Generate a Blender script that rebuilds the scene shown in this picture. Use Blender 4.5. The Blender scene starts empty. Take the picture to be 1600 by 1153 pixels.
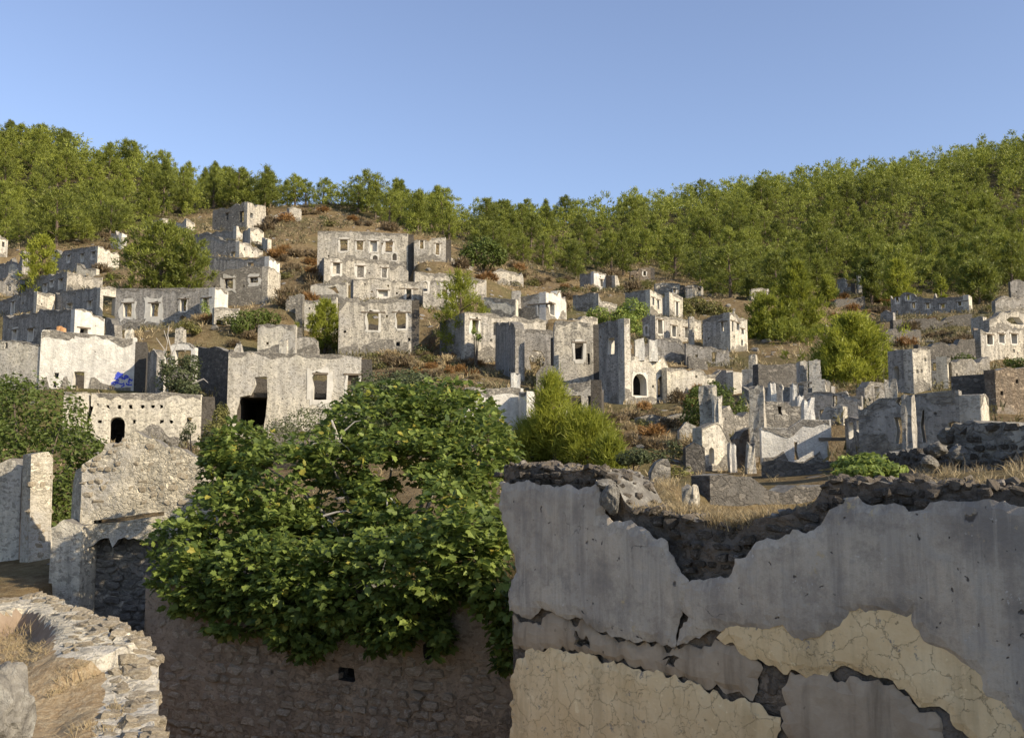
import bpy, bmesh, math, random
import numpy as np
from mathutils import Vector, Matrix, Euler
from mathutils.geometry import delaunay_2d_cdt

SC = bpy.context.scene
COL = SC.collection
R = math.radians
random.seed(7)
RNG = np.random.default_rng(7)

# ------------------------------------------------------------------ camera, sky, sun, exposure
FPX = 1537.0                      # focal length in photo pixels (photo 1600 wide)
HORIZON = 740.0
PITCH = math.atan((HORIZON - 576.5) / FPX)
cam_d = bpy.data.cameras.new('camera')
cam_d.sensor_fit = 'HORIZONTAL'
cam_d.sensor_width = 36.0
cam_d.lens = 36.0 * FPX / 1600.0
cam_d.clip_start = 0.1
cam_d.clip_end = 6000.0
cam = bpy.data.objects.new('camera', cam_d)
cam.rotation_euler = (R(90) + PITCH, 0, 0)
COL.objects.link(cam)
SC.camera = cam

SUN_AZ = 30.0                     # degrees behind the picture plane, from the right
SUN_EL = 27.0
world = bpy.data.worlds.new('World')
SC.world = world
world.use_nodes = True
wn = world.node_tree
wn.nodes.clear()
w_out = wn.nodes.new('ShaderNodeOutputWorld')
w_bg = wn.nodes.new('ShaderNodeBackground')
w_sky = wn.nodes.new('ShaderNodeTexSky')
w_sky.sky_type = 'NISHITA'
w_sky.sun_disc = False
w_sky.sun_elevation = R(SUN_EL)
w_sky.sun_rotation = R(90 + SUN_AZ)
w_sky.altitude = 300
w_sky.air_density = 1.0
w_sky.dust_density = 1.0
w_sky.ozone_density = 3.5
w_bg.inputs['Strength'].default_value = 0.15
w_hs = wn.nodes.new('ShaderNodeHueSaturation')
w_hs.inputs['Saturation'].default_value = 0.86
w_hs.inputs['Hue'].default_value = 0.507
wn.links.new(w_sky.outputs['Color'], w_hs.inputs['Color'])
wn.links.new(w_hs.outputs['Color'], w_bg.inputs['Color'])
wn.links.new(w_bg.outputs['Background'], w_out.inputs['Surface'])

sun_d = bpy.data.lights.new('sun', 'SUN')
sun_d.energy = 5.0
sun_d.angle = R(0.53)
sun_d.color = (1.0, 0.86, 0.66)
sun = bpy.data.objects.new('sun', sun_d)
SUN_DIR = Vector((math.cos(R(SUN_AZ)) * math.cos(R(SUN_EL)), -math.sin(R(SUN_AZ)) * math.cos(R(SUN_EL)), math.sin(R(SUN_EL))))
sun.rotation_euler = (-SUN_DIR).to_track_quat('-Z', 'Y').to_euler()
sun.location = SUN_DIR * 400
COL.objects.link(sun)

SC.view_settings.view_transform = 'Standard'
SC.view_settings.look = 'None'
SC.view_settings.exposure = 0.52
SC.view_settings.gamma = 1.0
SC.view_settings.use_curve_mapping = False
SC.cycles.max_bounces = 6
SC.cycles.diffuse_bounces = 3
SC.cycles.transparent_max_bounces = 6

# ------------------------------------------------------------------ pixel -> place helpers
CP, SP = math.cos(PITCH), math.sin(PITCH)


def ray(px, py):
    x = (px - 800.0) / FPX
    y = (576.5 - py) / FPX
    return Vector((x, CP - y * SP, SP + y * CP))


def at(px, py, D):
    d = ray(px, py)
    return d * (D / d.y)


def to_pix(p):
    f = p[1] * CP + p[2] * SP
    u = -p[1] * SP + p[2] * CP
    return 800 + FPX * p[0] / f, 576.5 - FPX * u / f


def to_pix_np(P):
    f = P[:, 1] * CP + P[:, 2] * SP
    f = np.where(f < 0.1, 0.1, f)
    u = -P[:, 1] * SP + P[:, 2] * CP
    return np.stack([800 + FPX * P[:, 0] / f, 576.5 - FPX * u / f], 1)


def inpoly(x, y, poly):
    c = False
    n = len(poly)
    j = n - 1
    for i in range(n):
        xi, yi = poly[i][0], poly[i][1]
        xj, yj = poly[j][0], poly[j][1]
        if (yi > y) != (yj > y) and x < (xj - xi) * (y - yi) / (yj - yi) + xi:
            c = not c
        j = i
    return c


def inpoly_np(P, poly):
    x, y = P[:, 0], P[:, 1]
    c = np.zeros(len(P), bool)
    n = len(poly)
    j = n - 1
    for i in range(n):
        xi, yi = poly[i][0], poly[i][1]
        xj, yj = poly[j][0], poly[j][1]
        if yi != yj:
            c ^= ((yi > y) != (yj > y)) & (x < (xj - xi) * (y - yi) / (yj - yi) + xi)
        j = i
    return c


# ------------------------------------------------------------------ scene-object helpers
def tag(o, label=None, cat=None, group=None, kind=None):
    if label:
        o['label'] = label
    if cat:
        o['category'] = cat
    if group:
        o['group'] = group
    if cat and not kind:
        kind = 'thing'
    if kind:
        o['kind'] = kind
    return o


def empty(name, loc, rz=0.0):
    o = bpy.data.objects.new(name, None)
    o.location = loc
    o.rotation_euler = (0, 0, rz)
    o.empty_display_size = 0.3
    COL.objects.link(o)
    return o


def link(name, me, parent=None, loc=None, rot=None, scl=None):
    o = bpy.data.objects.new(name, me)
    if parent is not None:
        o.parent = parent
    if loc is not None:
        o.location = loc
    if rot is not None:
        o.rotation_euler = rot
    if scl is not None:
        o.scale = scl
    COL.objects.link(o)
    return o


def copy_tree(o, parent=None):
    c = o.copy()
    COL.objects.link(c)
    c.parent = parent
    for ch in [x for x in o.children]:
        copy_tree(ch, c)
    return c


def mesh_np(name, V, T, mats, mi=None, tint=None, smooth=False):
    """triangles (n,3) -> mesh datablock"""
    V = np.asarray(V, np.float32)
    T = np.asarray(T, np.int32)
    me = bpy.data.meshes.new(name)
    me.vertices.add(len(V))
    me.vertices.foreach_set('co', V.ravel())
    me.loops.add(len(T) * 3)
    me.loops.foreach_set('vertex_index', T.ravel())
    me.polygons.add(len(T))
    me.polygons.foreach_set('loop_start', np.arange(0, len(T) * 3, 3, dtype=np.int32))
    me.polygons.foreach_set('loop_total', np.full(len(T), 3, np.int32))
    if mi is not None:
        me.polygons.foreach_set('material_index', np.asarray(mi, np.int32))
    me.polygons.foreach_set('use_smooth', np.full(len(T), smooth, bool))
    for m in mats:
        me.materials.append(m)
    if tint is not None:
        a = me.attributes.new('tint', 'FLOAT', 'POINT')
        a.data.foreach_set('value', np.asarray(tint, np.float32))
    me.update(calc_edges=True)
    return me


def tube(pts, rads, sides=7):
    """tapered tube through points; returns V,T"""
    pts = [Vector(p) for p in pts]
    V = []
    T = []
    for i, p in enumerate(pts):
        d = (pts[min(i + 1, len(pts) - 1)] - pts[max(i - 1, 0)])
        if d.length < 1e-6:
            d = Vector((0, 0, 1))
        d.normalize()
        a = d.orthogonal().normalized() if abs(d.z) > 0.99 else d.cross(Vector((0, 0, 1))).normalized()
        b = d.cross(a)
        for k in range(sides):
            t = 2 * math.pi * k / sides
            V.append(p + (a * math.cos(t) + b * math.sin(t)) * rads[i])
    for i in range(len(pts) - 1):
        for k in range(sides):
            a0 = i * sides + k
            a1 = i * sides + (k + 1) % sides
            b0 = a0 + sides
            b1 = a1 + sides
            T += [(a0, a1, b1), (a0, b1, b0)]
    e = (len(pts) - 1) * sides
    for k in range(1, sides - 1):
        T.append((e, e + k, e + k + 1))
    return np.array([tuple(v) for v in V]), np.array(T)


class Acc:
    """collects triangle soup"""

    def __init__(self):
        self.V = []
        self.T = []
        self.M = []
        self.C = []
        self.n = 0

    def add(self, V, T, m=0, tint=None):
        V = np.asarray(V, float)
        T = np.asarray(T, int)
        self.V.append(V)
        self.T.append(T + self.n)
        self.M.append(np.full(len(T), m))
        self.C.append(np.full(len(V), 0.5 if tint is None else tint) if np.isscalar(tint) or tint is None else tint)
        self.n += len(V)

    def mesh(self, name, mats, smooth=False):
        return mesh_np(name, np.concatenate(self.V), np.concatenate(self.T), mats,
                       np.concatenate(self.M), np.concatenate(self.C), smooth)


# ------------------------------------------------------------------ value noise for shaping
def _hash(ix, iy, s):
    h = np.sin(ix * 127.1 + iy * 311.7 + s * 74.7) * 43758.5453
    return h - np.floor(h)


def vnoise(x, y, s=0.0):
    x = np.asarray(x, float)
    y = np.asarray(y, float)
    ix, iy = np.floor(x), np.floor(y)
    fx, fy = x - ix, y - iy
    fx = fx * fx * (3 - 2 * fx)
    fy = fy * fy * (3 - 2 * fy)
    a = _hash(ix, iy, s)
    b = _hash(ix + 1, iy, s)
    c = _hash(ix, iy + 1, s)
    d = _hash(ix + 1, iy + 1, s)
    return (a + (b - a) * fx) * (1 - fy) + (c + (d - c) * fx) * fy


def fbm(x, y, s=0.0, o=4):
    v = 0
    a = 0.5
    for i in range(o):
        v = v + a * (vnoise(x, y, s + i * 3.1) - 0.5)
        x = np.asarray(x) * 2.03
        y = np.asarray(y) * 2.03
        a *= 0.5
    return v
# ------------------------------------------------------------------ materials (procedural)
class NT:
    def __init__(self, name):
        self.m = bpy.data.materials.new(name)
        self.m.use_nodes = True
        self.t = self.m.node_tree
        self.t.nodes.clear()
        self.out = self.n('ShaderNodeOutputMaterial')

    def n(self, typ, **kw):
        nd = self.t.nodes.new(typ)
        ins = kw.pop('i', {})
        for k, v in kw.items():
            setattr(nd, k, v)
        for k, v in ins.items():
            self.set(nd.inputs[k], v)
        return nd

    def set(self, sock, v):
        if isinstance(v, bpy.types.NodeSocket):
            self.t.links.new(v, sock)
        elif isinstance(v, bpy.types.Node):
            self.t.links.new(v.outputs[0], sock)
        else:
            if isinstance(v, (tuple, list)) and len(v) == 3 and sock.type == 'RGBA':
                v = (*v, 1)
            sock.default_value = v

    def math(self, op, a, b=0.0, c=0.0, clamp=False):
        nd = self.n('ShaderNodeMath', operation=op, use_clamp=clamp)
        self.set(nd.inputs[0], a)
        self.set(nd.inputs[1], b)
        self.set(nd.inputs[2], c)
        return nd.outputs[0]

    def mix(self, f, a, b, mode='MIX'):
        nd = self.n('ShaderNodeMix', data_type='RGBA', blend_type=mode)
        nd.clamp_factor = True
        self.set(nd.inputs['Factor'], f)
        self.set(nd.inputs[6], a)
        self.set(nd.inputs[7], b)
        return nd.outputs[2]

    def ramp(self, f, stops):
        nd = self.n('ShaderNodeMapRange', clamp=True)
        self.set(nd.inputs[0], f)
        nd.inputs[1].default_value = stops[0]
        nd.inputs[2].default_value = stops[1]
        nd.inputs[3].default_value = stops[2] if len(stops) > 2 else 0
        nd.inputs[4].default_value = stops[3] if len(stops) > 3 else 1
        return nd.outputs[0]

    def coords(self, off=True, scale=None):
        tc = self.n('ShaderNodeTexCoord')
        v = tc.outputs['Object']
        if off:
            oi = self.n('ShaderNodeObjectInfo')
            k = self.math('MULTIPLY', oi.outputs['Random'], 91.0)
            va = self.n('ShaderNodeVectorMath', operation='ADD')
            self.set(va.inputs[0], v)
            self.set(va.inputs[1], k)
            v = va.outputs[0]
        if scale:
            vm = self.n('ShaderNodeVectorMath', operation='MULTIPLY')
            self.set(vm.inputs[0], v)
            vm.inputs[1].default_value = scale
            v = vm.outputs[0]
        return v

    def scaled(self, v, scale):
        vm = self.n('ShaderNodeVectorMath', operation='MULTIPLY')
        self.set(vm.inputs[0], v)
        vm.inputs[1].default_value = scale
        return vm.outputs[0]

    def noise(self, v, s, d=4.0, r=0.55, out='Fac'):
        nd = self.n('ShaderNodeTexNoise', i={'Vector': v, 'Scale': s, 'Detail': d, 'Roughness': r})
        return nd.outputs[out]

    def voro(self, v, s, feature='F1', rnd=1.0):
        return self.n('ShaderNodeTexVoronoi', feature=feature, i={'Vector': v, 'Scale': s, 'Randomness': rnd})

    def principled(self, col, rough=0.95, bump=None, dist=0.03, strength=1.0, spec=0.15):
        p = self.n('ShaderNodeBsdfPrincipled')
        self.set(p.inputs['Base Color'], col)
        self.set(p.inputs['Roughness'], rough)
        p.inputs['Specular IOR Level'].default_value = spec
        if bump is not None:
            b = self.n('ShaderNodeBump', i={'Strength': strength, 'Distance': dist, 'Height': bump})
            self.t.links.new(b.outputs[0], p.inputs['Normal'])
        self.t.links.new(p.outputs[0], self.out.inputs['Surface'])
        return self.m


def wall_mat(name, plaster, stone, cover, stone2=None, dirt=0.5, vs=4.2, speck=1.0, stain=0.8):
    """rubble masonry with what is left of its plaster; cover 0..1 = share plastered"""
    k = NT(name)
    v = k.coords()
    stone2 = stone2 or tuple(c * 0.5 for c in stone)
    sv = k.scaled(v, (1.0, 1.0, 1.5))
    wob = k.n('ShaderNodeVectorMath', operation='ADD')
    k.set(wob.inputs[0], sv)
    nz = k.n('ShaderNodeTexNoise', i={'Vector': v, 'Scale': 3.2, 'Detail': 4.0, 'Roughness': 0.65})
    wv = k.n('ShaderNodeVectorMath', operation='SCALE')
    k.set(wv.inputs[0], nz.outputs['Color'])
    wv.inputs['Scale'].default_value = 0.42
    k.set(wob.inputs[1], wv.outputs[0])
    vc = k.voro(wob.outputs[0], vs)
    ve = k.voro(wob.outputs[0], vs, 'DISTANCE_TO_EDGE')
    vc2 = k.voro(wob.outputs[0], vs * 2.3)
    cell = k.n('ShaderNodeSeparateColor', i={'Color': vc.outputs['Color']})
    cell2 = k.n('ShaderNodeSeparateColor', i={'Color': vc2.outputs['Color']})
    big = k.noise(v, 0.45, 7.0, 0.62)
    mid = k.noise(v, 2.6, 7.0, 0.68)
    fine = k.noise(v, 16.0, 5.0, 0.75)
    edge = k.ramp(k.math('ADD', ve.outputs['Distance'], k.math('MULTIPLY', k.math('SUBTRACT', fine, 0.5), 0.16)), (0.0, 0.13))
    st = k.mix(cell.outputs[0], stone, stone2)
    st = k.mix(k.math('MULTIPLY', cell2.outputs[0], 0.7), st, tuple(min(1, c * 0.95) for c in plaster))
    st = k.mix(k.ramp(cell.outputs[1], (0.75, 1.0)), st, tuple(min(1, c * 1.3) for c in plaster))
    mortar = tuple((a * 0.9 + b) * 0.40 for a, b in zip(plaster, stone))
    st = k.mix(k.math('MULTIPLY', k.math('SUBTRACT', 1.0, edge), 0.6), st, mortar)
    # plaster
    pl = k.mix(k.ramp(mid, (0.3, 0.75)), tuple(c * 0.66 for c in plaster), tuple(min(1, c * 1.14) for c in plaster))
    grey = sum(plaster) / 3
    pl = k.mix(k.ramp(big, (0.40, 0.68, 0, stain)), pl, (grey * 0.66, grey * 0.63, grey * 0.58))
    lo, hi = 0.72 - cover * 0.46, 0.80 - cover * 0.46
    msk = k.math('ADD', k.math('MULTIPLY', big, 0.62), k.math('MULTIPLY', mid, 0.42))
    msk = k.ramp(msk, (lo, hi))
    col = k.mix(msk, st, pl)
    # stones grinning through thin plaster, speckle of small chippings
    col = k.mix(k.math('MULTIPLY', k.ramp(fine, (0.52, 0.60, 0, 0.85 * speck)), k.ramp(cell.outputs[2], (0.25, 0.6))), col, tuple(c * 0.75 for c in stone))
    col = k.mix(k.ramp(cell2.outputs[1], (0.76, 0.82, 0, 0.75 * speck)), col, tuple(c * 0.6 for c in stone))
    # small holes
    pv = k.voro(v, 1.9)
    pits = k.ramp(pv.outputs['Distance'], (0.05, 0.10, 0.0, 1.0))
    pv2 = k.n('ShaderNodeSeparateColor', i={'Color': pv.outputs['Color']})
    pits = k.math('MAXIMUM', pits, k.ramp(pv2.outputs[0], (0.30, 0.34)))
    col = k.mix(pits, tuple(c * 0.25 for c in stone), col)
    # rain streaks and lichen
    streak = k.noise(k.scaled(v, (3.2, 3.2, 0.35)), 1.0, 6.0, 0.65)
    col = k.mix(k.ramp(streak, (0.43, 0.74, 0.0, dirt)), col, (0.085, 0.08, 0.07))
    h = k.math('ADD', k.math('MULTIPLY', edge, k.math('SUBTRACT', 0.7, k.math('MULTIPLY', msk, 0.55))), k.math('MULTIPLY', fine, 0.8))
    h = k.math('ADD', h, k.math('MULTIPLY', cell2.outputs[2], 0.35))
    h = k.math('ADD', h, k.math('MULTIPLY', msk, 0.35))
    h = k.math('ADD', h, k.math('MULTIPLY', pits, 0.8))
    return k.principled(col, 0.95, h, 0.06, 0.75)


def plaster_mat(name, c1, c2, dirt=0.4, crack=False, spots=0.5):
    k = NT(name)
    v = k.coords()
    big = k.noise(v, 0.7, 6, 0.6)
    mid = k.noise(v, 3.5, 6, 0.65)
    fine = k.noise(v, 22.0, 4, 0.7)
    col = k.mix(k.ramp(mid, (0.3, 0.72)), c1, c2)
    col = k.mix(k.ramp(big, (0.4, 0.7, 0, 0.5)), col, tuple(x * 0.8 for x in c1))
    streak = k.noise(k.scaled(v, (4, 4, 0.4)), 1.0, 5, 0.6)
    col = k.mix(k.ramp(streak, (0.5, 0.75, 0, dirt)), col, tuple(x * 0.35 for x in c1))
    sp = k.noise(v, 9.0, 3, 0.6)
    col = k.mix(k.ramp(sp, (0.68, 0.74, 0, spots)), col, tuple(x * 0.3 for x in c1))
    h = k.math('ADD', k.math('MULTIPLY', mid, 1.0), k.math('MULTIPLY', fine, 0.35))
    if crack:
        nz = k.n('ShaderNodeTexNoise', i={'Vector': v, 'Scale': 3.0, 'Detail': 5.0, 'Roughness': 0.7})
        wv = k.n('ShaderNodeVectorMath', operation='SCALE')
        k.set(wv.inputs[0], nz.outputs['Color'])
        wv.inputs['Scale'].default_value = 0.30
        wa = k.n('ShaderNodeVectorMath', operation='ADD')
        k.set(wa.inputs[0], v)
        k.set(wa.inputs[1], wv.outputs[0])
        vn = k.noise(v, 2.3, 4)
        cr = None
        for sc_, wd, lo_ in ((4.2, 0.018, 0.52), (9.0, 0.022, 0.56)):
            ve = k.voro(wa.outputs[0], sc_, 'DISTANCE_TO_EDGE')
            c_ = k.math('MAXIMUM', k.ramp(ve.outputs['Distance'], (0.0, wd)), k.ramp(vn, (lo_, lo_ - 0.05)) if sc_ < 5 else k.ramp(vn, (0.44, 0.5)))
            cr = c_ if cr is None else k.math('MULTIPLY', cr, c_)
        col = k.mix(k.math('MULTIPLY', k.math('SUBTRACT', 1.0, cr), 0.5), col, tuple(x * 0.3 for x in c1))
        # grey lime bloom and lost flakes
        fl = k.noise(v, 6.5, 6, 0.75)
        col = k.mix(k.ramp(fl, (0.60, 0.66, 0, 0.85)), col, (0.20, 0.185, 0.17))
        col = k.mix(k.ramp(fl, (0.40, 0.33, 0, 0.6)), col, tuple(min(1, x * 1.25) for x in c2))
        h = k.math('ADD', h, k.math('MULTIPLY', cr, 0.5))
    return k.principled(col, 0.93, h, 0.025, 0.7)


def stone_mat(name, a, b, lichen=(0.34, 0.33, 0.29)):
    k = NT(name)
    v = k.coords()
    oi = k.n('ShaderNodeObjectInfo')
    base = k.mix(oi.outputs['Random'], a, b)
    nz = k.noise(v, 6.0, 6, 0.65)
    fine = k.noise(v, 28.0, 4, 0.7)
    col = k.mix(k.ramp(nz, (0.3, 0.75)), tuple(x * 0.6 for x in a), base)
    col = k.mix(k.ramp(k.noise(v, 3.0, 6, 0.7), (0.55, 0.66, 0, 0.7)), col, lichen)
    h = k.math('ADD', nz, k.math('MULTIPLY', fine, 0.5))
    return k.principled(col, 0.95, h, 0.04, 0.9)


def leaf_mat(name, dark, light, trans=0.35, yellow=None, vary=0.5, rough=0.55):
    k = NT(name)
    g = k.n('ShaderNodeNewGeometry')
    at_ = k.n('ShaderNodeAttribute', attribute_name='tint')
    oi = k.n('ShaderNodeObjectInfo')
    r = g.outputs['Random Per Island']
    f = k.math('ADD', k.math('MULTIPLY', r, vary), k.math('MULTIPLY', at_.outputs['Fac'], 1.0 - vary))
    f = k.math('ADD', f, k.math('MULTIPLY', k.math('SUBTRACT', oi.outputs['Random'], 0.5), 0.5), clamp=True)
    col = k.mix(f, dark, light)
    if yellow:
        col = k.mix(k.ramp(r, (0.955, 0.975)), col, yellow)
    p = k.n('ShaderNodeBsdfPrincipled')
    k.set(p.inputs['Base Color'], col)
    p.inputs['Roughness'].default_value = rough
    p.inputs['Specular IOR Level'].default_value = 0.3
    t = k.n('ShaderNodeBsdfTranslucent')
    k.set(t.inputs['Color'], k.mix(0.5, col, light))
    ms = k.n('ShaderNodeMixShader', i={0: trans})
    k.t.links.new(p.outputs[0], ms.inputs[1])
    k.t.links.new(t.outputs[0], ms.inputs[2])
    k.t.links.new(ms.outputs[0], k.out.inputs['Surface'])
    return k.m


def wood_mat(name, a, b):
    k = NT(name)
    v = k.coords()
    nz = k.noise(k.scaled(v, (2, 2, 14)), 2.0, 5, 0.6)
    col = k.mix(k.ramp(nz, (0.3, 0.7)), a, b)
    return k.principled(col, 0.85, nz, 0.01, 0.6)


def ground_mat():
    k = NT('dry_hillside')
    v = k.coords(off=False)
    big = k.noise(v, 0.05, 6, 0.6)
    mid = k.noise(v, 0.35, 7, 0.65)
    fine = k.noise(v, 3.0, 6, 0.7)
    vf = k.noise(v, 14.0, 4, 0.7)
    col = k.mix(k.ramp(mid, (0.35, 0.65)), (0.20, 0.145, 0.075), (0.115, 0.078, 0.042))
    col = k.mix(k.ramp(fine, (0.45, 0.62, 0, 0.8)), col, (0.26, 0.20, 0.11))
    col = k.mix(k.ramp(big, (0.48, 0.62, 0, 0.7)), col, (0.085, 0.088, 0.032))
    col = k.mix(k.ramp(vf, (0.58, 0.70, 0, 0.6)), col, (0.30, 0.26, 0.19))
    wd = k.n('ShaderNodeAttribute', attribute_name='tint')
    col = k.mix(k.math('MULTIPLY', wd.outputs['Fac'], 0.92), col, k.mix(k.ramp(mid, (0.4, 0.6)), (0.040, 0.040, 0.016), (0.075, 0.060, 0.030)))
    rock = k.voro(v, 1.1)
    sc = k.n('ShaderNodeSeparateColor', i={'Color': rock.outputs['Color']})
    rk = k.math('MULTIPLY', k.ramp(rock.outputs['Distance'], (0.30, 0.22)), k.ramp(sc.outputs[0], (0.72, 0.76)))
    col = k.mix(rk, col, (0.27, 0.25, 0.22))
    h = k.math('ADD', k.math('MULTIPLY', fine, 1.0), k.math('MULTIPLY', vf, 0.4))
    h = k.math('ADD', h, k.math('MULTIPLY', rk, 0.8))
    return k.principled(col, 1.0, h, 0.25, 0.9, 0.05)


CREAM = (0.50, 0.455, 0.36)
M = {}
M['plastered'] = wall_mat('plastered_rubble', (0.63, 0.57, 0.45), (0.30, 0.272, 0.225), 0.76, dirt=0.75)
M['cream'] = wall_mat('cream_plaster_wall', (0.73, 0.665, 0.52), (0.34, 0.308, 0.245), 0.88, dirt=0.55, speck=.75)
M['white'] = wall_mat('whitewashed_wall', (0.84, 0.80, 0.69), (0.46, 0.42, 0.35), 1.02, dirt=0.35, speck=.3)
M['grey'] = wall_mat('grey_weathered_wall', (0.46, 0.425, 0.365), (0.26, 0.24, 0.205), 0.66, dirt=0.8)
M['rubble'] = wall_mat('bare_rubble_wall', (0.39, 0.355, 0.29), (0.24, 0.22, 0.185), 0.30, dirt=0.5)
M['brown'] = wall_mat('earthy_rubble_wall', (0.32, 0.255, 0.18), (0.20, 0.155, 0.11), 0.45, dirt=0.5)
M['dark'] = wall_mat('dark_rubble_wall', (0.20, 0.18, 0.15), (0.13, 0.12, 0.105), 0.35, dirt=0.6)
M['inside'] = wall_mat('shade_toned_inner_wall', (0.135, 0.115, 0.09), (0.09, 0.078, 0.062), 0.6, dirt=0.6)  # interior shade put into the colour, so window openings look dark
M['limewash'] = plaster_mat('limewash_around_openings', (0.50, 0.47, 0.40), (0.68, 0.645, 0.56), dirt=0.5, spots=0.5)
M['top'] = stone_mat('broken_wall_top', (0.16, 0.15, 0.13), (0.27, 0.25, 0.215))
M['stone'] = stone_mat('limestone_rubble', (0.20, 0.185, 0.16), (0.34, 0.315, 0.26))
M['stone_warm'] = stone_mat('warm_limestone_rubble', (0.38, 0.315, 0.22), (0.55, 0.475, 0.345), (0.52, 0.48, 0.39))
M['stone_dark'] = stone_mat('blackened_rubble', (0.055, 0.052, 0.05), (0.13, 0.12, 0.105), (0.17, 0.165, 0.15))
M['rock'] = stone_mat('ridge_rock', (0.20, 0.18, 0.16), (0.30, 0.27, 0.235))
M['wood'] = wood_mat('weathered_wood', (0.10, 0.078, 0.055), (0.20, 0.165, 0.12))
M['terracotta'] = plaster_mat('terracotta', (0.48, 0.24, 0.10), (0.58, 0.34, 0.17), 0.2)
M['blue'] = plaster_mat('blue_spray_paint', (0.045, 0.07, 0.42), (0.07, 0.10, 0.55), 0.0, spots=0.1)
M['bark'] = wood_mat('bark', (0.085, 0.062, 0.045), (0.16, 0.125, 0.095))
M['dead_twig'] = wood_mat('bleached_twig', (0.30, 0.27, 0.23), (0.45, 0.42, 0.37))
M['fig_bark'] = wood_mat('pale_fig_bark', (0.15, 0.135, 0.11), (0.26, 0.24, 0.205))
M['pine'] = leaf_mat('pine_needles', (0.030, 0.046, 0.013), (0.285, 0.312, 0.050), 0.33)
M['pine_y'] = leaf_mat('young_pine_needles', (0.085, 0.108, 0.016), (0.345, 0.365, 0.050), 0.46)
M['fig'] = leaf_mat('fig_leaves', (0.032, 0.060, 0.012), (0.33, 0.40, 0.085), 0.36, yellow=(0.33, 0.29, 0.05))
M['broad'] = leaf_mat('broad_leaves', (0.045, 0.070, 0.013), (0.145, 0.180, 0.034), 0.34)
M['dusty'] = leaf_mat('dusty_green_leaves', (0.060, 0.078, 0.030), (0.135, 0.150, 0.062), 0.25)
M['olive'] = leaf_mat('olive_scrub', (0.105, 0.105, 0.030), (0.210, 0.195, 0.055), 0.25)
M['heath'] = leaf_mat('brown_scrub', (0.105, 0.075, 0.040), (0.215, 0.160, 0.085), 0.2)
M['rust'] = leaf_mat('rusty_scrub', (0.17, 0.085, 0.028), (0.29, 0.165, 0.055), 0.2)
M['straw'] = leaf_mat('dry_grass', (0.26, 0.19, 0.095), (0.46, 0.37, 0.21), 0.25)
M['ground'] = ground_mat()
# ------------------------------------------------------------------ terrain
GROUND_PTS = []       # (X, Y, Z, smoothing weight)
FOOT = []             # flattened house footprints: (polygon xy, z)


def gp(px, py, D):
    p = at(px, py, D)
    GROUND_PTS.append((p.x, p.y, p.z))


class Terrain:
    def fit(self, lam=0.6):
        P = np.array(GROUND_PTS)
        self.c = P[:, :2]
        self.s = 40.0
        n = len(P)
        X = self.c / self.s
        d = np.linalg.norm(X[:, None] - X[None], axis=2)
        K = np.where(d > 0, d * d * np.log(d + 1e-9), 0)
        A = np.zeros((n + 3, n + 3))
        A[:n, :n] = K + lam * 0.004 * np.eye(n)
        A[:n, n] = 1
        A[:n, n + 1:] = X
        A[n, :n] = 1
        A[n + 1:, :n] = X.T
        b = np.zeros(n + 3)
        b[:n] = P[:, 2]
        self.w = np.linalg.solve(A, b)
        self.n = n

    def base(self, x, y):
        x = np.asarray(x, float)
        y = np.asarray(y, float)
        sh = x.shape
        Q = np.stack([x.ravel(), y.ravel()], 1) / self.s
        X = self.c / self.s
        out = np.empty(len(Q))
        for i in range(0, len(Q), 20000):
            q = Q[i:i + 20000]
            d = np.linalg.norm(q[:, None] - X[None], axis=2)
            K = np.where(d > 1e-9, d * d * np.log(d + 1e-9), 0)
            out[i:i + 20000] = K @ self.w[:self.n] + self.w[self.n] + q @ self.w[self.n + 1:]
        return out.reshape(sh)

    def z(self, x, y):
        x = np.asarray(x, float)
        y = np.asarray(y, float)
        z = self.base(x, y)
        far = np.clip((y - 20) / 60, 0.08, 1)
        z = z + fbm(x * 0.09, y * 0.09, 3.0) * 1.8 * far + fbm(x * 0.45, y * 0.45, 9.0) * 0.5 * far
        # far field falls to a plain
        r = np.hypot(x, y - 120)
        t = np.clip((r - 330) / 150, 0, 1)
        t = t * t * (3 - 2 * t)
        z = z * (1 - t) + (-6.0) * t
        # terraces cut for the houses
        P = np.stack([x.ravel(), y.ravel()], 1)
        zr = z.ravel().copy()
        for poly, fz, fade in FOOT:
            lo = np.min(poly, 0) - fade - 0.5
            hi = np.max(poly, 0) + fade + 0.5
            m = np.where((P[:, 0] > lo[0]) & (P[:, 0] < hi[0]) & (P[:, 1] > lo[1]) & (P[:, 1] < hi[1]))[0]
            if not len(m):
                continue
            q = P[m]
            ins = inpoly_np(q, poly)
            dist = np.full(len(q), 1e9)
            for i in range(len(poly)):
                a = np.array(poly[i - 1])
                b = np.array(poly[i])
                ab = b - a
                tt = np.clip(((q - a) @ ab) / max(ab @ ab, 1e-9), 0, 1)
                dist = np.minimum(dist, np.linalg.norm(q - a - tt[:, None] * ab, axis=1))
            w = np.where(ins, 1.0, 1 - np.clip(dist / fade, 0, 1))
            w = w * w * (3 - 2 * w)
            new = zr[m] * (1 - w) + fz * w
            zr[m] = np.minimum(zr[m], new) if fade < 5 else new
        return zr.reshape(z.shape)

    def z1(self, x, y):
        return float(self.z(np.array([x]), np.array([y]))[0])


TER = Terrain()


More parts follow.
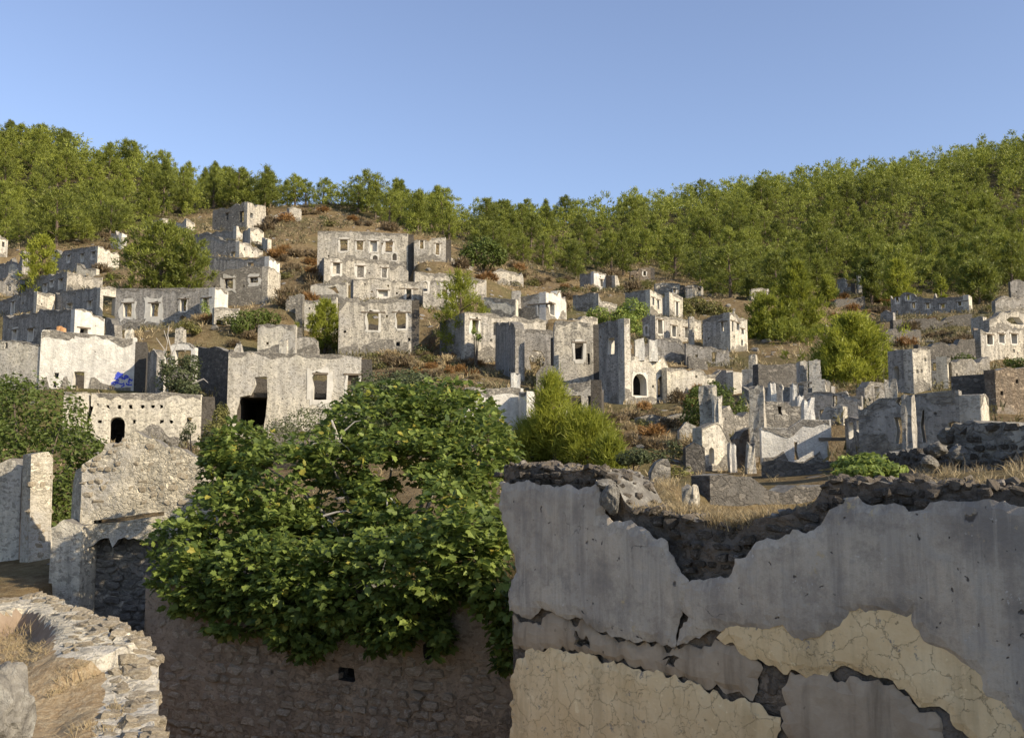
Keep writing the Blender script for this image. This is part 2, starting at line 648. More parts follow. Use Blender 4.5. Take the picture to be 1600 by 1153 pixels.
# ------------------------------------------------------------------ masonry slabs
def jag(poly, step, amp, seed):
    """resample a polyline of (u,v) and roughen it like broken masonry"""
    rnd = random.Random(seed)
    out = [poly[0]]
    for (a, b) in zip(poly[:-1], poly[1:]):
        L = math.hypot(b[0] - a[0], b[1] - a[1])
        n = max(1, int(L / step))
        for i in range(1, n + 1):
            t = i / n
            u = a[0] + (b[0] - a[0]) * t
            v = a[1] + (b[1] - a[1]) * t
            if i < n:
                u += rnd.uniform(-.25, .25) * step * (1 if abs(b[0] - a[0]) > abs(b[1] - a[1]) else 0.4)
            v += rnd.uniform(-1, 0.7) * amp * (1 if i < n else 0.4)
            out.append((u, v))
    if amp > 0.045 and len(out) > 8:
        # a few stones fallen from the head of the wall
        for _ in range(1 + len(out) // 14):
            c = rnd.randrange(1, len(out) - 2)
            dv = rnd.uniform(.8, 2.6) * amp * 1.6
            for q in range(c, min(len(out) - 1, c + rnd.randrange(1, 4))):
                out[q] = (out[q][0], out[q][1] - dv * rnd.uniform(.6, 1.1))
    return out


class Slab:
    """a vertical piece of wall: plane through P along ux, outward normal n"""

    def __init__(self, A, B, outward=None):
        self.A = Vector((A[0], A[1]))
        self.B = Vector((B[0], B[1]))
        d = self.B - self.A
        self.L = d.length
        self.u = d / self.L
        self.n = Vector((self.u.y, -self.u.x))
        if outward is not None and self.n.dot(Vector(outward)) < 0:
            self.n = -self.n

    def uv(self, px, py):
        r = ray(px, py)
        den = r.x * self.n.x + r.y * self.n.y
        s = (self.A.x * self.n.x + self.A.y * self.n.y) / den
        p = r * s
        return ((Vector((p.x, p.y)) - self.A).dot(self.u), p.z)

    def pt(self, u, v, off=0.0):
        q = self.A + self.u * u + self.n * off
        return Vector((q.x, q.y, v))

    def mesh(self, name, outline, holes, t, mats, root, off=0.0, top_v=None, relief=None, grid=None, backmat=0, hole_mat=1, edge_mat=2):
        """outline CCW in (u,v); returns mesh local to root"""
        verts = []
        edges = []
        loops = [outline] + list(holes)
        owner = []
        for li, lp in enumerate(loops):
            s = len(verts)
            n = len(lp)
            for i, p in enumerate(lp):
                verts.append(Vector((p[0], p[1])))
                edges.append((s + i, s + (i + 1) % n))
        nb = len(verts)
        if grid:
            us = [p[0] for p in outline]
            vs = [p[1] for p in outline]
            gu = np.arange(min(us) + grid / 2, max(us), grid)
            gv = np.arange(min(vs) + grid / 2, max(vs), grid)
            G = np.stack(np.meshgrid(gu, gv), 2).reshape(-1, 2)
            G = G + RNG.uniform(-.3, .3, G.shape) * grid
            m = inpoly_np(G, outline)
            for h in holes:
                m &= ~inpoly_np(G, h)
            for g in G[m]:
                verts.append(Vector((g[0], g[1])))
        cv, ce, cf, ov, oe, of = delaunay_2d_cdt(verts, edges, [], 0, 1e-4)
        P = np.array([(v.x, v.y) for v in cv])
        T = [f for f in cf if len(f) == 3]
        if not T:
            return None
        T = np.array(T)
        c = P[T].mean(1)
        keep = inpoly_np(c, outline)
        for h in holes:
            keep &= ~inpoly_np(c, h)
        T = T[keep]
        # make CCW
        a = P[T[:, 1]] - P[T[:, 0]]
        b = P[T[:, 2]] - P[T[:, 0]]
        flip = (a[:, 0] * b[:, 1] - a[:, 1] * b[:, 0]) < 0
        T[flip] = T[flip][:, ::-1]
        cnt = {}
        for f in T:
            for i in range(3):
                e = (int(f[i]), int(f[(i + 1) % 3]))
                cnt[e] = 1
        bnd = [e for e in cnt if (e[1], e[0]) not in cnt]
        n = len(P)
        d = np.zeros(n)
        if relief is not None:
            d = relief(P[:, 0], P[:, 1])
        base = np.array([self.A.x, self.A.y])
        uu = np.array([self.u.x, self.u.y])
        nn = np.array([self.n.x, self.n.y])
        F = base + P[:, :1] * uu + (off + d)[:, None] * nn
        Bk = base + P[:, :1] * uu + (off - t) * nn
        rl = np.array(root)
        V = np.concatenate([np.column_stack([F, P[:, 1]]), np.column_stack([Bk, P[:, 1]])]) - rl
        # orientation: with outward normal right-handed? u x z = n  when n == (uy,-ux)
        rh = (self.u.x * 0 + (self.u.y * self.n.x - self.u.x * self.n.y)) > 0
        tris = [T if rh else T[:, ::-1], (T[:, ::-1] if rh else T) + n]
        mi = [np.zeros(len(T)), np.full(len(T), backmat)]
        side = []
        sm = []
        hp = holes
        for (i, j) in bnd:
            q = [(i, j, j + n), (i, j + n, i + n)]
            q = [(x[0], x[2], x[1]) for x in q] if rh else q
            side += q
            mid = (P[i] + P[j]) / 2
            isH = False
            for h in holes:
                hu = [p[0] for p in h]
                hv = [p[1] for p in h]
                if min(hu) - 1e-3 <= mid[0] <= max(hu) + 1e-3 and min(hv) - 1e-3 <= mid[1] <= max(hv) + 1e-3:
                    isH = True
                    break
            if isH:
                sm += [hole_mat] * 2
            elif abs(P[j][0] - P[i][0]) > abs(P[j][1] - P[i][1]) * 0.6:
                sm += [edge_mat] * 2
            else:
                sm += [0] * 2
        tris.append(np.array(side))
        mi.append(np.array(sm))
        return mesh_np(name, V, np.concatenate(tris), mats, np.concatenate(mi))


def rough_ring(u0, u1, v0, v1, m, seed, k=22, jit=0.6):
    """irregular patch outline round an opening"""
    rnd = random.Random(seed)
    cu, cv = (u0 + u1) / 2, (v0 + v1) / 2
    hu, hv = (u1 - u0) / 2 + m, (v1 - v0) / 2 + m
    out = []
    for i in range(k):
        a = 2 * math.pi * i / k
        e = 0.32
        x = math.copysign(abs(math.cos(a)) ** e, math.cos(a))
        y = math.copysign(abs(math.sin(a)) ** e, math.sin(a))
        j = 1 + rnd.uniform(-jit, jit) * m / max(hu, hv)
        out.append((cu + x * hu * j, cv + y * hv * j))
    return out


def box_mesh(name, sl, u0, u1, v0, v1, o0, o1, mat, root, taper=0.0):
    V = []
    for o in (o0, o1):
        for (u, v) in ((u0, v0), (u1, v0), (u1, v1), (u0, v1)):
            p = sl.pt(u, v, o) - Vector(root)
            V.append(tuple(p))
    T = [(0, 2, 1), (0, 3, 2), (4, 5, 6), (4, 6, 7)]
    for a, b in ((0, 1), (1, 2), (2, 3), (3, 0)):
        T += [(a, b, b + 4), (a, b + 4, a + 4)]
    me = mesh_np(name, V, T, [mat])
    return me


SEED = [0]


def nseed():
    SEED[0] += 1
    return SEED[0]


def opening(sl, o):
    """opening spec -> (kind, hole polygon, rect)"""
    k = o[0]
    if k == 'p':       # free polygon in pixels
        poly = [sl.uv(*p) for p in o[1]]
        us = [p[0] for p in poly]
        vs = [p[1] for p in poly]
        return k, poly, (min(us), max(us), min(vs), max(vs))
    x0, y0, x1, y1 = o[1:5]
    ym = (y0 + y1) / 2
    xm = (x0 + x1) / 2
    u0 = sl.uv(x0, ym)[0]
    u1 = sl.uv(x1, ym)[0]
    if u0 > u1:
        u0, u1 = u1, u0
    v1 = sl.uv(xm, y0)[1]
    v0 = sl.uv(xm, y1)[1]
    if k == 'a':       # arched
        h = min((u1 - u0) * 0.5, (v1 - v0) * 0.6)
        poly = [(u0, v0), (u1, v0)]
        for i in range(0, 9):
            a = math.pi * i / 8
            poly.append(((u0 + u1) / 2 + math.cos(a) * (u1 - u0) / 2, v1 - h + math.sin(a) * h))
        return k, poly, (u0, u1, v0, v1)
    rnd = random.Random(nseed())
    e = 0.03 if k != 'h' else 0.04
    j = lambda: rnd.uniform(-e, e)
    mid = (u0 + u1) / 2
    poly = [(u0 + j(), v0 + j()), (mid, v0 + j()), (u1 + j(), v0 + j()), (u1 + j(), (v0 + v1) / 2), (u1 + j(), v1), (mid, v1 + j() * 0.5), (u0 + j(), v1), (u0 + j(), (v0 + v1) / 2)]
    if k == 'w' and rnd.random() < .35:      # a corner of the opening has fallen out
        w_, h_ = u1 - u0, v1 - v0
        if rnd.random() < .5:
            poly[4:7] = [(u1 + w_ * .12, v1 - h_ * .1), (u1 - w_ * .1, v1 + h_ * rnd.uniform(.1, .28)), (mid, v1 + h_ * .1), (u0 + j(), v1)]
        else:
            poly[4:7] = [(u1 + j(), v1), (mid, v1 + h_ * .08), (u0 + w_ * .15, v1 + h_ * rnd.uniform(.1, .28)), (u0 - w_ * .14, v1 - h_ * .12)]
    return k, poly, (u0, u1, v0, v1)


def wall_part(root, sl, top, vbot, holes_spec, mat, t, u_trim=(0.0, 0.0), step=0.35, amp=0.07, name='wall', surround=True, grid=None, relief=None, mats=None, autoholes=0, zfoot=None):
    """builds one wall (child of root) with its openings, lintels and plaster surrounds"""
    rp = root.location
    L = sl.L
    ua, ub = u_trim[0], L - u_trim[1]
    top = sorted(top)
    # clip the top line to ua..ub
    us = [p[0] for p in top]
    vs = [p[1] for p in top]
    f = lambda u: float(np.interp(u, us, vs))
    prof = [(ua, f(ua))] + [(p[0], p[1]) for p in top if ua + 0.02 < p[0] < ub - 0.02] + [(ub, f(ub))]
    if amp > 0:
        prof = jag(prof, step, amp, nseed())
        prof[0] = (ua, prof[0][1])
        prof[-1] = (ub, prof[-1][1])
        prof = [(min(max(u, ua), ub), v) for u, v in prof]
        q = [prof[0]]
        for p in prof[1:]:
            if abs(p[0] - q[-1][0]) + abs(p[1] - q[-1][1]) > 0.03:
                q.append(p)
        prof = q
    outline = [(ua, vbot), (ub, vbot)] + prof[::-1]
    holes = []
    extras = []
    for o in holes_spec:
        k, poly, rc = opening(sl, o)
        opt = o[-1] if isinstance(o[-1], dict) else {}
        holes.append(poly)
        extras.append((k, poly, rc, opt))
    rnd = random.Random(nseed())
    if autoholes:
        vtop = min(vs)
        for i in range(autoholes):
            u = ua + (ub - ua) * (0.08 + 0.84 * (i + rnd.random() * .6) / autoholes)
            v = vbot + (vtop - vbot) * rnd.choice((0.62, 0.68, 0.86)) + rnd.uniform(-.05, .05)
            s = 0.07 + rnd.random() * 0.03
            if all(not (rc[0] - .3 < u < rc[1] + .3 and rc[2] - .3 < v < rc[3] + .3) for _, _, rc, _ in extras):
                if f(u) > v + 0.3:
                    holes.append([(u - s, v - s), (u + s, v - s), (u + s, v + s), (u - s, v + s)])
    mm = mats or [M[mat], M['limewash'] if mat not in ('rubble', 'dark', 'brown') else M[mat], M['top']]
    me = sl.mesh(name, outline, holes, t, mm, rp, grid=grid, relief=relief)
    w = link(name, me, root)
    if zfoot is not None and mat not in ('rubble', 'dark') and ub - ua > 1.2:
        sd = nseed()
        band = 'brown' if mat == 'brown' else 'rubble'
        mb = [M[band]] * 3
        # masonry bared along the head of the wall, where the plaster has fallen first
        pu = [p[0] for p in prof]
        pv = [p[1] for p in prof]
        uu = np.arange(ua + .03, ub - .03, 0.16)
        hv = np.clip(.10 + .34 * (vnoise(uu * .8, uu * 0 + sd, sd) - .25) + .30 * (vnoise(uu * 3.1, uu * 0 + sd, sd + 3) - .5), .03, .7)
        tv = np.interp(uu, pu, pv) - 0.01
        for k_, poly_, rc_, opt_ in extras:
            m_ = (uu > rc_[0] - .2) & (uu < rc_[1] + .2)
            hv[m_] = np.minimum(hv[m_], np.maximum(tv[m_] - rc_[3] - .06, .012))
        ol = [(float(a), float(b - c)) for a, b, c in zip(uu, tv, hv)] + [(float(a), float(b)) for a, b in zip(uu[::-1], tv[::-1])]
        if len(uu) > 3:
            hm_ = sl.mesh('wall_head', ol, [], 0.014, mb, rp, off=0.013)
            if hm_:
                link('bare_wall_head', hm_, w)
        # and along its foot
        ft = zfoot + .25 + 1.0 * (vnoise(uu * .55, uu * 0 + sd, sd + 7) - .2) + .5 * (vnoise(uu * 2.7, uu * 0, sd + 9) - .5)
        ft = np.minimum(np.maximum(ft, vbot + .1), tv - hv - .2)
        for k_, poly_, rc_, opt_ in extras:
            m_ = (uu > rc_[0] - .2) & (uu < rc_[1] + .2)
            ft[m_] = np.minimum(ft[m_], max(rc_[2] - .06, vbot + .05))
        if len(uu) > 3 and float(np.mean(ft)) > vbot + .3:
            ol = [(float(uu[0]), vbot + .01), (float(uu[-1]), vbot + .01)] + [(float(a), float(b)) for a, b in zip(uu[::-1], ft[::-1])]
            fm_ = sl.mesh('wall_foot', ol, [], 0.014, mb, rp, off=0.0135)
            if fm_:
                link('bare_wall_foot', fm_, w)
    for k, poly, rc, opt in extras:
        u0, u1, v0, v1 = rc
        if k in ('w', 'd', 'a') and surround and not opt.get('bare'):
            m = opt.get('m', 0.17) * rnd.uniform(.45, 1.0)
            pv0 = v0 if k == 'd' else v0
            ring = rough_ring(u0, u1, pv0 + (m * 0.6 if k == 'd' else 0), v1, m, nseed())
            ring = [(min(max(u, ua + .02), ub - .02), min(v, f(min(max(u, ua), ub)) - 0.05)) for u, v in ring]
            hp = [((u0 + u1) / 2 + (p[0] - (u0 + u1) / 2) * 1.015, (v0 + v1) / 2 + (p[1] - (v0 + v1) / 2) * 1.01) for p in poly]
            sm = sl.mesh('surround', ring, [hp], 0.010, [M['limewash']] * 3, rp, off=0.018)
            if sm:
                link('plaster_surround', sm, w)
        if k in ('w', 'd') and not opt.get('nolintel'):
            e = opt.get('le', 0.22)
            h = opt.get('lh', 0.09)
            lm = box_mesh('lintel', sl, u0 - e, u1 + e, v1 - 0.01, v1 + h, 0.03, -t * 0.6, M['wood'], rp)
            link('lintel', lm, w)
        if opt.get('bars'):
            for i in range(1, opt['bars']):
                vv = v0 + (v1 - v0) * i / opt['bars']
                link('window_bar', box_mesh('bar', sl, u0 - .01, u1 + .01, vv - .025, vv + .025, -0.12, -0.17, M['wood'], rp), w)
        if opt.get('back'):
            link('blocked_infill', box_mesh('infill', sl, u0 - .02, u1 + .02, v0 - .02, v1 + .02, -t * 0.55, -t * 0.8, M[opt['back']], rp), w)
    return w


HOUSES = []


def px_on_line(px, py, P, d):
    """distance along P + s*d (2D) where it meets the vertical plane of the pixel ray"""
    r = ray(px, py)
    k = r.x / r.y
    den = d.x - k * d.y
    return (k * P.y - P.x) / den


def house(label, B, a, L=None, Rr=None, mat='plastered', base=None, t=0.55, depL=None, depR=None, cat='ruined house', hidden=True, hm=None, drop=0.5, group=None, name='ruined_house', amp=0.08, floor=None):
    """B=(px,D): the corner nearest the camera. a: outward normal of the left face turned a degrees
    to the left of the camera. L/Rr: dict(x=far end pixel, top=[(px,py)..], base=py, o=[openings], mat=)"""
    pyB = base if base is not None else 600
    ytop = (L or Rr)['top'][0][1]
    ymid = (pyB + ytop) / 2
    Bp = at(B[0], ymid, B[1])
    b2 = Vector((Bp.x, Bp.y))
    a0 = a
    for _ in range(60):
        ca, sa = math.cos(R(a)), math.sin(R(a))
        dl = Vector((-ca, sa))
        dr = Vector((sa, ca))
        sL = px_on_line(L['x'], ymid, b2, dl) if L else depL
        sR = px_on_line(Rr['x'], ymid, b2, dr) if Rr else depR
        if not (L and Rr):
            break
        if sL < 0.3 or sL > 11:
            a -= 1.5
        elif sR < 0.3 or sR > 11:
            a += 1.5
        else:
            break
    if a != a0:
        print('TURN', label[:50], a0, a, round(sL, 1), round(sR, 1))
    assert sL > 0.3 and sR > 0.3, (label, sL, sR)
    if max(sL, sR) > 16:
        print('LONG', label, round(sL, 1), round(sR, 1))
    Ap, Cp = b2 + dl * sL, b2 + dr * sR
    Dp = b2 + dl * sL + dr * sR
    zB = at(B[0], pyB, B[1]).z
    HOUSES.append(dict(label=label, A=Ap, B=b2, C=Cp, D=Dp, L=L, R=Rr, mat=mat, base=pyB, zB=zB, t=t, cat=cat, hidden=hidden,
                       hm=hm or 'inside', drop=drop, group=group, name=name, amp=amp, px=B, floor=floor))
    GROUND_PTS.append((b2.x, b2.y, zB))
    if L:
        yb = L.get('base', pyB)
        d = Ap.y
        p = at(L['x'], yb, d)
        GROUND_PTS.append((Ap.x, Ap.y, p.z))
    if Rr:
        yb = Rr.get('base', pyB)
        p = at(Rr['x'], yb, Cp.y)
        GROUND_PTS.append((Cp.x, Cp.y, p.z))
    if sL > 1.5 and sR > 1.5:
        FOOT.append(([tuple(Ap), tuple(b2), tuple(Cp), tuple(Dp)], zB, 1.6))


def build_houses():
    for h in HOUSES:
        A, B, C, D = h['A'], h['B'], h['C'], h['D']
        t = h['t']
        zs = [TER.z1(p.x, p.y) for p in (A, B, C)]
        root = empty(h['name'], (B.x, B.y, min(zs[1], h['zB'])))
        tag(root, h['label'], h['cat'], h['group'])
        sL, sR = Slab(A, B), Slab(B, C)
        tl = tr = None
        if h['L']:
            tl = [sL.uv(*p) for p in h['L']['top']]
        if h['R']:
            tr = [sR.uv(*p) for p in h['R']['top']]
        vb = min(zs + [h['zB']]) - 1.2
        vbL = vb
        hl = [min(p[1] for p in (tl or tr)), max(p[1] for p in (tl or tr))]
        am = h['amp']
        lev = lambda x: (x or {})
        if h['L']:
            wall_part(root, sL, tl, vb, h['L'].get('o', []), h['L'].get('mat', h['mat']), t, (0, t), amp=h['L'].get('amp', am), autoholes=h['L'].get('ah', int(sL.L / 1.7)), zfoot=h['zB'])
        elif h['hidden']:
            v = (min(p[1] for p in tr) + max(p[1] for p in tr)) / 2
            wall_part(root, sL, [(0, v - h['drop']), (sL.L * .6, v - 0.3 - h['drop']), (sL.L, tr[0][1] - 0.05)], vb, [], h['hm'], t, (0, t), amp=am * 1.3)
        if h['R']:
            wall_part(root, sR, tr, vb, h['R'].get('o', []), h['R'].get('mat', h['mat']), t, (0, 0), amp=h['R'].get('amp', am), autoholes=h['R'].get('ah', int(sR.L / 1.7)), zfoot=h['zB'])
        elif h['hidden']:
            v = (min(p[1] for p in tl) + max(p[1] for p in tl)) / 2
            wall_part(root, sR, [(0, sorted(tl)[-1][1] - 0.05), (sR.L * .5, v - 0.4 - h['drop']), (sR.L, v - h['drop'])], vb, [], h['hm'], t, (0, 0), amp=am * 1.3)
        if h['hidden']:
            sC, sD = Slab(C, D), Slab(D, A)
            if sC.L > 1.8 and sD.L > 1.8:
                vl = min(p[1] for p in (tl or tr)) - h['drop']
                vr = min(p[1] for p in (tr or tl)) - h['drop']
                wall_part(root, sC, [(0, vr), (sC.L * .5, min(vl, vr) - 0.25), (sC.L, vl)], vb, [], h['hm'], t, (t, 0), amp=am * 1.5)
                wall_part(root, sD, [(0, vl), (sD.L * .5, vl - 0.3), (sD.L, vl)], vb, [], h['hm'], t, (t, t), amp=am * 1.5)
        h['root'] = root
        if h['floor']:
            zf = at(h['px'][0], h['floor'], h['px'][1]).z
            e = t + 0.02
            cx = (A + C) / 2
            q = [p + ((cx - p).normalized() * e * 1.42) for p in (A, B, C, D)]
            V = [(p.x - B.x, p.y - B.y, zf - root.location.z) for p in q] + [(p.x - B.x, p.y - B.y, zf - .25 - root.location.z) for p in q]
            T = [(0, 1, 2), (0, 2, 3), (4, 6, 5), (4, 7, 6)]
            for i_ in range(4):
                j_ = (i_ + 1) % 4
                T += [(i_, i_ + 4, j_ + 4), (i_, j_ + 4, j_)]
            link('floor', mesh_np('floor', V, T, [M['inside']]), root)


FREE = []


def free_wall(label, A, B, top, base, o=(), mat='plastered', t=0.5, cat='ruined wall', name='ruined_wall', ah=0, amp=0.1, group=None, ground=True):
    """a single stretch of wall: A=(px,D), B=(px,D) left and right ends; base=(pyA, pyB)"""
    pa, pb = at(A[0], base[0], A[1]), at(B[0], base[1], B[1])
    FREE.append((label, Vector((pa.x, pa.y)), Vector((pb.x, pb.y)), top, (pa.z, pb.z), o, mat, t, cat, name, ah, amp, group))
    if ground:
        GROUND_PTS.append((pa.x, pa.y, pa.z))
        GROUND_PTS.append((pb.x, pb.y, pb.z))


def build_free():
    for (label, a, b, top, zb, o, mat, t, cat, name, ah, amp, group) in FREE:
        sl = Slab(a, b, outward=(-(a + b) / 2))
        zs = [TER.z1(a.x, a.y), TER.z1(b.x, b.y)]
        m = (a + b) / 2
        root = empty(name, (m.x, m.y, min(min(zs), min(zb))))
        tag(root, label, cat, group)
        tp = [sl.uv(*p) for p in top]
        wall_part(root, sl, tp, min(min(zs), min(zb)) - 1.0, o, mat, t, amp=amp, autoholes=ah or int(sl.L / 2.2), zfoot=min(zb))


def block(label, px0, px1, py0, py1, D, dep, mat='plastered', name='masonry_stub', cat='masonry stub', rot=0.0, taper=0.08, o=(), L=None, group=None, ground=False):
    """a standing pillar or chimney stub: four-sided, slightly tapered, broken top"""
    p0, p1 = at(px0, (py0 + py1) / 2, D), at(px1, (py0 + py1) / 2, D)
    w = (p1 - p0).length
    c = (p0 + p1) / 2
    z0 = at((px0 + px1) / 2, py1, D).z
    z1 = at((px0 + px1) / 2, py0, D).z
    BLOCKS.append((label, c, w, z0, z1, dep, mat, name, cat, rot, taper, group))


BLOCKS = []


def stub_mesh(w, h, dep, mat, taper, seed):
    rnd = random.Random(seed)
    bm = bmesh.new()
    n = max(3, int(h / 0.35))
    k = 3
    rows = []
    for i in range(n + 1):
        f = i / n
        s = 1 - taper * f
        row = []
        per = []
        for j in range(k):
            per.append((-w / 2 + w * j / k, -dep / 2))
        for j in range(k):
            per.append((w / 2, -dep / 2 + dep * j / k))
        for j in range(k):
            per.append((w / 2 - w * j / k, dep / 2))
        for j in range(k):
            per.append((-w / 2, dep / 2 - dep * j / k))
        for (x, y) in per:
            dz = rnd.uniform(-.12, .05) * min(h, 1.2) if i == n else rnd.uniform(-.02, .02)
            row.append(bm.verts.new((x * s + rnd.uniform(-.025, .025), y * s + rnd.uniform(-.025, .025), h * f + dz)))
        rows.append(row)
    m = 4 * k
    for i in range(n):
        for j in range(m):
            bm.faces.new((rows[i][j], rows[i][(j + 1) % m], rows[i + 1][(j + 1) % m], rows[i + 1][j]))
    c = bm.verts.new((0, 0, h + rnd.uniform(-.05, .04)))
    for j in range(m):
        f = bm.faces.new((rows[n][j], rows[n][(j + 1) % m], c))
        f.material_index = 1
    me = bpy.data.meshes.new('masonry_stub')
    bm.to_mesh(me)
    bm.free()
    me.materials.append(M[mat])
    me.materials.append(M['top'])
    return me


def build_blocks():
    for (label, c, w, z0, z1, dep, mat, name, cat, rot, taper, group) in BLOCKS:
        zt = TER.z1(c.x, c.y + dep / 2)
        zb = z0
        h = z1 - zb
        me = stub_mesh(w, h + 0.3, dep, mat, taper, nseed())
        o = link(name, me, None, (c.x, c.y + dep / 2, zb - 0.3), (0, 0, R(rot)))
        tag(o, label, cat, group)


# ------------------------------------------------------------------ loose stones laid into walls
STONES = []


def stone_lib():
    for k in range(10):
        rnd = random.Random(100 + k)
        bm = bmesh.new()
        for i in range(15):
            v = Vector((rnd.gauss(0, 1), rnd.gauss(0, 1), rnd.gauss(0, 1))).normalized()
            e = 0.55
            v = Vector([math.copysign(abs(c) ** e, c) for c in v]) * rnd.uniform(0.42, 0.5)
            bm.verts.new(v)
        r = bmesh.ops.convex_hull(bm, input=bm.verts)
        bmesh.ops.delete(bm, geom=[g for g in r['geom_interior'] if isinstance(g, bmesh.types.BMVert)], context='VERTS')
        bmesh.ops.recalc_face_normals(bm, faces=bm.faces)
        me = bpy.data.meshes.new('stone')
        bm.to_mesh(me)
        bm.free()
        STONES.append(me)


ROCKS = []


def rock_meshes(mat):
    key = 'rock_' + mat
    if key in STONE_SETS:
        return STONE_SETS[key]
    L = []
    for k in range(6):
        bm = bmesh.new()
        bmesh.ops.create_icosphere(bm, subdivisions=4, radius=0.5)
        co = np.array([tuple(v.co) for v in bm.verts])
        n = unit_rows(co)
        d = 1 + .55 * fbm(n[:, 0] * 1.3 + k * 7, n[:, 1] * 1.3 + n[:, 2] * 1.7, k, 5) + .25 * fbm(n[:, 2] * 4 + k, n[:, 0] * 4 + n[:, 1] * 3, k + 5, 4)
        q = n * .5
        # broken planes
        rnd = np.random.default_rng(k)
        for _ in range(9):
            a = unit_rows(rnd.normal(0, 1, (1, 3)))[0]
            h = rnd.uniform(.30, .44)
            e = q @ a - h
            q = q - np.where(e > 0, e, 0)[:, None] * a * .9
        q = q * d[:, None]
        for v, c in zip(bm.verts, q):
            v.co = c
        me = bpy.data.meshes.new('rock')
        bm.to_mesh(me)
        bm.free()
        me.materials.append(M[mat])
        L.append(me)
    STONE_SETS[key] = L
    return L


def unit_rows(a):
    return a / np.maximum(np.linalg.norm(a, axis=1, keepdims=True), 1e-9)


STONE_SETS = {}


def stone_meshes(mat):
    if mat not in STONE_SETS:
        if not STONES:
            stone_lib()
        L = []
        for s in STONES:
            c = s.copy()
            c.materials.clear()
            c.materials.append(M[mat])
            L.append(c)
        STONE_SETS[mat] = L
    return STONE_SETS[mat]


def join_stones(parent, root, items, mat, name='rubble'):
    """stones too many or too small to pick apart: one part of kind stuff"""
    ms = stone_meshes(mat)
    acc = Acc()
    for (p, rot, scl, k) in items:
        me = ms[k % len(ms)]
        V = np.array([tuple(v.co) for v in me.vertices]) * np.array(scl)
        Rm = np.array(Matrix.LocRotScale(None, Euler(rot), None).to_3x3())
        acc.add(V @ Rm.T + np.array(p), np.array([tuple(f.vertices) for f in me.polygons if len(f.vertices) == 3]), 0)
    o = link(name, acc.mesh(name, [M[mat]]), parent)
    o['kind'] = 'stuff'
    return o


def lay_stones(parent, root, sl, region, course, mat, limit=300, off=0.0, proud=(0.02, 0.07), skip=0.1, avoid=(), seed=0, wmul=(1.0, 2.2), single=None):
    """stones coursed over a region (u,v polygon) of a slab"""
    rnd = random.Random(seed)
    ms = stone_meshes(mat)
    us = [p[0] for p in region]
    vs = [p[1] for p in region]
    cells = []
    v = min(vs)
    while v < max(vs):
        h = course * rnd.uniform(0.75, 1.3)
        u = min(us) + rnd.uniform(-course, 0)
        while u < max(us):
            w = h * rnd.uniform(*wmul)
            cu, cv = u + w / 2, v + h / 2 + rnd.uniform(-.12, .12) * h
            if inpoly(cu, cv, region) and rnd.random() > skip and not any(inpoly(cu, cv, q) for q in avoid):
                cells.append((cu, cv, w, h))
            u += w
        v += h
    rnd.shuffle(cells)
    cells = sorted(cells, key=lambda c: -c[2] * c[3])[:limit]
    ang = math.atan2(sl.u.y, sl.u.x)
    rest = []
    for ci, (cu, cv, w, h) in enumerate(cells):
        pr = rnd.uniform(*proud)
        th = h * 1.1
        p = sl.pt(cu, cv, off + pr - th / 2)
        if single is not None and ci >= single:
            rest.append((p - Vector(root.location), (rnd.uniform(-.12, .12), rnd.uniform(-.14, .14), ang + rnd.uniform(-.1, .1)), (w, th, h), rnd.randrange(10)))
            continue
        link('stone', rnd.choice(ms), parent, p - Vector(root.location), (rnd.uniform(-.12, .12), rnd.uniform(-.14, .14), ang + rnd.choice((0, math.pi)) + rnd.uniform(-.1, .1)),
             (w * rnd.uniform(.95, 1.08), th, h * rnd.uniform(.92, 1.08)))
    if rest:
        join_stones(parent, root, rest, mat)
    return len(cells)
# ------------------------------------------------------------------ ground control points (pixel, pixel, distance)
for g in [
    # ridge line
    (-260, 276, 262), (-120, 270, 255), (0, 270, 245), (60, 268, 245), (170, 292, 230), (250, 304, 222), (330, 322, 208), (430, 338, 190),
    (480, 332, 175), (560, 322, 170), (650, 335, 165), (740, 368, 185), (830, 372, 200), (950, 364, 220), (1080, 346, 235),
    (1200, 322, 245), (1330, 308, 260), (1450, 292, 270), (1520, 284, 275), (1600, 276, 280), (1720, 262, 288), (1900, 244, 300),
    # hillside
    (0, 330, 165), (-150, 330, 165), (100, 340, 160), (200, 345, 150), (460, 378, 135), (470, 350, 150), (600, 352, 128), (700, 395, 122), (850, 440, 118), (800, 405, 138),
    (950, 400, 150), (1100, 420, 150), (1250, 400, 165), (1400, 380, 175), (1600, 360, 185), (1750, 350, 190),
    (1340, 482, 118), (1250, 470, 125), (1450, 540, 85), (1560, 450, 125), (1700, 470, 120), (-120, 400, 130), (-120, 500, 80),
    (600, 590, 60), (690, 600, 58), (960, 640, 45), (1000, 690, 33), (1050, 745, 22), (1700, 620, 50), (1700, 700, 28),
    # near ground
    (885, 738, 30), (940, 750, 20), (1000, 770, 14.5), (1100, 805, 12.5), (1150, 760, 20), (1350, 752, 16), (1500, 740, 12), (1700, 748, 10), (1300, 735, 24), (640, 735, 30), (480, 735, 32), (330, 745, 32),
    (60, 690, 42), (-100, 690, 44), (0, 872, 28), (60, 900, 22), (-100, 880, 26), (-60, 960, 16), (200, 930, 21), (640, 885, 19), (420, 890, 19.5), (800, 830, 17),
]:
    gp(*g)
for g in [(-6.5, 9, -2.6), (-9, 5, -2.5), (-3, 3, -2.6), (0, -2, -1.8), (8, 0, -1.8), (-10, -5, -2.2), (0, -30, -3), (60, -20, -3), (-60, -20, -4), (-60, 30, -2), (60, 20, 0), (9, 7, -0.4), (14, 9, -.2)]:
    GROUND_PTS.append(g)
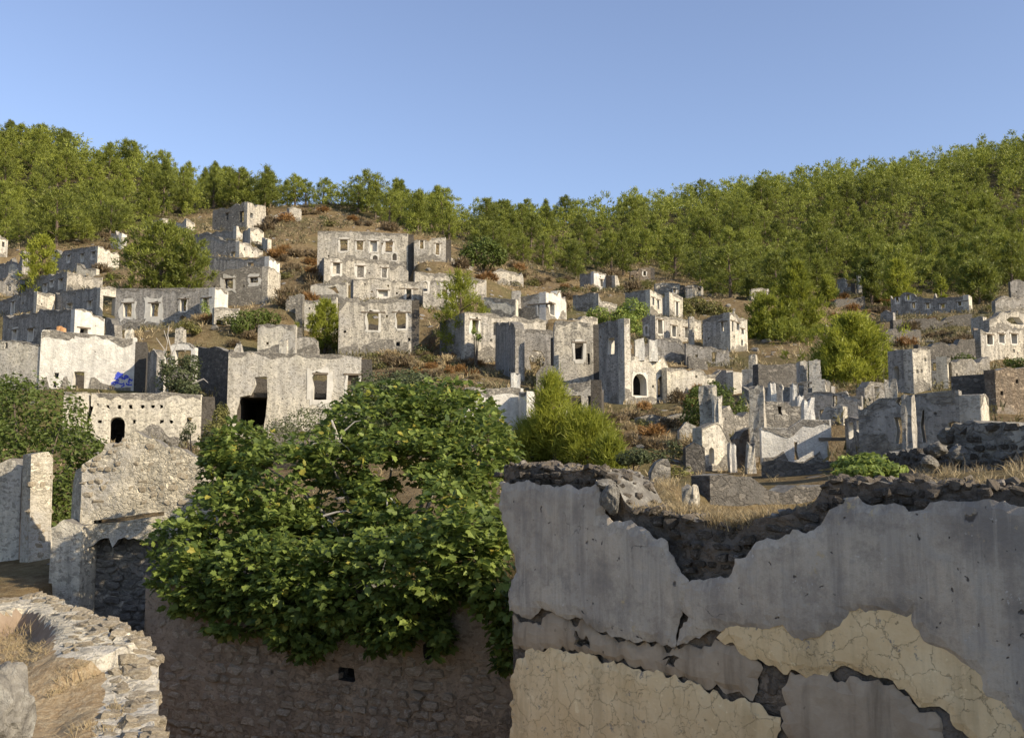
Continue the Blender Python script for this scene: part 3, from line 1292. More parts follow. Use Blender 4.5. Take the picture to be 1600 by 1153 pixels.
# behind the crest the hill falls away
for (px, py, D) in [(-120, 270, 255), (60, 268, 245), (330, 322, 208), (560, 322, 170), (740, 362, 185), (950, 354, 220), (1200, 322, 245), (1450, 292, 270), (1720, 262, 288)]:
    p = at(px, py, D)
    GROUND_PTS.append((p.x * 1.2, D + 45, p.z - 14))
    GROUND_PTS.append((p.x * 1.4, D + 110, p.z - 55))

W = 'w'
# ------------------------------------------------------------------ ruined houses of the left slope
house('small pale house at the far left edge of the village with dark slit windows', (-14, 112), 35, L=dict(x=-60, top=[(-60, 375), (-14, 364)], base=410),
      Rr=dict(x=12, top=[(-14, 364), (0, 367), (12, 376)], base=392, o=[('h', -6, 374, -3, 380), ('h', 3, 378, 7, 386)]), mat='cream', base=400, depL=4)
house('ruined house with broken gable piece above a dark doorway, left of the yellow-green pine', (34, 104), 38,
      L=dict(x=-8, top=[(-8, 414), (8, 410), (12, 405), (18, 404), (24, 418), (34, 402)], base=448, o=[('h', 12, 424, 17, 432)]),
      Rr=dict(x=46, top=[(34, 391), (46, 395)], base=430), mat='grey', base=440)
house('long shaded house with three windows and a pale lit end below the pine wood', (152, 106), 36,
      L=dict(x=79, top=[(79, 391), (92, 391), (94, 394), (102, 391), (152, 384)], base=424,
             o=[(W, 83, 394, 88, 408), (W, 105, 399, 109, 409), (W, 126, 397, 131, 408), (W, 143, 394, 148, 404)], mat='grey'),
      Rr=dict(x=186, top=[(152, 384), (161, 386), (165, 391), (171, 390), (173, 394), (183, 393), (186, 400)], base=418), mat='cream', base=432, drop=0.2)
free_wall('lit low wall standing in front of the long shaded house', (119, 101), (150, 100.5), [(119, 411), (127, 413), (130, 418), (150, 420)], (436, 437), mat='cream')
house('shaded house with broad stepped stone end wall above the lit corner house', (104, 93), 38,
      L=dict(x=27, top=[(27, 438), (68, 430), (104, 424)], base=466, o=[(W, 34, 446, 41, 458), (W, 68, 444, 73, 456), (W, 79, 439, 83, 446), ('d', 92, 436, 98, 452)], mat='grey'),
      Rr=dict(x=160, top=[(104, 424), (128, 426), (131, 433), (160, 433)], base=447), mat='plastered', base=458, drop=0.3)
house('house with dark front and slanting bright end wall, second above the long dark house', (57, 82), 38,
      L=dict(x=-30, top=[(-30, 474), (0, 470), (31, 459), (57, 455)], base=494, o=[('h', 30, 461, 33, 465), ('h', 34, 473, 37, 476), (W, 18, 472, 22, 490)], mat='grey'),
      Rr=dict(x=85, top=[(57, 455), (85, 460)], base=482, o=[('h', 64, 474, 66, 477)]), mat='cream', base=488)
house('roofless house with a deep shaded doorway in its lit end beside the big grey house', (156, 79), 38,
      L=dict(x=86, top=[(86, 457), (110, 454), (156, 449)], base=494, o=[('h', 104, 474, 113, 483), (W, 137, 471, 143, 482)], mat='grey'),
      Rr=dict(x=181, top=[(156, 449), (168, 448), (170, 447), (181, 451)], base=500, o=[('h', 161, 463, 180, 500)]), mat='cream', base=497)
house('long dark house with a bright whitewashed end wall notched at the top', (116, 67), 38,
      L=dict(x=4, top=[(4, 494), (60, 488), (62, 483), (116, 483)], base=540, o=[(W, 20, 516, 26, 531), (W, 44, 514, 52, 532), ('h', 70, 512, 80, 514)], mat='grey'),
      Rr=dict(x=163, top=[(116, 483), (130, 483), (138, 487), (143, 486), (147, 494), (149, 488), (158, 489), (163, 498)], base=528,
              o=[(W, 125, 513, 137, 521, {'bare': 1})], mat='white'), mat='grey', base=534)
free_wall('crumbling rubble wing wall beside the notched white end wall', (164, 66.5), (179, 65), [(164, 496), (170, 497), (178, 507), (179, 520)], (528, 530), mat='rubble')
house('big grey-fronted house with two pale ringed windows under the dark round pine', (318, 76), 10,
      L=dict(x=180, top=[(180, 451), (215, 451), (272, 450), (318, 450)], base=525,
             o=[(W, 193, 474, 206, 495, {'m': .42}), (W, 235, 474, 247, 494, {'m': .5}), (W, 282, 468, 291, 487), ('p', [(278, 510), (279, 498), (284, 493), (291, 495), (293, 510)])], mat='grey', amp=0.04),
      Rr=dict(x=325, top=[(318, 450), (325, 450)], base=515), mat='grey', base=515, drop=0.2)
house('white lit corner block with a doorway full of ivy right of the grey-fronted house', (335, 74), 22,
      L=dict(x=312, top=[(312, 452), (335, 449)], base=510, o=[('d', 317, 466, 327, 500)], mat='plastered'),
      Rr=dict(x=356, top=[(335, 449), (348, 450), (352, 455), (356, 456)], base=508, mat='white'), mat='plastered', base=510)
free_wall('low stained white wall stub below the corner block', (334, 71), (374, 72), [(334, 481), (345, 479), (360, 482), (374, 482)], (510, 508), mat='plastered', o=[('h', 338, 500, 347, 508)])
house('dark rubble house with two pale-framed windows and a lit narrow end', (418, 88), 12,
      L=dict(x=298, top=[(298, 428), (304, 421), (330, 422), (372, 420), (390, 415), (418, 418)], base=474,
             o=[(W, 351, 436, 364, 451, {'m': .35}), (W, 391, 434, 403, 442, {'m': .3}), ('p', [(308, 450), (308, 433), (312, 432), (313, 450)])], mat='rubble'),
      Rr=dict(x=438, top=[(418, 416), (430, 420), (438, 428)], base=460, mat='plastered'), mat='rubble', base=474)
house('upper stage of the rubble house, shaded front with a lit white end', (420, 95), 25,
      L=dict(x=326, top=[(326, 404), (332, 400), (386, 404), (420, 400)], base=436, o=[('h', 386, 410, 396, 416)], mat='grey'),
      Rr=dict(x=437, top=[(420, 400), (425, 403), (437, 411)], base=432, mat='white'), mat='grey', base=436)
house('white sloping-topped house above the spiral of terraces under the tower ruin', (374, 103), 28,
      L=dict(x=310, top=[(310, 374), (330, 368), (374, 376)], base=404, mat='grey', o=[('h', 360, 393, 372, 399)]),
      Rr=dict(x=411, top=[(374, 377), (392, 382), (410, 392), (411, 394)], base=401, o=[('h', 381, 387, 383, 392)], mat='cream'), mat='cream', base=402)
house('long dark walled house below the tower ruin with a lit chimney end', (369, 113), 32,
      L=dict(x=304, top=[(304, 367), (320, 363), (366, 360), (367, 352), (369, 352)], base=384, mat='grey'),
      Rr=dict(x=382, top=[(369, 353), (373, 354), (374, 361), (382, 367)], base=378, mat='cream'), mat='grey', base=382)
house('squarish lit masonry block beside the scrub under the tower ruin', (391, 110), 45,
      L=dict(x=379, top=[(379, 362), (390, 357), (391, 357)], base=380, mat='grey'),
      Rr=dict(x=412, top=[(391, 356), (404, 356), (411, 362), (412, 364)], base=386, mat='cream'), mat='cream', base=382)
house('low pale stub house at the scrub edge right of the masonry block', (418, 108), 50,
      L=dict(x=409, top=[(409, 371), (418, 373)], base=390), Rr=dict(x=424, top=[(418, 373), (424, 375)], base=396), mat='cream', base=394)
house('tall tower-like ruin on the ridge slope with a split lit corner', (386, 126), 28,
      L=dict(x=332, top=[(332, 329), (340, 327), (346, 325), (352, 326), (369, 318), (372, 316), (374, 321), (379, 316), (386, 315)], base=362,
             o=[(W, 353, 333, 357, 344, {'bare': 1}), ('h', 374, 330, 384, 347)], mat='rubble'),
      Rr=dict(x=416, top=[(386, 315), (396, 319), (398, 324), (401, 324), (403, 320), (415, 322), (416, 340)], base=350,
              o=[('h', 391, 333, 395, 341)], mat='plastered'), mat='plastered', base=360)
house('small square ruin alone on the scrub slope right of the tower ruin', (452, 128), 62,
      L=dict(x=448, top=[(448, 326), (452, 324)], base=346, mat='grey'), Rr=dict(x=471, top=[(452, 325), (457, 323), (470, 327), (471, 330)], base=345), mat='plastered', base=348)
free_wall('low dark wall running from the tower ruin to the square ruin', (416, 128), (450, 130), [(416, 338), (432, 333), (450, 330)], (350, 347), mat='grey')
house('pair of pale ruin walls among the pines above the dark round pine', (253, 122), 40,
      L=dict(x=229, top=[(229, 349), (240, 345), (253, 341)], base=368, mat='grey', o=[('h', 233, 358, 246, 368)]),
      Rr=dict(x=270, top=[(253, 341), (264, 343), (270, 350)], base=366, o=[('a', 257, 357, 265, 366)], mat='cream'), mat='cream', base=366)
house('low gabled ruin behind the pair of pale walls near the left pine wood', (291, 126), 40,
      L=dict(x=274, top=[(274, 347), (284, 349), (290, 341), (291, 341)], base=362), Rr=dict(x=304, top=[(291, 341), (304, 349)], base=358), mat='cream', base=362)
house('narrow white-jambed ruin at the left foot of the pine wood', (190, 116), 25,
      L=dict(x=173, top=[(173, 365), (180, 366), (181, 361), (183, 369), (190, 364)], base=388, o=[('h', 184, 372, 189, 388)], mat='grey'),
      Rr=dict(x=198, top=[(190, 364), (198, 367)], base=386, mat='white'), mat='grey', base=388)

# ------------------------------------------------------------------ centre of the slope
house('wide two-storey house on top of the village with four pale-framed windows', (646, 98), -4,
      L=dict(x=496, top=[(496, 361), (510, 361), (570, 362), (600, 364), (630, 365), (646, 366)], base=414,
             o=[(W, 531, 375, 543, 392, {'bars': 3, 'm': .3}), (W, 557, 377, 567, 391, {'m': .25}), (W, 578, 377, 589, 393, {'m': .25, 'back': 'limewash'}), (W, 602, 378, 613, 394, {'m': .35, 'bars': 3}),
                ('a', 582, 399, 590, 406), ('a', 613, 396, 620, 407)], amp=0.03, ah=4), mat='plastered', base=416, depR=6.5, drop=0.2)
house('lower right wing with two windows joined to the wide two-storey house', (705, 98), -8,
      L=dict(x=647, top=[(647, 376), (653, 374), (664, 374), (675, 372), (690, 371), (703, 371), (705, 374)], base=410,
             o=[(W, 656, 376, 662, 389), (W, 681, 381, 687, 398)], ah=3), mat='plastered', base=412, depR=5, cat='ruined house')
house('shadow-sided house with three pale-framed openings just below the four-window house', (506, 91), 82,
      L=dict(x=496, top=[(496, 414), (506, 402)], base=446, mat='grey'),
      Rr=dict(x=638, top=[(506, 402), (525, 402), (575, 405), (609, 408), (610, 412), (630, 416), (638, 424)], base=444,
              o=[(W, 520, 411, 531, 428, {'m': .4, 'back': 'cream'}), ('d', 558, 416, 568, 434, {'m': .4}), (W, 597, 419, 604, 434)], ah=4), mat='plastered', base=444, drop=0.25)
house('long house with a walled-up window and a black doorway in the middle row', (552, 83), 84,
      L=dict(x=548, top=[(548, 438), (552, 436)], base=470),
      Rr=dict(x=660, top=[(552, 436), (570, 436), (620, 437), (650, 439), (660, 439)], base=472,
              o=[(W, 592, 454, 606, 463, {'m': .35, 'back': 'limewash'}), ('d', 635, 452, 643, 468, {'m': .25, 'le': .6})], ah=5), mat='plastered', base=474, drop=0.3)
house('house with two small arched windows right of the black doorway', (661, 82.5), 82,
      Rr=dict(x=716, top=[(661, 438), (680, 438), (700, 439), (716, 440)], base=492,
              o=[('a', 660 + 1.5, 440, 668, 455, {'m': .25}), ('a', 691, 445, 699, 461, {'m': .25})]), mat='plastered', base=490, depL=1.2, hidden=True)
free_wall('long terrace wall running right above the arched windows', (648, 88), (760, 90), [(648, 424), (680, 425), (714, 430), (740, 434), (763, 438)], (446, 470), mat='plastered', amp=0.05)
house('broad roofless house with two tall windows under wooden lintels in the centre', (655, 70), -6,
      L=dict(x=529, top=[(529, 478), (534, 474), (541, 464), (543, 466), (570, 467), (620, 467), (645, 469), (655, 468)], base=554,
             o=[(W, 575, 489, 591, 516, {'le': .5, 'm': .3}), (W, 620, 489, 634, 513, {'le': .35, 'm': .3}), ('h', 619, 534, 625, 541), ('h', 603, 493, 607, 496), ('h', 637, 528, 641, 533)], amp=0.05), mat='plastered', base=548, depR=6, drop=0.3)
house('open ruin with a tall pillar and shaded back wall around a bright little pine', (536, 77), 0,
      L=dict(x=470, top=[(470, 470), (500, 468), (536, 462)], base=530, mat='cream'), mat='cream', base=536, depR=1.0, hidden=False)
block('tall slim rubble pillar left of the bright little pine', 461, 472, 459, 546, 73, 0.8, 'rubble', 'masonry_pillar', 'masonry pillar')
free_wall('rounded stone wall below the slim pillar', (460, 70), (498, 70), [(460, 527), (475, 525), (490, 527), (496, 533), (498, 548)], (552, 552), mat='plastered')
house('ruin with a broken arch and slanting shadow above the bright little pine', (552, 80), 3,
      L=dict(x=485, top=[(485, 446), (500, 443), (525, 442), (552, 441)], base=470, o=[('p', [(512, 450), (524, 447), (530, 458), (526, 459), (520, 453)])], mat='cream'), mat='cream', base=474, depR=1.2, hidden=False)
free_wall('cream garden wall with a bare top left of the bright little pine', (402, 66), (461, 66), [(402, 508), (420, 506), (440, 506), (461, 508)], (548, 550), mat='cream', amp=0.12)
house('three-windowed house with a collapsed lower corner, large in the middle foreground', (580, 53), -7,
      L=dict(x=355, top=[(355, 550), (400, 549), (435, 551), (480, 553), (530, 554), (560, 558), (575, 557), (580, 560)], base=690,
             o=[('p', [(366, 676), (368, 640), (375, 620), (390, 617), (399, 600), (398, 589), (417, 588), (418, 620), (415, 650), (408, 690), (392, 672)]),
                (W, 490, 585, 510, 624, {'m': .38, 'le': .08}), (W, 543, 586, 561, 614, {'m': .2, 'back': 'wood'})], amp=0.04, ah=0, mat='cream'),
      mat='plastered', base=690, depR=7.5, drop=0.4, floor=614)
free_wall('dark shaded wall closing the yard left of the three-windowed house', (300, 60), (356, 58), [(300, 541), (330, 542), (356, 546)], (668, 668), mat='dark')
free_wall('thin broken wall with a window gap and two white jambs beside the shrub', (266, 56), (304, 56), [(266, 540), (270, 538), (285, 534), (297, 537), (304, 543)], (580, 580), mat='white', o=[('h', 273, 547, 298, 572)])

# ------------------------------------------------------------------ left foreground houses
house('white house with a small grey door and faint blue graffiti on its shaded corner', (228, 50), -12,
      L=dict(x=62, top=[(62, 525), (67, 515), (88, 516), (130, 521), (170, 524), (215, 527), (228, 533)], base=606,
             o=[('d', 115, 581, 131, 614, {'m': .1, 'nolintel': 1}), ('h', 85, 582, 92, 590), ('h', 82, 596, 88, 605)], mat='white', amp=0.05, ah=0), mat='white', base=613, depR=5.5, drop=1.2)
house('lower house with beam holes and a dark arched doorway under the white house', (334, 45), -14,
      L=dict(x=98, top=[(98, 612), (135, 612), (139, 614), (150, 614), (200, 614), (245, 615), (255, 612), (300, 616), (334, 618)], base=706,
             o=[('a', 170, 651, 195, 696, {'bare': 1}), ('h', 291, 652, 300, 659)] + [('h', x - 2.6, 632.5, x + 2.6, 637.5) for x in (169, 187, 205, 223, 239, 252)] +
               [('h', x - 2.8, 656, x + 2.8, 661.5) for x in (156, 210, 252, 267, 321)] + [('h', 114, 641, 118, 646), ('p', [(138, 614), (143, 614), (142, 634), (146, 636), (140, 655), (138, 672), (135, 672), (135, 650), (139, 635)])], mat='cream', amp=0.04),
      mat='cream', base=702, depR=3.6, drop=0.6, floor=630)
free_wall('pale terrace wall at the left edge beside the white house', (-90, 50), (63, 49), [(-90, 528), (0, 531), (30, 533), (63, 533)], (612, 608), mat='cream', o=[('h', 7, 535, 12, 544)])

# ------------------------------------------------------------------ centre right
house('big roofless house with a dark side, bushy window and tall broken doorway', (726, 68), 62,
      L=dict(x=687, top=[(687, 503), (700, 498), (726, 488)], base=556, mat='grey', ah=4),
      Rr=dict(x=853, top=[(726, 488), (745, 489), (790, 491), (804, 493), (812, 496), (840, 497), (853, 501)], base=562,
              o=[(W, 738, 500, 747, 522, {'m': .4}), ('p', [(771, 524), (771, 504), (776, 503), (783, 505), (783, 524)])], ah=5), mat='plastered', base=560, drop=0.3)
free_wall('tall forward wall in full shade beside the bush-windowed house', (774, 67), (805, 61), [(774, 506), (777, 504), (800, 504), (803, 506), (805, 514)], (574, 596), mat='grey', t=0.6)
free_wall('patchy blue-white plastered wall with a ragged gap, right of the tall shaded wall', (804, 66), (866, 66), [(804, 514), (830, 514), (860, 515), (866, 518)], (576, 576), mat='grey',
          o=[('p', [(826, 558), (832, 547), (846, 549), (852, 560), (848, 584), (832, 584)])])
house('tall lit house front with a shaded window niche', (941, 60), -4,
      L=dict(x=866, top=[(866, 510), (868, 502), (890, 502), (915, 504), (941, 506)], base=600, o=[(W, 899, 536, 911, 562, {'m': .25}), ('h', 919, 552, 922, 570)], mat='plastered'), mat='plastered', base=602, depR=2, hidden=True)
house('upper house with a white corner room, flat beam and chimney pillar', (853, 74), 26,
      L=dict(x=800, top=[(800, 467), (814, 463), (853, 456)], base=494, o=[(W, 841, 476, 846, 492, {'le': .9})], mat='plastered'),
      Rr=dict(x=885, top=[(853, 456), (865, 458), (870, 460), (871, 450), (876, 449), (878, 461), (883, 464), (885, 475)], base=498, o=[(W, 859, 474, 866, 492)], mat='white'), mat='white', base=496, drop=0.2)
free_wall('lit terrace wall with sloping shadow beside the white corner room', (756, 75), (806, 74), [(756, 464), (775, 465), (795, 467), (806, 468)], (492, 492), mat='cream')
block('squat dark chimney block left of the white corner room', 799, 814, 453, 476, 74.5, 0.9, 'plastered', 'chimney_stub', 'chimney')
house('house with a dark left side, lit corner strip and two arched openings', (976, 56), 56,
      L=dict(x=936, top=[(936, 506), (950, 502), (976, 498)], base=632, o=[('h', 950, 528, 960, 554)], mat='grey', ah=3),
      Rr=dict(x=1044, top=[(976, 497), (984, 498), (985, 530), (986, 553), (1000, 554), (1030, 556), (1038, 558), (1041, 566), (1044, 574)], base=632,
              o=[('a', 989, 584, 1010, 618, {'m': .12}), ('a', 1027, 588, 1041, 621, {'m': .1})], mat='cream', amp=0.05, ah=3), mat='cream', base=634, drop=1.5, floor=574)
free_wall('lit curtain wall running right from the house with two arched openings', (1043, 57), (1128, 59), [(1043, 574), (1060, 576), (1090, 577), (1128, 579)], (634, 628), mat='cream', ah=4)
block('first white pillar above the arched openings', 992, 1007, 529, 555, 56.6, 0.6, 'white', 'masonry_pillar', 'masonry pillar')
block('second white pillar above the arched openings', 1014, 1028, 530, 557, 57, 0.6, 'white', 'masonry_pillar', 'masonry pillar')
house('dark-sided house end with a lit right strip next to the curtain wall', (1146, 56), 58,
      L=dict(x=1118, top=[(1118, 590), (1128, 578), (1146, 578)], base=620, mat='grey'),
      Rr=dict(x=1164, top=[(1146, 581), (1164, 582)], base=622, mat='cream'), mat='cream', base=622)
house('white house with a round-arched hole and a wing pillar at the fig tree', (836, 46), -8,
      L=dict(x=727, top=[(727, 606), (740, 605), (780, 606), (800, 604), (820, 607), (836, 612)], base=690,
             o=[('p', [(748, 690), (749, 652), (752, 640), (760, 635), (772, 638), (780, 652), (781, 690)])], mat='white', amp=0.07), mat='white', base=690, depR=4, drop=1.2, floor=622)
block('white wing pillar with a broken top on the arched white house', 822, 836, 612, 676, 44.6, 1.1, 'white', 'masonry_pillar', 'masonry pillar')
block('white chimney block behind the arched white house', 798, 813, 582, 612, 49, 0.7, 'white', 'chimney_stub', 'chimney')
house('pillared porch ruin with a heavy flat slab right of the yellow-green pine', (940, 50), 8,
      L=dict(x=872, top=[(872, 602), (886, 600), (920, 596), (922, 593), (940, 592)], base=662, o=[('h', 884, 618, 909, 664), ('h', 919, 618, 929, 651)], mat='plastered', amp=0.04), mat='plastered', base=664, depR=2.5, drop=0.2)
house('roofless house with three tall windows and a dark left end below the fig bushes', (1024, 78), 52,
      L=dict(x=1004, top=[(1004, 498), (1012, 494), (1024, 492)], base=534, mat='grey', o=[('a', 1008, 510, 1012, 522)]),
      Rr=dict(x=1096, top=[(1024, 492), (1035, 493), (1060, 497), (1078, 499), (1085, 498), (1096, 501)], base=532,
              o=[(W, 1028, 500, 1035, 521), (W, 1050, 509, 1056, 526), (W, 1070, 512, 1075, 528)]), mat='plastered', base=534)
block('slim pillar at the right end of the three tall windows', 1077, 1085, 495, 534, 77.5, 0.6, 'plastered', 'masonry_pillar', 'masonry pillar')
house('tall square house with a lit right side and chimney next to the big pine', (1141, 75), 40,
      L=dict(x=1098, top=[(1098, 500), (1110, 494), (1141, 488)], base=542, o=[(W, 1127, 503, 1133, 518)], mat='plastered'),
      Rr=dict(x=1168, top=[(1141, 488), (1145, 489), (1155, 494), (1160, 497), (1168, 500)], base=544,
              o=[(W, 1143.5, 502, 1146, 518, {'bare': 1}), (W, 1151, 505, 1155, 516, {'bare': 1}), (W, 1158, 514, 1162, 522), ('h', 1158, 531, 1161, 540)], mat='cream'), mat='plastered', base=550, drop=0.15)
block('thin chimney on the tall square house', 1146, 1149, 482, 496, 75.6, 0.25, 'plastered', 'chimney_stub', 'chimney')
house('small house with two slit windows in its lit gable, upper right of the village', (1016, 96), 42,
      L=dict(x=977, top=[(977, 457), (1000, 454), (1016, 452)], base=488, mat='grey'),
      Rr=dict(x=1035, top=[(1016, 452), (1025, 456), (1035, 462)], base=492, o=[(W, 1019, 465, 1022, 477), (W, 1027, 469, 1030, 483)], mat='cream'), mat='plastered', base=494)
house('narrow house with one tall window beside the slit-windowed house', (1046, 93), 48,
      L=dict(x=1035, top=[(1035, 466), (1046, 456)], base=494, mat='grey'),
      Rr=dict(x=1067, top=[(1046, 456), (1056, 460), (1067, 465)], base=496, o=[('d', 1056, 472, 1059.5, 494)], mat='cream'), mat='cream', base=496)
house('long low house with a ledge on the right edge of the scrub slope', (1070, 108), -5,
      L=dict(x=1024, top=[(1024, 443), (1045, 442), (1065, 443), (1070, 445)], base=460, o=[(W, 1052, 452, 1056, 458)]), mat='plastered', base=460, depR=4)
house('cube-shaped house with two windows at the edge of the right pine wood', (1082, 104), 20,
      L=dict(x=1071, top=[(1071, 447), (1082, 446)], base=466, o=[(W, 1075, 450, 1079, 457)], mat='grey'),
      Rr=dict(x=1099, top=[(1082, 446), (1098, 448), (1099, 452)], base=468, o=[(W, 1091, 451, 1095, 460)], mat='plastered'), mat='plastered', base=466)
house('low house with a long dark side wall below the white-windowed ruin', (935, 100), 36,
      L=dict(x=895, top=[(895, 462), (915, 459), (934, 456), (935, 456)], base=484, mat='grey'),
      Rr=dict(x=964, top=[(935, 458), (938, 468), (950, 472), (964, 475)], base=480, mat='plastered'), mat='plastered', base=486)
house('small white ruin with one window high on the scrub slope', (928, 116), 52,
      L=dict(x=906, top=[(906, 428), (918, 428), (928, 425)], base=446, mat='grey'),
      Rr=dict(x=947, top=[(928, 424), (938, 426), (947, 428)], base=458, o=[(W, 938, 437, 942, 448)], mat='white'), mat='white', base=458)
house('twin-pillared ruin with one dark bay right of the small white ruin', (961, 116), 50,
      L=dict(x=946, top=[(946, 431), (961, 430)], base=458, mat='brown'),
      Rr=dict(x=970, top=[(961, 430), (965, 431), (967, 440), (970, 452)], base=456, mat='plastered'), mat='plastered', base=460)
house('earth-coloured small house with a pale window below the pine wood', (1023, 126), -6,
      L=dict(x=985, top=[(985, 425), (997, 422), (999, 419), (1015, 419), (1023, 418)], base=440, o=[(W, 1005, 424, 1009, 431), ('h', 986, 430, 991, 438)], mat='brown'), mat='brown', base=442, depR=5)
house('pale house half hidden in the pines right of the tall square house', (1209, 104), -8,
      L=dict(x=1174, top=[(1174, 452), (1190, 450), (1209, 452)], base=472, o=[(W, 1182, 457, 1187, 466), (W, 1200, 457, 1205, 466)]), mat='plastered', base=472, depR=5)

# ------------------------------------------------------------------ right slope
house('grey house with two small doors among the dark pines on the right', (1327, 100), 40,
      L=dict(x=1298, top=[(1298, 500), (1312, 498), (1327, 500)], base=524, o=[('d', 1303, 507, 1307, 524), ('h', 1311, 518, 1317, 524)]), mat='plastered', base=526, depR=4)
house('tiny roofless ruin with a lone post under the right pine wood', (1336, 128), 40,
      L=dict(x=1308, top=[(1308, 436), (1318, 434), (1322, 438), (1336, 440)], base=458, o=[('h', 1321, 438, 1334, 448)]), mat='grey', base=458, depR=4)
block('lone lit post beside the tiny roofless ruin', 1341, 1347, 430, 454, 126, 0.6, 'plastered', 'masonry_pillar', 'masonry pillar')
house('long broken house with pale window frames on the dark right slope', (1514, 104), 38,
      L=dict(x=1392, top=[(1392, 462), (1394, 466), (1404, 464), (1406, 458), (1418, 457), (1428, 459), (1432, 464), (1448, 466), (1458, 466), (1461, 458), (1463, 466), (1490, 464), (1514, 461)], base=500,
             o=[(W, 1400, 465, 1404, 472), (W, 1416, 461, 1421, 469), (W, 1425, 473, 1430, 482), (W, 1447, 474, 1452, 482), (W, 1469, 475, 1476, 482), (W, 1497, 472, 1502, 478), (W, 1505, 471, 1509, 477)], mat='grey', amp=0.12),
      Rr=dict(x=1519, top=[(1514, 461), (1519, 464)], base=486, mat='cream'), mat='grey', base=490)
house('terraced house with a row of three windows at the right edge', (1533, 74), 60,
      L=dict(x=1521, top=[(1521, 512), (1533, 513)], base=562, mat='brown'),
      Rr=dict(x=1650, top=[(1533, 515), (1560, 514), (1600, 513), (1650, 515)], base=572, o=[(W, 1542, 523, 1551, 538, {'back': 'brown'}), (W, 1561, 522, 1569, 536), (W, 1580, 522, 1589, 537), (W, 1610, 522, 1619, 537), ('h', 1583, 546, 1586, 551)], ah=3), mat='plastered', base=572)
house('upper storey behind the three-window terrace with a broken dark arch', (1546, 82), 58,
      L=dict(x=1517, top=[(1517, 497), (1530, 494), (1546, 497)], base=520, mat='plastered'),
      Rr=dict(x=1655, top=[(1546, 500), (1556, 496), (1562, 489), (1570, 486), (1600, 485), (1655, 488)], base=522, o=[('p', [(1572, 500), (1578, 495), (1592, 496), (1600, 506), (1598, 508), (1580, 506)])], mat='plastered'), mat='plastered', base=520)
house('stone-faced corner tower with a smooth shaded left wall', (1427, 50), 58,
      L=dict(x=1388, top=[(1388, 549), (1405, 546), (1427, 545)], base=616, o=[('a', 1396, 572, 1405, 594, {'bare': 1})], mat='grey', amp=0.03),
      Rr=dict(x=1455, top=[(1427, 545), (1440, 544), (1455, 546)], base=612, mat='plastered', amp=0.03, ah=3), mat='plastered', base=616, drop=0.8)
house('small house with a wooden-beamed window right of the corner tower', (1481, 52), 12,
      L=dict(x=1456, top=[(1456, 562), (1470, 561), (1481, 560)], base=610, o=[('h', 1457, 566, 1476, 580)], mat='plastered'),
      Rr=dict(x=1488, top=[(1481, 561), (1484, 560), (1488, 570)], base=608, mat='cream'), mat='plastered', base=612)
house('earthen-fronted house with beam holes at the right edge', (1556, 40), 66,
      L=dict(x=1546, top=[(1546, 577), (1556, 578)], base=640, mat='dark'),
      Rr=dict(x=1660, top=[(1556, 577), (1575, 574), (1600, 573), (1660, 574)], base=652, ah=5, mat='brown'), mat='brown', base=650)
free_wall('low grey wall in front of the earthen-fronted house', (1488, 42), (1548, 41), [(1488, 588), (1505, 586), (1530, 584), (1548, 585)], (640, 640), mat='dark')
block('small square masonry stub left of the corner tower base', 1389, 1408, 593, 625, 42, 0.9, 'plastered', 'masonry_stub', 'masonry stub', rot=-20)
house('long grey ruin with two lit wall ends behind the grey plaster wall', (1534, 25), 33,
      L=dict(x=1342, top=[(1342, 634), (1350, 630), (1374, 622), (1420, 617), (1440, 614), (1480, 611), (1510, 608), (1525, 610), (1534, 622)], base=716,
             o=[('h', 1401, 623, 1412, 634), ('h', 1399, 652, 1409, 694), ('h', 1440, 640, 1446, 690), ('p', [(1481, 690), (1481, 661), (1490, 658), (1500, 660), (1512, 690)])], mat='grey', amp=0.05),
      Rr=dict(x=1547, top=[(1534, 618), (1540, 616), (1546, 626), (1547, 640)], base=706, mat='cream'), mat='grey', base=714, t=0.5, hidden=False)
block('lit slim cross-wall end dividing the long grey ruin', 1424, 1440, 617, 702, 23.9, 0.9, 'plastered', 'masonry_pillar', 'masonry pillar', rot=-28)

# ------------------------------------------------------------------ ruin cluster right of centre
block('tall two-stage masonry pillar at the left of the ruin cluster', 1098, 1121, 601, 672, 33, 0.6, 'plastered', 'masonry_pillar', 'masonry pillar', rot=-25, taper=0.05)
block('narrow lit buttress against the tall two-stage pillar', 1117, 1129, 618, 668, 32.6, 0.5, 'cream', 'masonry_pillar', 'masonry pillar', rot=-25)
free_wall('sloping white gable wall with a narrow arched slit', (1098, 31), (1152, 32), [(1098, 668), (1112, 662), (1122, 660), (1132, 672), (1142, 690), (1146, 700), (1152, 716)], (736, 736), mat='cream', o=[('a', 1108, 699, 1116, 724, {'bare': 1})], t=0.4)
block('white door jamb pillar beside the sloping gable wall', 1141, 1151, 692, 738, 30.5, 0.4, 'white', 'masonry_pillar', 'masonry pillar')
block('broken white jamb standing alone in front of the ruin cluster', 1167, 1182, 692, 738, 29.5, 0.35, 'cream', 'masonry_pillar', 'masonry pillar', taper=0.3)
block('tall broken pillar with a stone heart in the middle of the ruin cluster', 1175, 1199, 603, 700, 33, 0.6, 'plastered', 'masonry_pillar', 'masonry pillar', rot=-20, taper=0.05)
free_wall('small rubble wall with a square window between the pillars', (1196, 35), (1252, 35), [(1196, 626), (1205, 626), (1225, 628), (1238, 633), (1252, 634)], (676, 676), mat='rubble', o=[('h', 1215, 635, 1222, 648)], t=0.5)
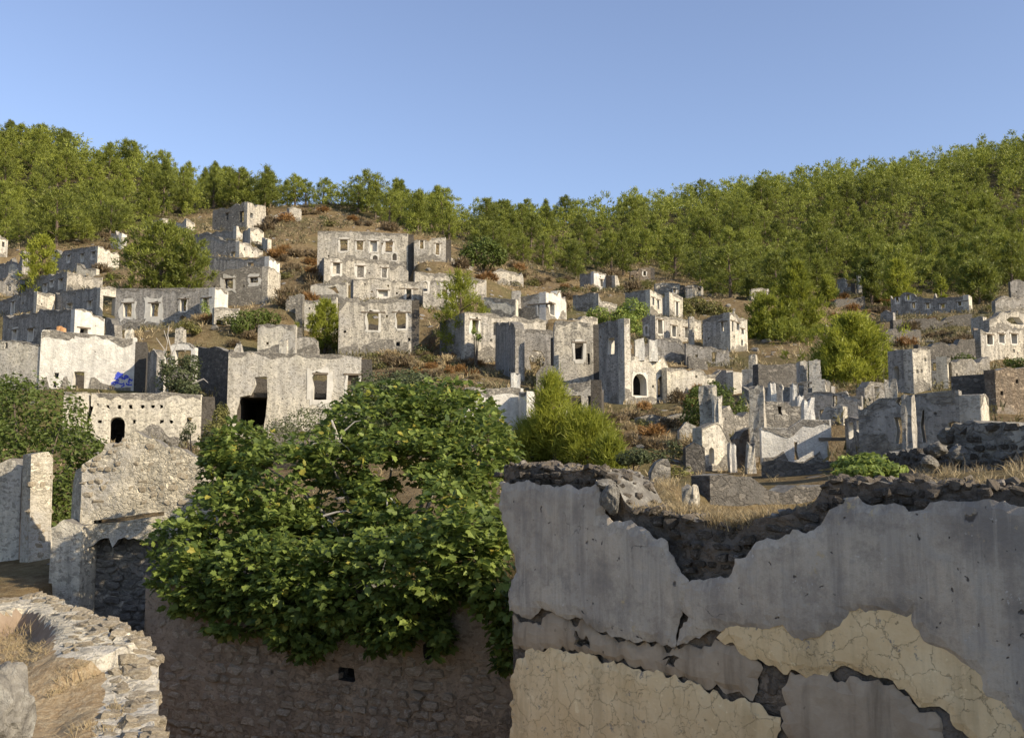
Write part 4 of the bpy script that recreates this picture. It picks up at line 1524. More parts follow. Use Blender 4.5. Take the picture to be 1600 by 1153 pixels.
house('white-walled room with a beamed doorway and slanting shadow', (1320, 31), 6,
      L=dict(x=1190, top=[(1190, 668), (1200, 667), (1232, 668), (1246, 660), (1254, 654), (1290, 655), (1313, 655), (1314, 640), (1320, 636)], base=722,
             o=[('d', 1295, 688, 1306, 724, {'m': .1, 'le': .3}), ('h', 1240, 690, 1247, 718)], mat='white', amp=0.05),
      mat='white', base=724, depR=2.2, hidden=False, t=0.4)
block('square chimney with a smoke hole on the white-walled room', 1256, 1274, 623, 656, 31.2, 0.4, 'white', 'chimney_stub', 'chimney', taper=0.12)
free_wall('white side wall with two openings right of the beamed doorway', (1322, 31), (1350, 28.9), [(1322, 654), (1335, 654), (1350, 652)], (718, 718), mat='grey', o=[('h', 1326, 660, 1333, 684), ('h', 1338, 657, 1345, 674)])
free_wall('long dark rear wall of the ruin cluster', (1186, 52), (1254, 53), [(1186, 569), (1210, 569), (1235, 568), (1254, 567)], (624, 622), mat='dark')
block('lit square block on the dark rear wall', 1250, 1263, 563, 600, 50, 0.7, 'cream', 'masonry_stub', 'masonry stub')
block('second lit block with a slanting top right of the dark rear wall', 1268, 1286, 562, 604, 49, 0.8, 'cream', 'masonry_stub', 'masonry stub', rot=-15)
house('rear room with white jambs and a brown recess in the ruin cluster', (1290, 43), 10,
      L=dict(x=1200, top=[(1200, 600), (1202, 596), (1212, 598), (1216, 592), (1221, 592), (1224, 598), (1238, 600), (1250, 597), (1275, 595), (1290, 596)], base=640,
             o=[('h', 1223, 600, 1238, 628), ('h', 1246, 600, 1255, 620), ('h', 1262, 598, 1282, 612)], mat='grey'),
      Rr=dict(x=1298, top=[(1290, 594), (1298, 597)], base=612, mat='cream'), mat='grey', base=640, depR=2, hidden=False)
block('chimney-topped pillar with a leaning shaft right of the curtain wall', 1164, 1188, 577, 638, 54, 0.8, 'plastered', 'masonry_pillar', 'masonry pillar', rot=-25)
block('short shaft standing on the chimney-topped pillar line', 1173, 1185, 554, 582, 54.4, 0.7, 'plastered', 'chimney_stub', 'chimney', rot=-20)
free_wall('low terrace wall under the grass in front of the ruin cluster', (1110, 22), (1285, 24), [(1110, 743), (1135, 741), (1150, 746), (1200, 752), (1245, 756), (1285, 757)], (790, 784), mat='dark', t=0.6)
# ruined walls between the tall square house and the arched house
free_wall('shadowed broken wall below the three tall windows', (1028, 70), (1072, 70), [(1028, 530), (1040, 528), (1050, 527), (1062, 530), (1070, 540), (1072, 552)], (566, 566), mat='grey')
free_wall('patched white and grey wall stepping down right of the broken wall', (1072, 69), (1140, 69), [(1072, 536), (1090, 534), (1110, 540), (1124, 546), (1140, 549)], (574, 574), mat='grey', o=[('h', 1112, 550, 1120, 566)])
free_wall('jagged low wall end above the curtain wall', (1076, 63), (1106, 63), [(1076, 556), (1085, 556), (1094, 560), (1100, 562), (1106, 570)], (580, 580), mat='rubble')
free_wall('rubble slope wall under the tall lit house front', (838, 57), (872, 57), [(838, 584), (846, 572), (858, 570), (868, 574), (872, 590)], (616, 616), mat='rubble')
free_wall('short pale wall stub in the dry scrub above the terrace wall', (704, 104), (740, 106), [(704, 402), (712, 403), (725, 408), (740, 418)], (428, 436), mat='plastered')
free_wall('broken pale wall among scrub right of the terrace wall', (770, 104), (818, 106), [(770, 425), (782, 419), (800, 424), (812, 428), (815, 424), (818, 436)], (444, 446), mat='plastered')
free_wall('half buried grey wall in the scrub under the shaded lower slope', (446, 78), (462, 78), [(446, 470), (452, 462), (462, 462)], (492, 492), mat='rubble')
free_wall('low grey wall on the dark right slope above the shrubs', (1436, 72), (1525, 74), [(1436, 538), (1470, 535), (1500, 530), (1525, 528)], (566, 566), mat='dark')
free_wall('faint far wall stub at the right edge below the pines', (1580, 112), (1640, 112), [(1580, 440), (1590, 434), (1600, 440), (1640, 436)], (470, 470), mat='grey')
block('orange tiled chimney on the white house roof edge', 88, 99, 510, 519, 50.6, 0.4, 'terracotta', 'chimney_pot', 'chimney')
block('small gabled chimney with two smoke holes on the white house', 194, 206, 513, 528, 50.8, 0.5, 'cream', 'chimney_pot', 'chimney', taper=0.2)
block('pale chimney with a tile cap on the three-windowed house', 436, 448, 531, 553, 53.8, 0.5, 'cream', 'chimney_pot', 'chimney')
block('small pointed chimney stub at the left of the three-windowed house', 362, 379, 536, 552, 53.6, 0.6, 'plastered', 'chimney_pot', 'chimney', taper=0.6)
block('grey chimney shaft beside the olive shrub', 273, 286, 512, 540, 57, 0.6, 'plastered', 'chimney_pot', 'chimney')
block('white shuttered pillar right of the blue graffiti', 237, 252, 547, 614, 48.5, 0.7, 'white', 'masonry_pillar', 'masonry pillar', taper=0.03)

# wing walls that throw the slanting shadows
free_wall('shaded wing wall standing forward of the blue graffiti corner', (229, 49.6), (243, 47.4), [(229, 551), (236, 548), (243, 549)], (613, 614), mat='grey', t=0.35)
free_wall('shaded wing wall behind the broken-topped white pillar', (811, 45.6), (823, 44.3), [(811, 612), (823, 611)], (684, 684), mat='white', t=0.35)
# more of the crowded ruin cluster right of centre
free_wall('brown shaded wall between the sloping gable wall and the stone-hearted pillar', (1152, 33.5), (1186, 34), [(1152, 700), (1154, 684), (1162, 674), (1176, 668), (1186, 670)], (736, 734), mat='brown', t=0.4)
free_wall('grey wall with a notch behind the square chimney', (1252, 39), (1348, 38), [(1252, 630), (1262, 614), (1274, 611), (1298, 612), (1302, 608), (1322, 610), (1326, 620), (1348, 618)], (676, 672), mat='grey', o=[('h', 1300, 618, 1308, 634), ('h', 1280, 640, 1292, 656)], t=0.5)
free_wall('patched pale wall fragment in front of the notched grey wall', (1282, 36), (1318, 35.5), [(1282, 650), (1290, 637), (1298, 636), (1306, 640), (1310, 632), (1318, 636)], (664, 664), mat='plastered')
block('pale upright fragment left of the brown recess', 1204, 1214, 596, 632, 42, 0.5, 'white', 'masonry_pillar', 'masonry pillar')
block('second pale upright fragment left of the brown recess', 1238, 1245, 600, 634, 41.5, 0.4, 'white', 'masonry_pillar', 'masonry pillar')
block('short white fragment beside the brown recess', 1246, 1256, 618, 634, 41, 0.4, 'white', 'masonry_pillar', 'masonry pillar')
free_wall('long grey wall running under the curtain wall towards the pines', (1160, 50), (1300, 47), [(1160, 604), (1184, 598), (1200, 606), (1225, 604), (1262, 606), (1300, 603)], (650, 648), mat='grey', t=0.5, o=[('h', 1206, 616, 1214, 632), ('h', 1268, 614, 1278, 634)])
free_wall('stepped rubble wall under the short shaft and leaning pillar', (1128, 38), (1178, 39), [(1128, 640), (1140, 634), (1146, 648), (1160, 652), (1168, 644), (1178, 646)], (690, 690), mat='rubble', t=0.5)
free_wall('low dark wall along the foot of the white-walled room', (1190, 28), (1330, 27), [(1190, 722), (1215, 716), (1240, 720), (1290, 722), (1330, 718)], (746, 746), mat='dark', t=0.5)
free_wall('tumbled dark wall left of the sloping gable wall', (1072, 30), (1102, 30), [(1072, 700), (1084, 692), (1094, 694), (1102, 700)], (738, 738), mat='dark')
block('squat masonry stub on the dry grass behind the wall gap', 1072, 1094, 758, 790, 16, 0.5, 'plastered', 'masonry_stub', 'masonry stub', rot=-20)
free_wall('mossy rubble wall end in the scrub right of the sage shrub', (1018, 24), (1048, 24), [(1018, 738), (1026, 722), (1036, 714), (1044, 718), (1048, 726)], (752, 752), mat='rubble', t=0.6)
free_wall('pale garden wall under the fig shrubs of the centre slope', (895, 82), (934, 84), [(895, 497), (915, 494), (934, 497)], (512, 512), mat='plastered')
free_wall('grey wall behind the first white pillar', (1000, 66), (1036, 66), [(1000, 540), (1012, 536), (1024, 538), (1036, 546)], (572, 572), mat='grey')
free_wall('roofless grey wall on the right slope above the round-crowned pine', (1384, 76), (1440, 80), [(1384, 520), (1396, 514), (1412, 516), (1426, 512), (1440, 516)], (540, 540), mat='dark')
free_wall('two-holed wall at the left edge below the pine wood', (-40, 96), (28, 97), [(-40, 440), (-10, 436), (6, 440), (14, 428), (20, 430), (28, 440)], (468, 464), mat='grey', o=[('h', -8, 446, -2, 456), ('h', 12, 444, 17, 455)])
free_wall('broken pale wall end on top of the two-holed wall', (12, 99), (26, 99), [(12, 424), (16, 414), (22, 412), (26, 422)], (446, 446), mat='cream')

FOOT.append(([tuple(at(x, 780, D).xy) for x, D in ((1090, 21.0), (1112, 21.75), (1284, 23.7), (1310, 22.5), (1310, 10.2), (1060, 10.6))], -0.85, 0.5))
# terraces and stubs that crowd the right slope
free_wall('long dark terrace wall on the right slope under the long broken house', (1396, 92), (1520, 94), [(1396, 500), (1430, 498), (1470, 496), (1500, 492), (1520, 490)], (520, 514), mat='dark')
free_wall('broken dark wall at the far right above the upper storey', (1556, 100), (1640, 102), [(1556, 470), (1570, 462), (1590, 466), (1610, 458), (1640, 462)], (490, 488), mat='grey')
free_wall('small grey wall among the scrub left of the long broken house', (1376, 100), (1396, 99), [(1376, 490), (1384, 484), (1396, 488)], (508, 508), mat='grey')
free_wall('grey wall remnant below the tiny roofless ruin', (1304, 112), (1352, 114), [(1304, 470), (1318, 465), (1336, 468), (1352, 462)], (484, 482), mat='dark')
free_wall('stone terrace wall beside the small house with the beamed window', (1488, 54), (1548, 56), [(1488, 566), (1506, 560), (1530, 562), (1548, 556)], (596, 594), mat='rubble')
free_wall('low rubble wall in the dry scrub below the arched openings', (1000, 44), (1080, 45), [(1000, 652), (1020, 646), (1048, 650), (1066, 644), (1080, 650)], (672, 670), mat='rubble')
free_wall('short pale wall beside the dark shrub and the two-stage pillar', (1062, 38), (1096, 38), [(1062, 672), (1072, 660), (1086, 664), (1096, 676)], (700, 700), mat='plastered')
free_wall('ruined wall with an empty window between the corner tower and the round-crowned pine', (1352, 47), (1392, 48), [(1352, 606), (1360, 596), (1378, 598), (1392, 604)], (640, 640), mat='grey', o=[('h', 1366, 604, 1374, 618)])
# ------------------------------------------------------------------ build the ground
FOREST_EDGE = [(-500, 390), (-100, 384), (0, 394), (40, 380), (80, 388), (130, 384), (175, 374), (225, 354), (300, 342), (330, 328), (415, 331), (440, 330), (452, 330), (490, 326), (505, 326),
               (560, 336), (600, 352), (640, 368), (705, 376), (735, 384), (770, 408), (820, 412), (870, 428), (905, 440), (940, 424), (975, 430), (985, 420), (1030, 422), (1060, 440), (1105, 448),
               (1120, 470), (1170, 486), (1200, 476), (1240, 470), (1285, 450), (1330, 446), (1372, 460), (1440, 460), (1500, 458), (1560, 450), (1620, 448), (2100, 430)]

ALLEY = [(-6.15, 17.85), (1.6, 15.1), (0.25, 12.0), (4.0, 8.35), (7.6, 5.0), (7.6, 2.2), (1.2, 2.2), (-2.2, 4.4), (-3.1, 7.5), (-4.2, 9.6), (-5.6, 11.6), (-9.6, 20.8), (-9.6, 23.0), (-6.9, 23.0), (-6.4, 19.0)]
FOOT.append((ALLEY, -5.6, 0.16))
FOOT.append(([(-6.0, 17.9), (1.7, 15.2), (1.6, 17.2), (-5.4, 20.2)], -2.15, 1.0))
TER.fit()


def axis(lo, hi, fine_lo, fine_hi, step, grow=1.12):
    a = list(np.arange(fine_lo, fine_hi + 1e-6, step))
    s = step
    while a[-1] < hi:
        s *= grow
        a.append(a[-1] + s)
    s = step
    while a[0] > lo:
        s *= grow
        a.insert(0, a[0] - s)
    return np.array(a)


def build_ground():
    xs = np.concatenate([axis(-2500, -12.2, -150, -13, 1.1), np.arange(-12.0, 9.0, 0.4), axis(9.4, 2500, 9.4, 160, 1.1)])
    xs = np.unique(np.round(xs, 4))
    ys = np.concatenate([axis(-2500, 5, -5, 5, 0.6), np.arange(5.35, 32, 0.35), axis(32.4, 2600, 32.4, 300, 0.9, 1.12)])
    X, Y = np.meshgrid(xs, ys)
    Z = TER.z(X, Y)
    nx, ny = len(xs), len(ys)
    V = np.stack([X, Y, Z], 2).reshape(-1, 3)
    i = np.arange(nx - 1)
    j = np.arange(ny - 1)
    I, J = np.meshgrid(i, j)
    a = (J * nx + I).ravel()
    T = np.concatenate([np.stack([a, a + 1, a + nx + 1], 1), np.stack([a, a + nx + 1, a + nx], 1)])
    pxv = to_pix_np(V)
    e = np.interp(pxv[:, 0], [p[0] for p in FOREST_EDGE], [p[1] for p in FOREST_EDGE])
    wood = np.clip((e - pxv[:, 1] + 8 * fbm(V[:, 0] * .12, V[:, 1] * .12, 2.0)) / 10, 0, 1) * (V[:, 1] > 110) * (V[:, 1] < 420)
    me = mesh_np('hillside', V, T, [M['ground']], smooth=True, tint=wood)
    o = link('hillside_ground', me)
    tag(o, 'dry scrubby hillside of brown earth and straw grass under the village', None, None, 'structure')
    print('ground', len(V))


build_ground()
build_houses()
build_free()
build_blocks()
# ------------------------------------------------------------------ vegetation generators
def unit(a):
    return a / np.maximum(np.linalg.norm(a, axis=1, keepdims=True), 1e-9)


def blades(C, out, k, length, width, spread, rng, up=0.35, cr=0.15):
    """k slender triangular blades per tuft centre, radiating outwards"""
    n = len(C) * k
    c = np.repeat(C, k, 0)
    o = np.repeat(out, k, 0)
    d = unit(o * 0.8 + np.array([0, 0, up]) + rng.normal(0, spread, (n, 3)))
    L = length * rng.uniform(0.6, 1.25, (n, 1))
    b = c + rng.normal(0, cr, (n, 3))
    s = unit(np.cross(d, rng.normal(0, 1, (n, 3)))) * width * rng.uniform(.7, 1.3, (n, 1))
    V = np.stack([b - s, b + s, b + d * L], 1).reshape(-1, 3)
    T = np.arange(n * 3).reshape(-1, 3)
    return V, T


def leafq(C, nrm, size, rng, fold=0.25, aspect=0.6):
    """pointed leaves: two triangles folded on the midrib"""
    n = len(C)
    a = unit(np.cross(nrm, rng.normal(0, 1, (n, 3))))
    b = np.cross(nrm, a)
    s = size * rng.uniform(.65, 1.3, (n, 1))
    p0 = C - a * s * .5
    p1 = C + a * s * .5
    q0 = C + b * s * aspect * .5 + nrm * s * fold * .5
    q1 = C - b * s * aspect * .5 + nrm * s * fold * .5
    V = np.stack([p0, q1, p1, q0], 1).reshape(-1, 3)
    i = np.arange(n)[:, None] * 4
    T = np.concatenate([i + np.array([[0, 1, 2]]), i + np.array([[0, 2, 3]])])
    return V, T


def pine_parts(h, r, n, k, bl, bw, seed, crown_from=0.15, peak=1.25, lean=0.04, round_=0.6):
    """crown (V,T,tint) and trunk (V,T) of an umbrella-edged red pine"""
    rng = np.random.default_rng(seed)
    nb = max(9, n // 5)
    cs = []
    os_ = []
    tints = []
    bt = []
    lx, ly = rng.normal(0, lean, 2) * h
    for i in range(nb):
        f = (i + rng.random()) / nb
        z = h * (crown_from + (1 - crown_from) * f ** 0.9)
        prof = (1 - f ** peak) ** round_ * (0.62 + 0.38 * min(1, f / 0.22))
        R_ = r * prof * rng.uniform(0.72, 1.18) + 0.06 * r
        a = i * 2.399 + rng.normal(0, .35)
        ax = np.array([math.cos(a), math.sin(a)])
        m = max(2, int(round(5 * (0.5 + prof))))
        for j in range(m):
            g = 1.0 if j == 0 else rng.uniform(0.35, 1.0)
            sp = rng.normal(0, .26, 2) * R_
            p = np.array([lx * f, ly * f]) + ax * R_ * g + sp
            zz = z + R_ * 0.18 * g + rng.normal(0, 0.035 * h)
            cs.append((p[0], p[1], zz))
            o = np.array([ax[0], ax[1], 0.45 + 0.5 * f])
            os_.append(o / np.linalg.norm(o))
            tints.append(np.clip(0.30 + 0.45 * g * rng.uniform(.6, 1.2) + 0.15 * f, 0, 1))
        bt.append((f, z, a, R_))
    C = np.array(cs)
    C[:, 2] = np.clip(C[:, 2], h * 0.05, h * 0.985)
    V, T = blades(C, np.array(os_), k, bl, bw, 0.55, rng, 0.35, bl * 0.42)
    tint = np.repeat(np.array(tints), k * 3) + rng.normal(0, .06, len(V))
    acc = Acc()
    pts = [(lx * f * f, ly * f * f, h * f * 0.96 - 0.4 * (f == 0)) for f in (0, .25, .5, .75, 1)]
    acc.add(*tube(pts, [0.035 * h, .028 * h, .02 * h, .012 * h, .004 * h], 6))
    for (f, z, a, R_) in bt[::2]:
        p0 = Vector((lx * f, ly * f, z - R_ * .15))
        p1 = p0 + Vector((math.cos(a) * R_ * .9, math.sin(a) * R_ * .9, R_ * .3))
        acc.add(*tube([p0, (p0 + p1) / 2 + Vector((0, 0, R_ * .04)), p1], [.009 * h, .006 * h, .002 * h], 4))
    return V, T, np.clip(tint, 0, 1), acc


def pine_thing(name, label, px, py_base, py_top, D, half_px, n=150, k=26, mat='pine', seed=1, bl=None, bw=None, group=None, **kw):
    p = at(px, py_base, D)
    z = min(TER.z1(p.x, p.y), p.z + 0.3)
    h = at(px, py_top, D).z - z
    r = half_px / FPX * D
    bl = bl or 0.30
    bw = bw or 0.035
    V, T, tint, acc = pine_parts(h, r, n, k, bl, bw, seed, **kw)
    root = empty(name, (p.x, p.y, z))
    tag(root, label, 'pine tree', group)
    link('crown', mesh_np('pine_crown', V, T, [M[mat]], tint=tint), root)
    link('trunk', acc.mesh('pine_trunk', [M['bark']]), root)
    return root


def blob_leaves(lobes, n, size, rng, up=0.5, shell=0.55):
    """leaves over the shells of several ellipsoids: lobes = (centre, radii)"""
    vol = np.array([r[0] * r[1] + r[1] * r[2] + r[0] * r[2] for c, r in lobes])
    cnt = (n * vol / vol.sum()).astype(int)
    Cs, Ns, Ts = [], [], []
    for (c, r), m in zip(lobes, cnt):
        d = unit(rng.normal(0, 1, (m, 3)))
        lump = 1 + 0.28 * (vnoise(d[:, 0] * 2.6 + c[0] * 7, d[:, 1] * 2.6 + d[:, 2] * 3.1 + c[2] * 5, 2.0) - .5) * 2
        rad = (shell + (1 - shell) * rng.random((m, 1)) ** 0.5) * lump[:, None]
        P = np.array(c) + d * rad * np.array(r)
        nn = unit(d * 0.7 + np.array([0, 0, up]) + rng.normal(0, .45, (m, 3)))
        Cs.append(P)
        Ns.append(nn)
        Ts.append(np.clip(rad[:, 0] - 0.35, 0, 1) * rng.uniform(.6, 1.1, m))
    return np.concatenate(Cs), np.concatenate(Ns), np.clip(np.concatenate(Ts), 0, 1)


def bush_mesh(r, h, n, size, seed, mat, kind='leaf'):
    rng = np.random.default_rng(seed)
    lobes = []
    for i in range(5):
        a = i * 1.256 + rng.normal(0, .4)
        q = rng.uniform(.2, .5) * r
        lobes.append(((math.cos(a) * q, math.sin(a) * q, h * rng.uniform(.35, .55)), (r * rng.uniform(.5, .68), r * rng.uniform(.5, .68), h * rng.uniform(.42, .56))))
    C, Nn, t = blob_leaves(lobes, n, size, rng)
    keep = C[:, 2] > 0
    C, Nn, t = C[keep], Nn[keep], t[keep]
    if kind == 'leaf':
        V, T = leafq(C, Nn, size, rng)
        tint = np.repeat(t, 4)
    else:
        V, T = blades(C, Nn, 4, size * 1.6, size * .16, .5, rng, .6, size * .3)
        tint = np.repeat(t, 12)
    acc = Acc()
    acc.add(V, T, 0, tint)
    for i in range(4):
        a = i * 1.6 + rng.random()
        acc.add(*tube([(0, 0, -.1), (math.cos(a) * r * .3, math.sin(a) * r * .3, h * .3), (math.cos(a) * r * .55, math.sin(a) * r * .55, h * .7)], [.035 * h, .025 * h, .008 * h], 4), m=1)
    return acc.mesh('bush', [M[mat], M['bark']])


# ------------------------------------------------------------------ the pines that stand out
pine_thing('pine_tree', 'stout bright pine just above the long broken house', 1405, 474, 408, 113, 22, 150, 28, 'pine_y', 31, .42, .055, crown_from=.06, peak=1.9)
pine_thing('pine_tree', 'dark pine between the tiny roofless ruin and the stout bright pine', 1362, 470, 404, 120, 20, 130, 26, 'pine', 32, .44, .06, crown_from=.1, peak=1.5)
pine_thing('pine_tree', 'little golden pine sapling on the bare patch above the long broken house', 1470, 456, 434, 112, 8, 50, 22, 'pine_y', 33, .34, .05, crown_from=.04, peak=1.6)
pine_thing('pine_tree', 'spreading pine above the right end of the long broken house', 1530, 462, 412, 114, 28, 150, 26, 'pine', 34, .44, .06, crown_from=.1, peak=2.0)
pine_thing('pine_tree', 'big round dark pine standing above the grey-fronted house', 250, 456, 352, 88, 62, 330, 34, 'pine', 11, .38, .05, crown_from=.06, peak=2.4, round_=.55)
pine_thing('pine_tree', 'lower right shoulder pine leaning out of the big round dark pine', 296, 452, 372, 86, 30, 120, 30, 'pine', 12, .36, .05, crown_from=.08, peak=2.2)
pine_thing('pine_tree', 'yellow-green pine between the upper left houses', 62, 441, 372, 98, 27, 150, 28, 'pine_y', 13, .36, .05, crown_from=.03, peak=1.6)
pine_thing('pine_tree', 'bright young pine growing inside the roofless walls left of centre', 507, 546, 472, 74, 29, 170, 32, 'pine_y', 14, .28, .035, crown_from=.05, peak=2.0)
pine_thing('pine_tree', 'loose-crowned pine rising behind the roofless house with the bushy window', 724, 506, 428, 70.5, 36, 170, 28, 'pine_y', 15, .34, .035, crown_from=.1, peak=2.0)
pine_thing('pine_tree', 'tall bright pine in the middle of the right slope', 1248, 568, 412, 84, 42, 330, 36, 'pine_y', 16, .40, .045, crown_from=.05, peak=1.7, round_=.7)
pine_thing('pine_tree', 'broad lower pine left of the tall bright pine', 1194, 574, 462, 81, 38, 220, 34, 'pine_y', 17, .38, .045, crown_from=.04, peak=1.5)
pine_thing('pine_tree', 'shadowed pine filling the foot of the tall bright pine', 1228, 578, 505, 80, 44, 170, 30, 'pine', 18, .40, .05, crown_from=.03, peak=2.2)
pine_thing('pine_tree', 'large spreading pine in front of the dark right slope', 1338, 640, 497, 58, 56, 420, 38, 'pine_y', 19, .34, .035, crown_from=.03, peak=1.8)
pine_thing('pine_tree', 'low side pine at the left foot of the large spreading pine', 1306, 618, 540, 60, 34, 160, 30, 'pine', 20, .34, .035, crown_from=.03, peak=2.0)
pine_thing('pine_tree', 'small pale pine on the bare brown patch of the right slope', 1293, 482, 434, 117, 15, 90, 24, 'pine_y', 21, .42, .06, crown_from=.04)
pine_thing('pine_tree', 'feathery young pine with a high central tip behind the grey plaster wall', 868, 740, 592, 31, 38, 210, 34, 'pine_y', 22, .30, .013, crown_from=.03, peak=1.25, round_=.8)
pine_thing('pine_tree', 'feathery young pine with a rounded top right of the high-tipped one', 916, 742, 648, 30.5, 44, 190, 34, 'pine_y', 23, .30, .013, crown_from=.02, peak=1.5, round_=.75)
pine_thing('pine_tree', 'feathery young pine leaning into the fig tree', 828, 742, 664, 31.5, 30, 200, 36, 'pine_y', 24, .26, .016, crown_from=.02, peak=1.8)
pine_thing('pine_tree', 'low feathery pine sapling in the dry grass by the wall gap', 952, 745, 690, 29, 20, 120, 34, 'pine_y', 25, .24, .016, crown_from=.02, peak=1.6)
# ------------------------------------------------------------------ the pine wood
FE = np.array(FOREST_EDGE, float)


def forest_points():
    rng = np.random.default_rng(42)
    N = 26000
    xy = np.stack([rng.uniform(-190, 240, N), rng.uniform(105, 330, N)], 1)
    z = TER.z(xy[:, 0], xy[:, 1])
    P = np.column_stack([xy, z])
    px = to_pix_np(P)
    edge = np.interp(px[:, 0], FE[:, 0], FE[:, 1])
    ok = (px[:, 1] < edge - 1) & (px[:, 0] > -260) & (px[:, 0] < 1860)
    # thin scrub gaps on the central shoulder
    shoulder = (px[:, 0] > 440) & (px[:, 0] < 700) & (px[:, 1] > 322) & (P[:, 1] < 170)
    ok &= ~(shoulder & (rng.random(N) < 0.1))
    # bare rock at both crests
    rocky = ((px[:, 0] < 175) & (px[:, 1] < 238) & (px[:, 0] > 20)) | ((px[:, 0] > 1380) & (px[:, 1] < np.interp(px[:, 0], [1380, 1600, 1860], [272, 240, 190])))
    ok &= ~(rocky & (rng.random(N) < 0.8))
    P = P[ok]
    P = P[np.argsort(P[:, 1])]
    out = []
    grid = {}
    for p in P:
        d = 2.0 + 1.6 * vnoise(p[0] * .08, p[1] * .08, 5.0)
        ci, cj = int(p[0] // 6), int(p[1] // 6)
        if any((p[0] - q[0]) ** 2 + (p[1] - q[1]) ** 2 < d * d for a in (-1, 0, 1) for b in (-1, 0, 1) for q in grid.get((ci + a, cj + b), ())):
            continue
        grid.setdefault((ci, cj), []).append(p)
        out.append(p)
    return np.array(out)


def build_forest():
    rng = np.random.default_rng(5)
    P = forest_points()
    var = []
    for s in range(8):
        h = 6.0
        pk = [1.2, 1.5, 1.9, 2.2, 1.4, 1.8, 1.1, 2.4][s]
        r = [1.75, 2.0, 2.35, 2.5, 1.85, 2.2, 1.6, 2.6][s]
        V, T, tint, tr = pine_parts(h, r, 110, 34, .40, .045, 300 + s, crown_from=[.10, .2, .08, .14, .24, .08, .12, .18][s], peak=pk, round_=[.95, .8, .62, .5, 1.0, .7, 1.15, .5][s])
        a = Acc()
        a.add(V, T, 0, tint)
        a.add(np.concatenate(tr.V), np.concatenate(tr.T), 1, 0.5)
        var.append((a.mesh('forest_pine', [M['pine'], M['bark']]), np.concatenate(a.V), np.concatenate(a.T), np.concatenate(a.C)))
    # coarser versions for the mass behind
    coarse = []
    for s in range(6):
        pk = [1.2, 1.9, 2.2, 1.4, 1.6, 2.4][s]
        V, T, tint, tr = pine_parts(6.0, [1.8, 2.3, 2.5, 1.9, 2.1, 2.6][s], 48, 9, .60, .106, 400 + s, crown_from=.05, peak=pk, round_=[.95, .65, .5, 1.0, .8, .5][s])
        coarse.append((V, T, tint))
    pix = to_pix_np(P)
    hs = 5.0 * (0.55 + 0.95 * rng.random(len(P)) ** 1.4)
    # ridge trees are smaller, the wood on the right taller
    hs *= np.interp(pix[:, 0], [0, 350, 450, 620, 740, 900, 1100, 1600], [.92, .95, 1.1, 1.0, .76, .76, .88, .95])
    px_size = hs * FPX / P[:, 1]
    inview = (pix[:, 0] > -30) & (pix[:, 0] < 1630) & (pix[:, 1] > 150)
    score = np.where(inview, px_size - 0.10 * (P[:, 1] - 130), -1e3 + px_size)
    order = np.argsort(-score)
    shape = ['slender pointed', 'ragged conical', 'full conical', 'broad round-headed', 'narrow leaning', 'bushy', 'sharp-tipped', 'wide spreading']
    marks = [(70, 'left of the dark round pine'), (250, 'above the dark round pine'), (380, 'behind the tower ruin'), (480, 'on the scrubby saddle'), (590, 'above the four-window house'), (720, 'above the rounded evergreen oak'),
             (850, 'above the open scrub slope'), (980, 'above the earth-coloured small house'), (1120, 'above the cube-shaped house'), (1250, 'above the tall bright pine'), (1370, 'above the tiny roofless ruin'), (1480, 'above the long broken house'), (1600, 'above the three-window terrace')]
    ridge_y = lambda x: float(np.interp(x, [0, 100, 200, 300, 430, 500, 600, 700, 800, 950, 1080, 1200, 1330, 1450, 1600], [215, 238, 262, 285, 312, 312, 318, 335, 345, 335, 318, 300, 285, 260, 220]))

    def describe(i, s, v):
        x, y = pix[i]
        e = float(np.interp(x, FE[:, 0], FE[:, 1]))
        f = (y - ridge_y(x)) / max(20, e - ridge_y(x))
        row = 'on the skyline' if f < .14 else ('high up' if f < .42 else ('halfway up' if f < .72 else 'at the wood edge'))
        mk = min(marks, key=lambda m: abs(m[0] - x))[1]
        sz = 'small' if s < .72 else ('tall' if s > 1.0 else 'middling')
        l = '%s %s pine %s %s' % (sz, shape[v], row, mk)
        return l, '%s pines %s %s' % (shape[v], row, mk)

    acc = Acc()
    nthing = 0
    for rank, i in enumerate(order):
        p = P[i]
        rz = rng.uniform(0, 6.28)
        s = hs[i] / 6.0
        w = s * rng.uniform(.85, 1.2)
        if rank < 285:
            vi = int(rng.integers(len(var)))
            v = var[vi]
            o = link('pine_tree', v[0], None, (p[0], p[1], p[2] - .25), (0, 0, rz), (w, w, s))
            lb, gr = describe(i, s, vi)
            tag(o, lb, 'pine tree', gr)
            nthing += 1
        else:
            V, T, t = coarse[int(rng.integers(len(coarse)))]
            c, sn = math.cos(rz), math.sin(rz)
            Q = np.stack([(V[:, 0] * c - V[:, 1] * sn) * w + p[0], (V[:, 0] * sn + V[:, 1] * c) * w + p[1], V[:, 2] * s + p[2] - .3], 1)
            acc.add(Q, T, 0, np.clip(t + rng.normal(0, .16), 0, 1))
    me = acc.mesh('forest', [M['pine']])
    o = link('pine_forest', me)
    tag(o, 'mass of smaller pines covering both hilltops behind the nearer trees', None, None, 'stuff')
    print('forest', len(P), nthing, len(me.polygons))


build_forest()

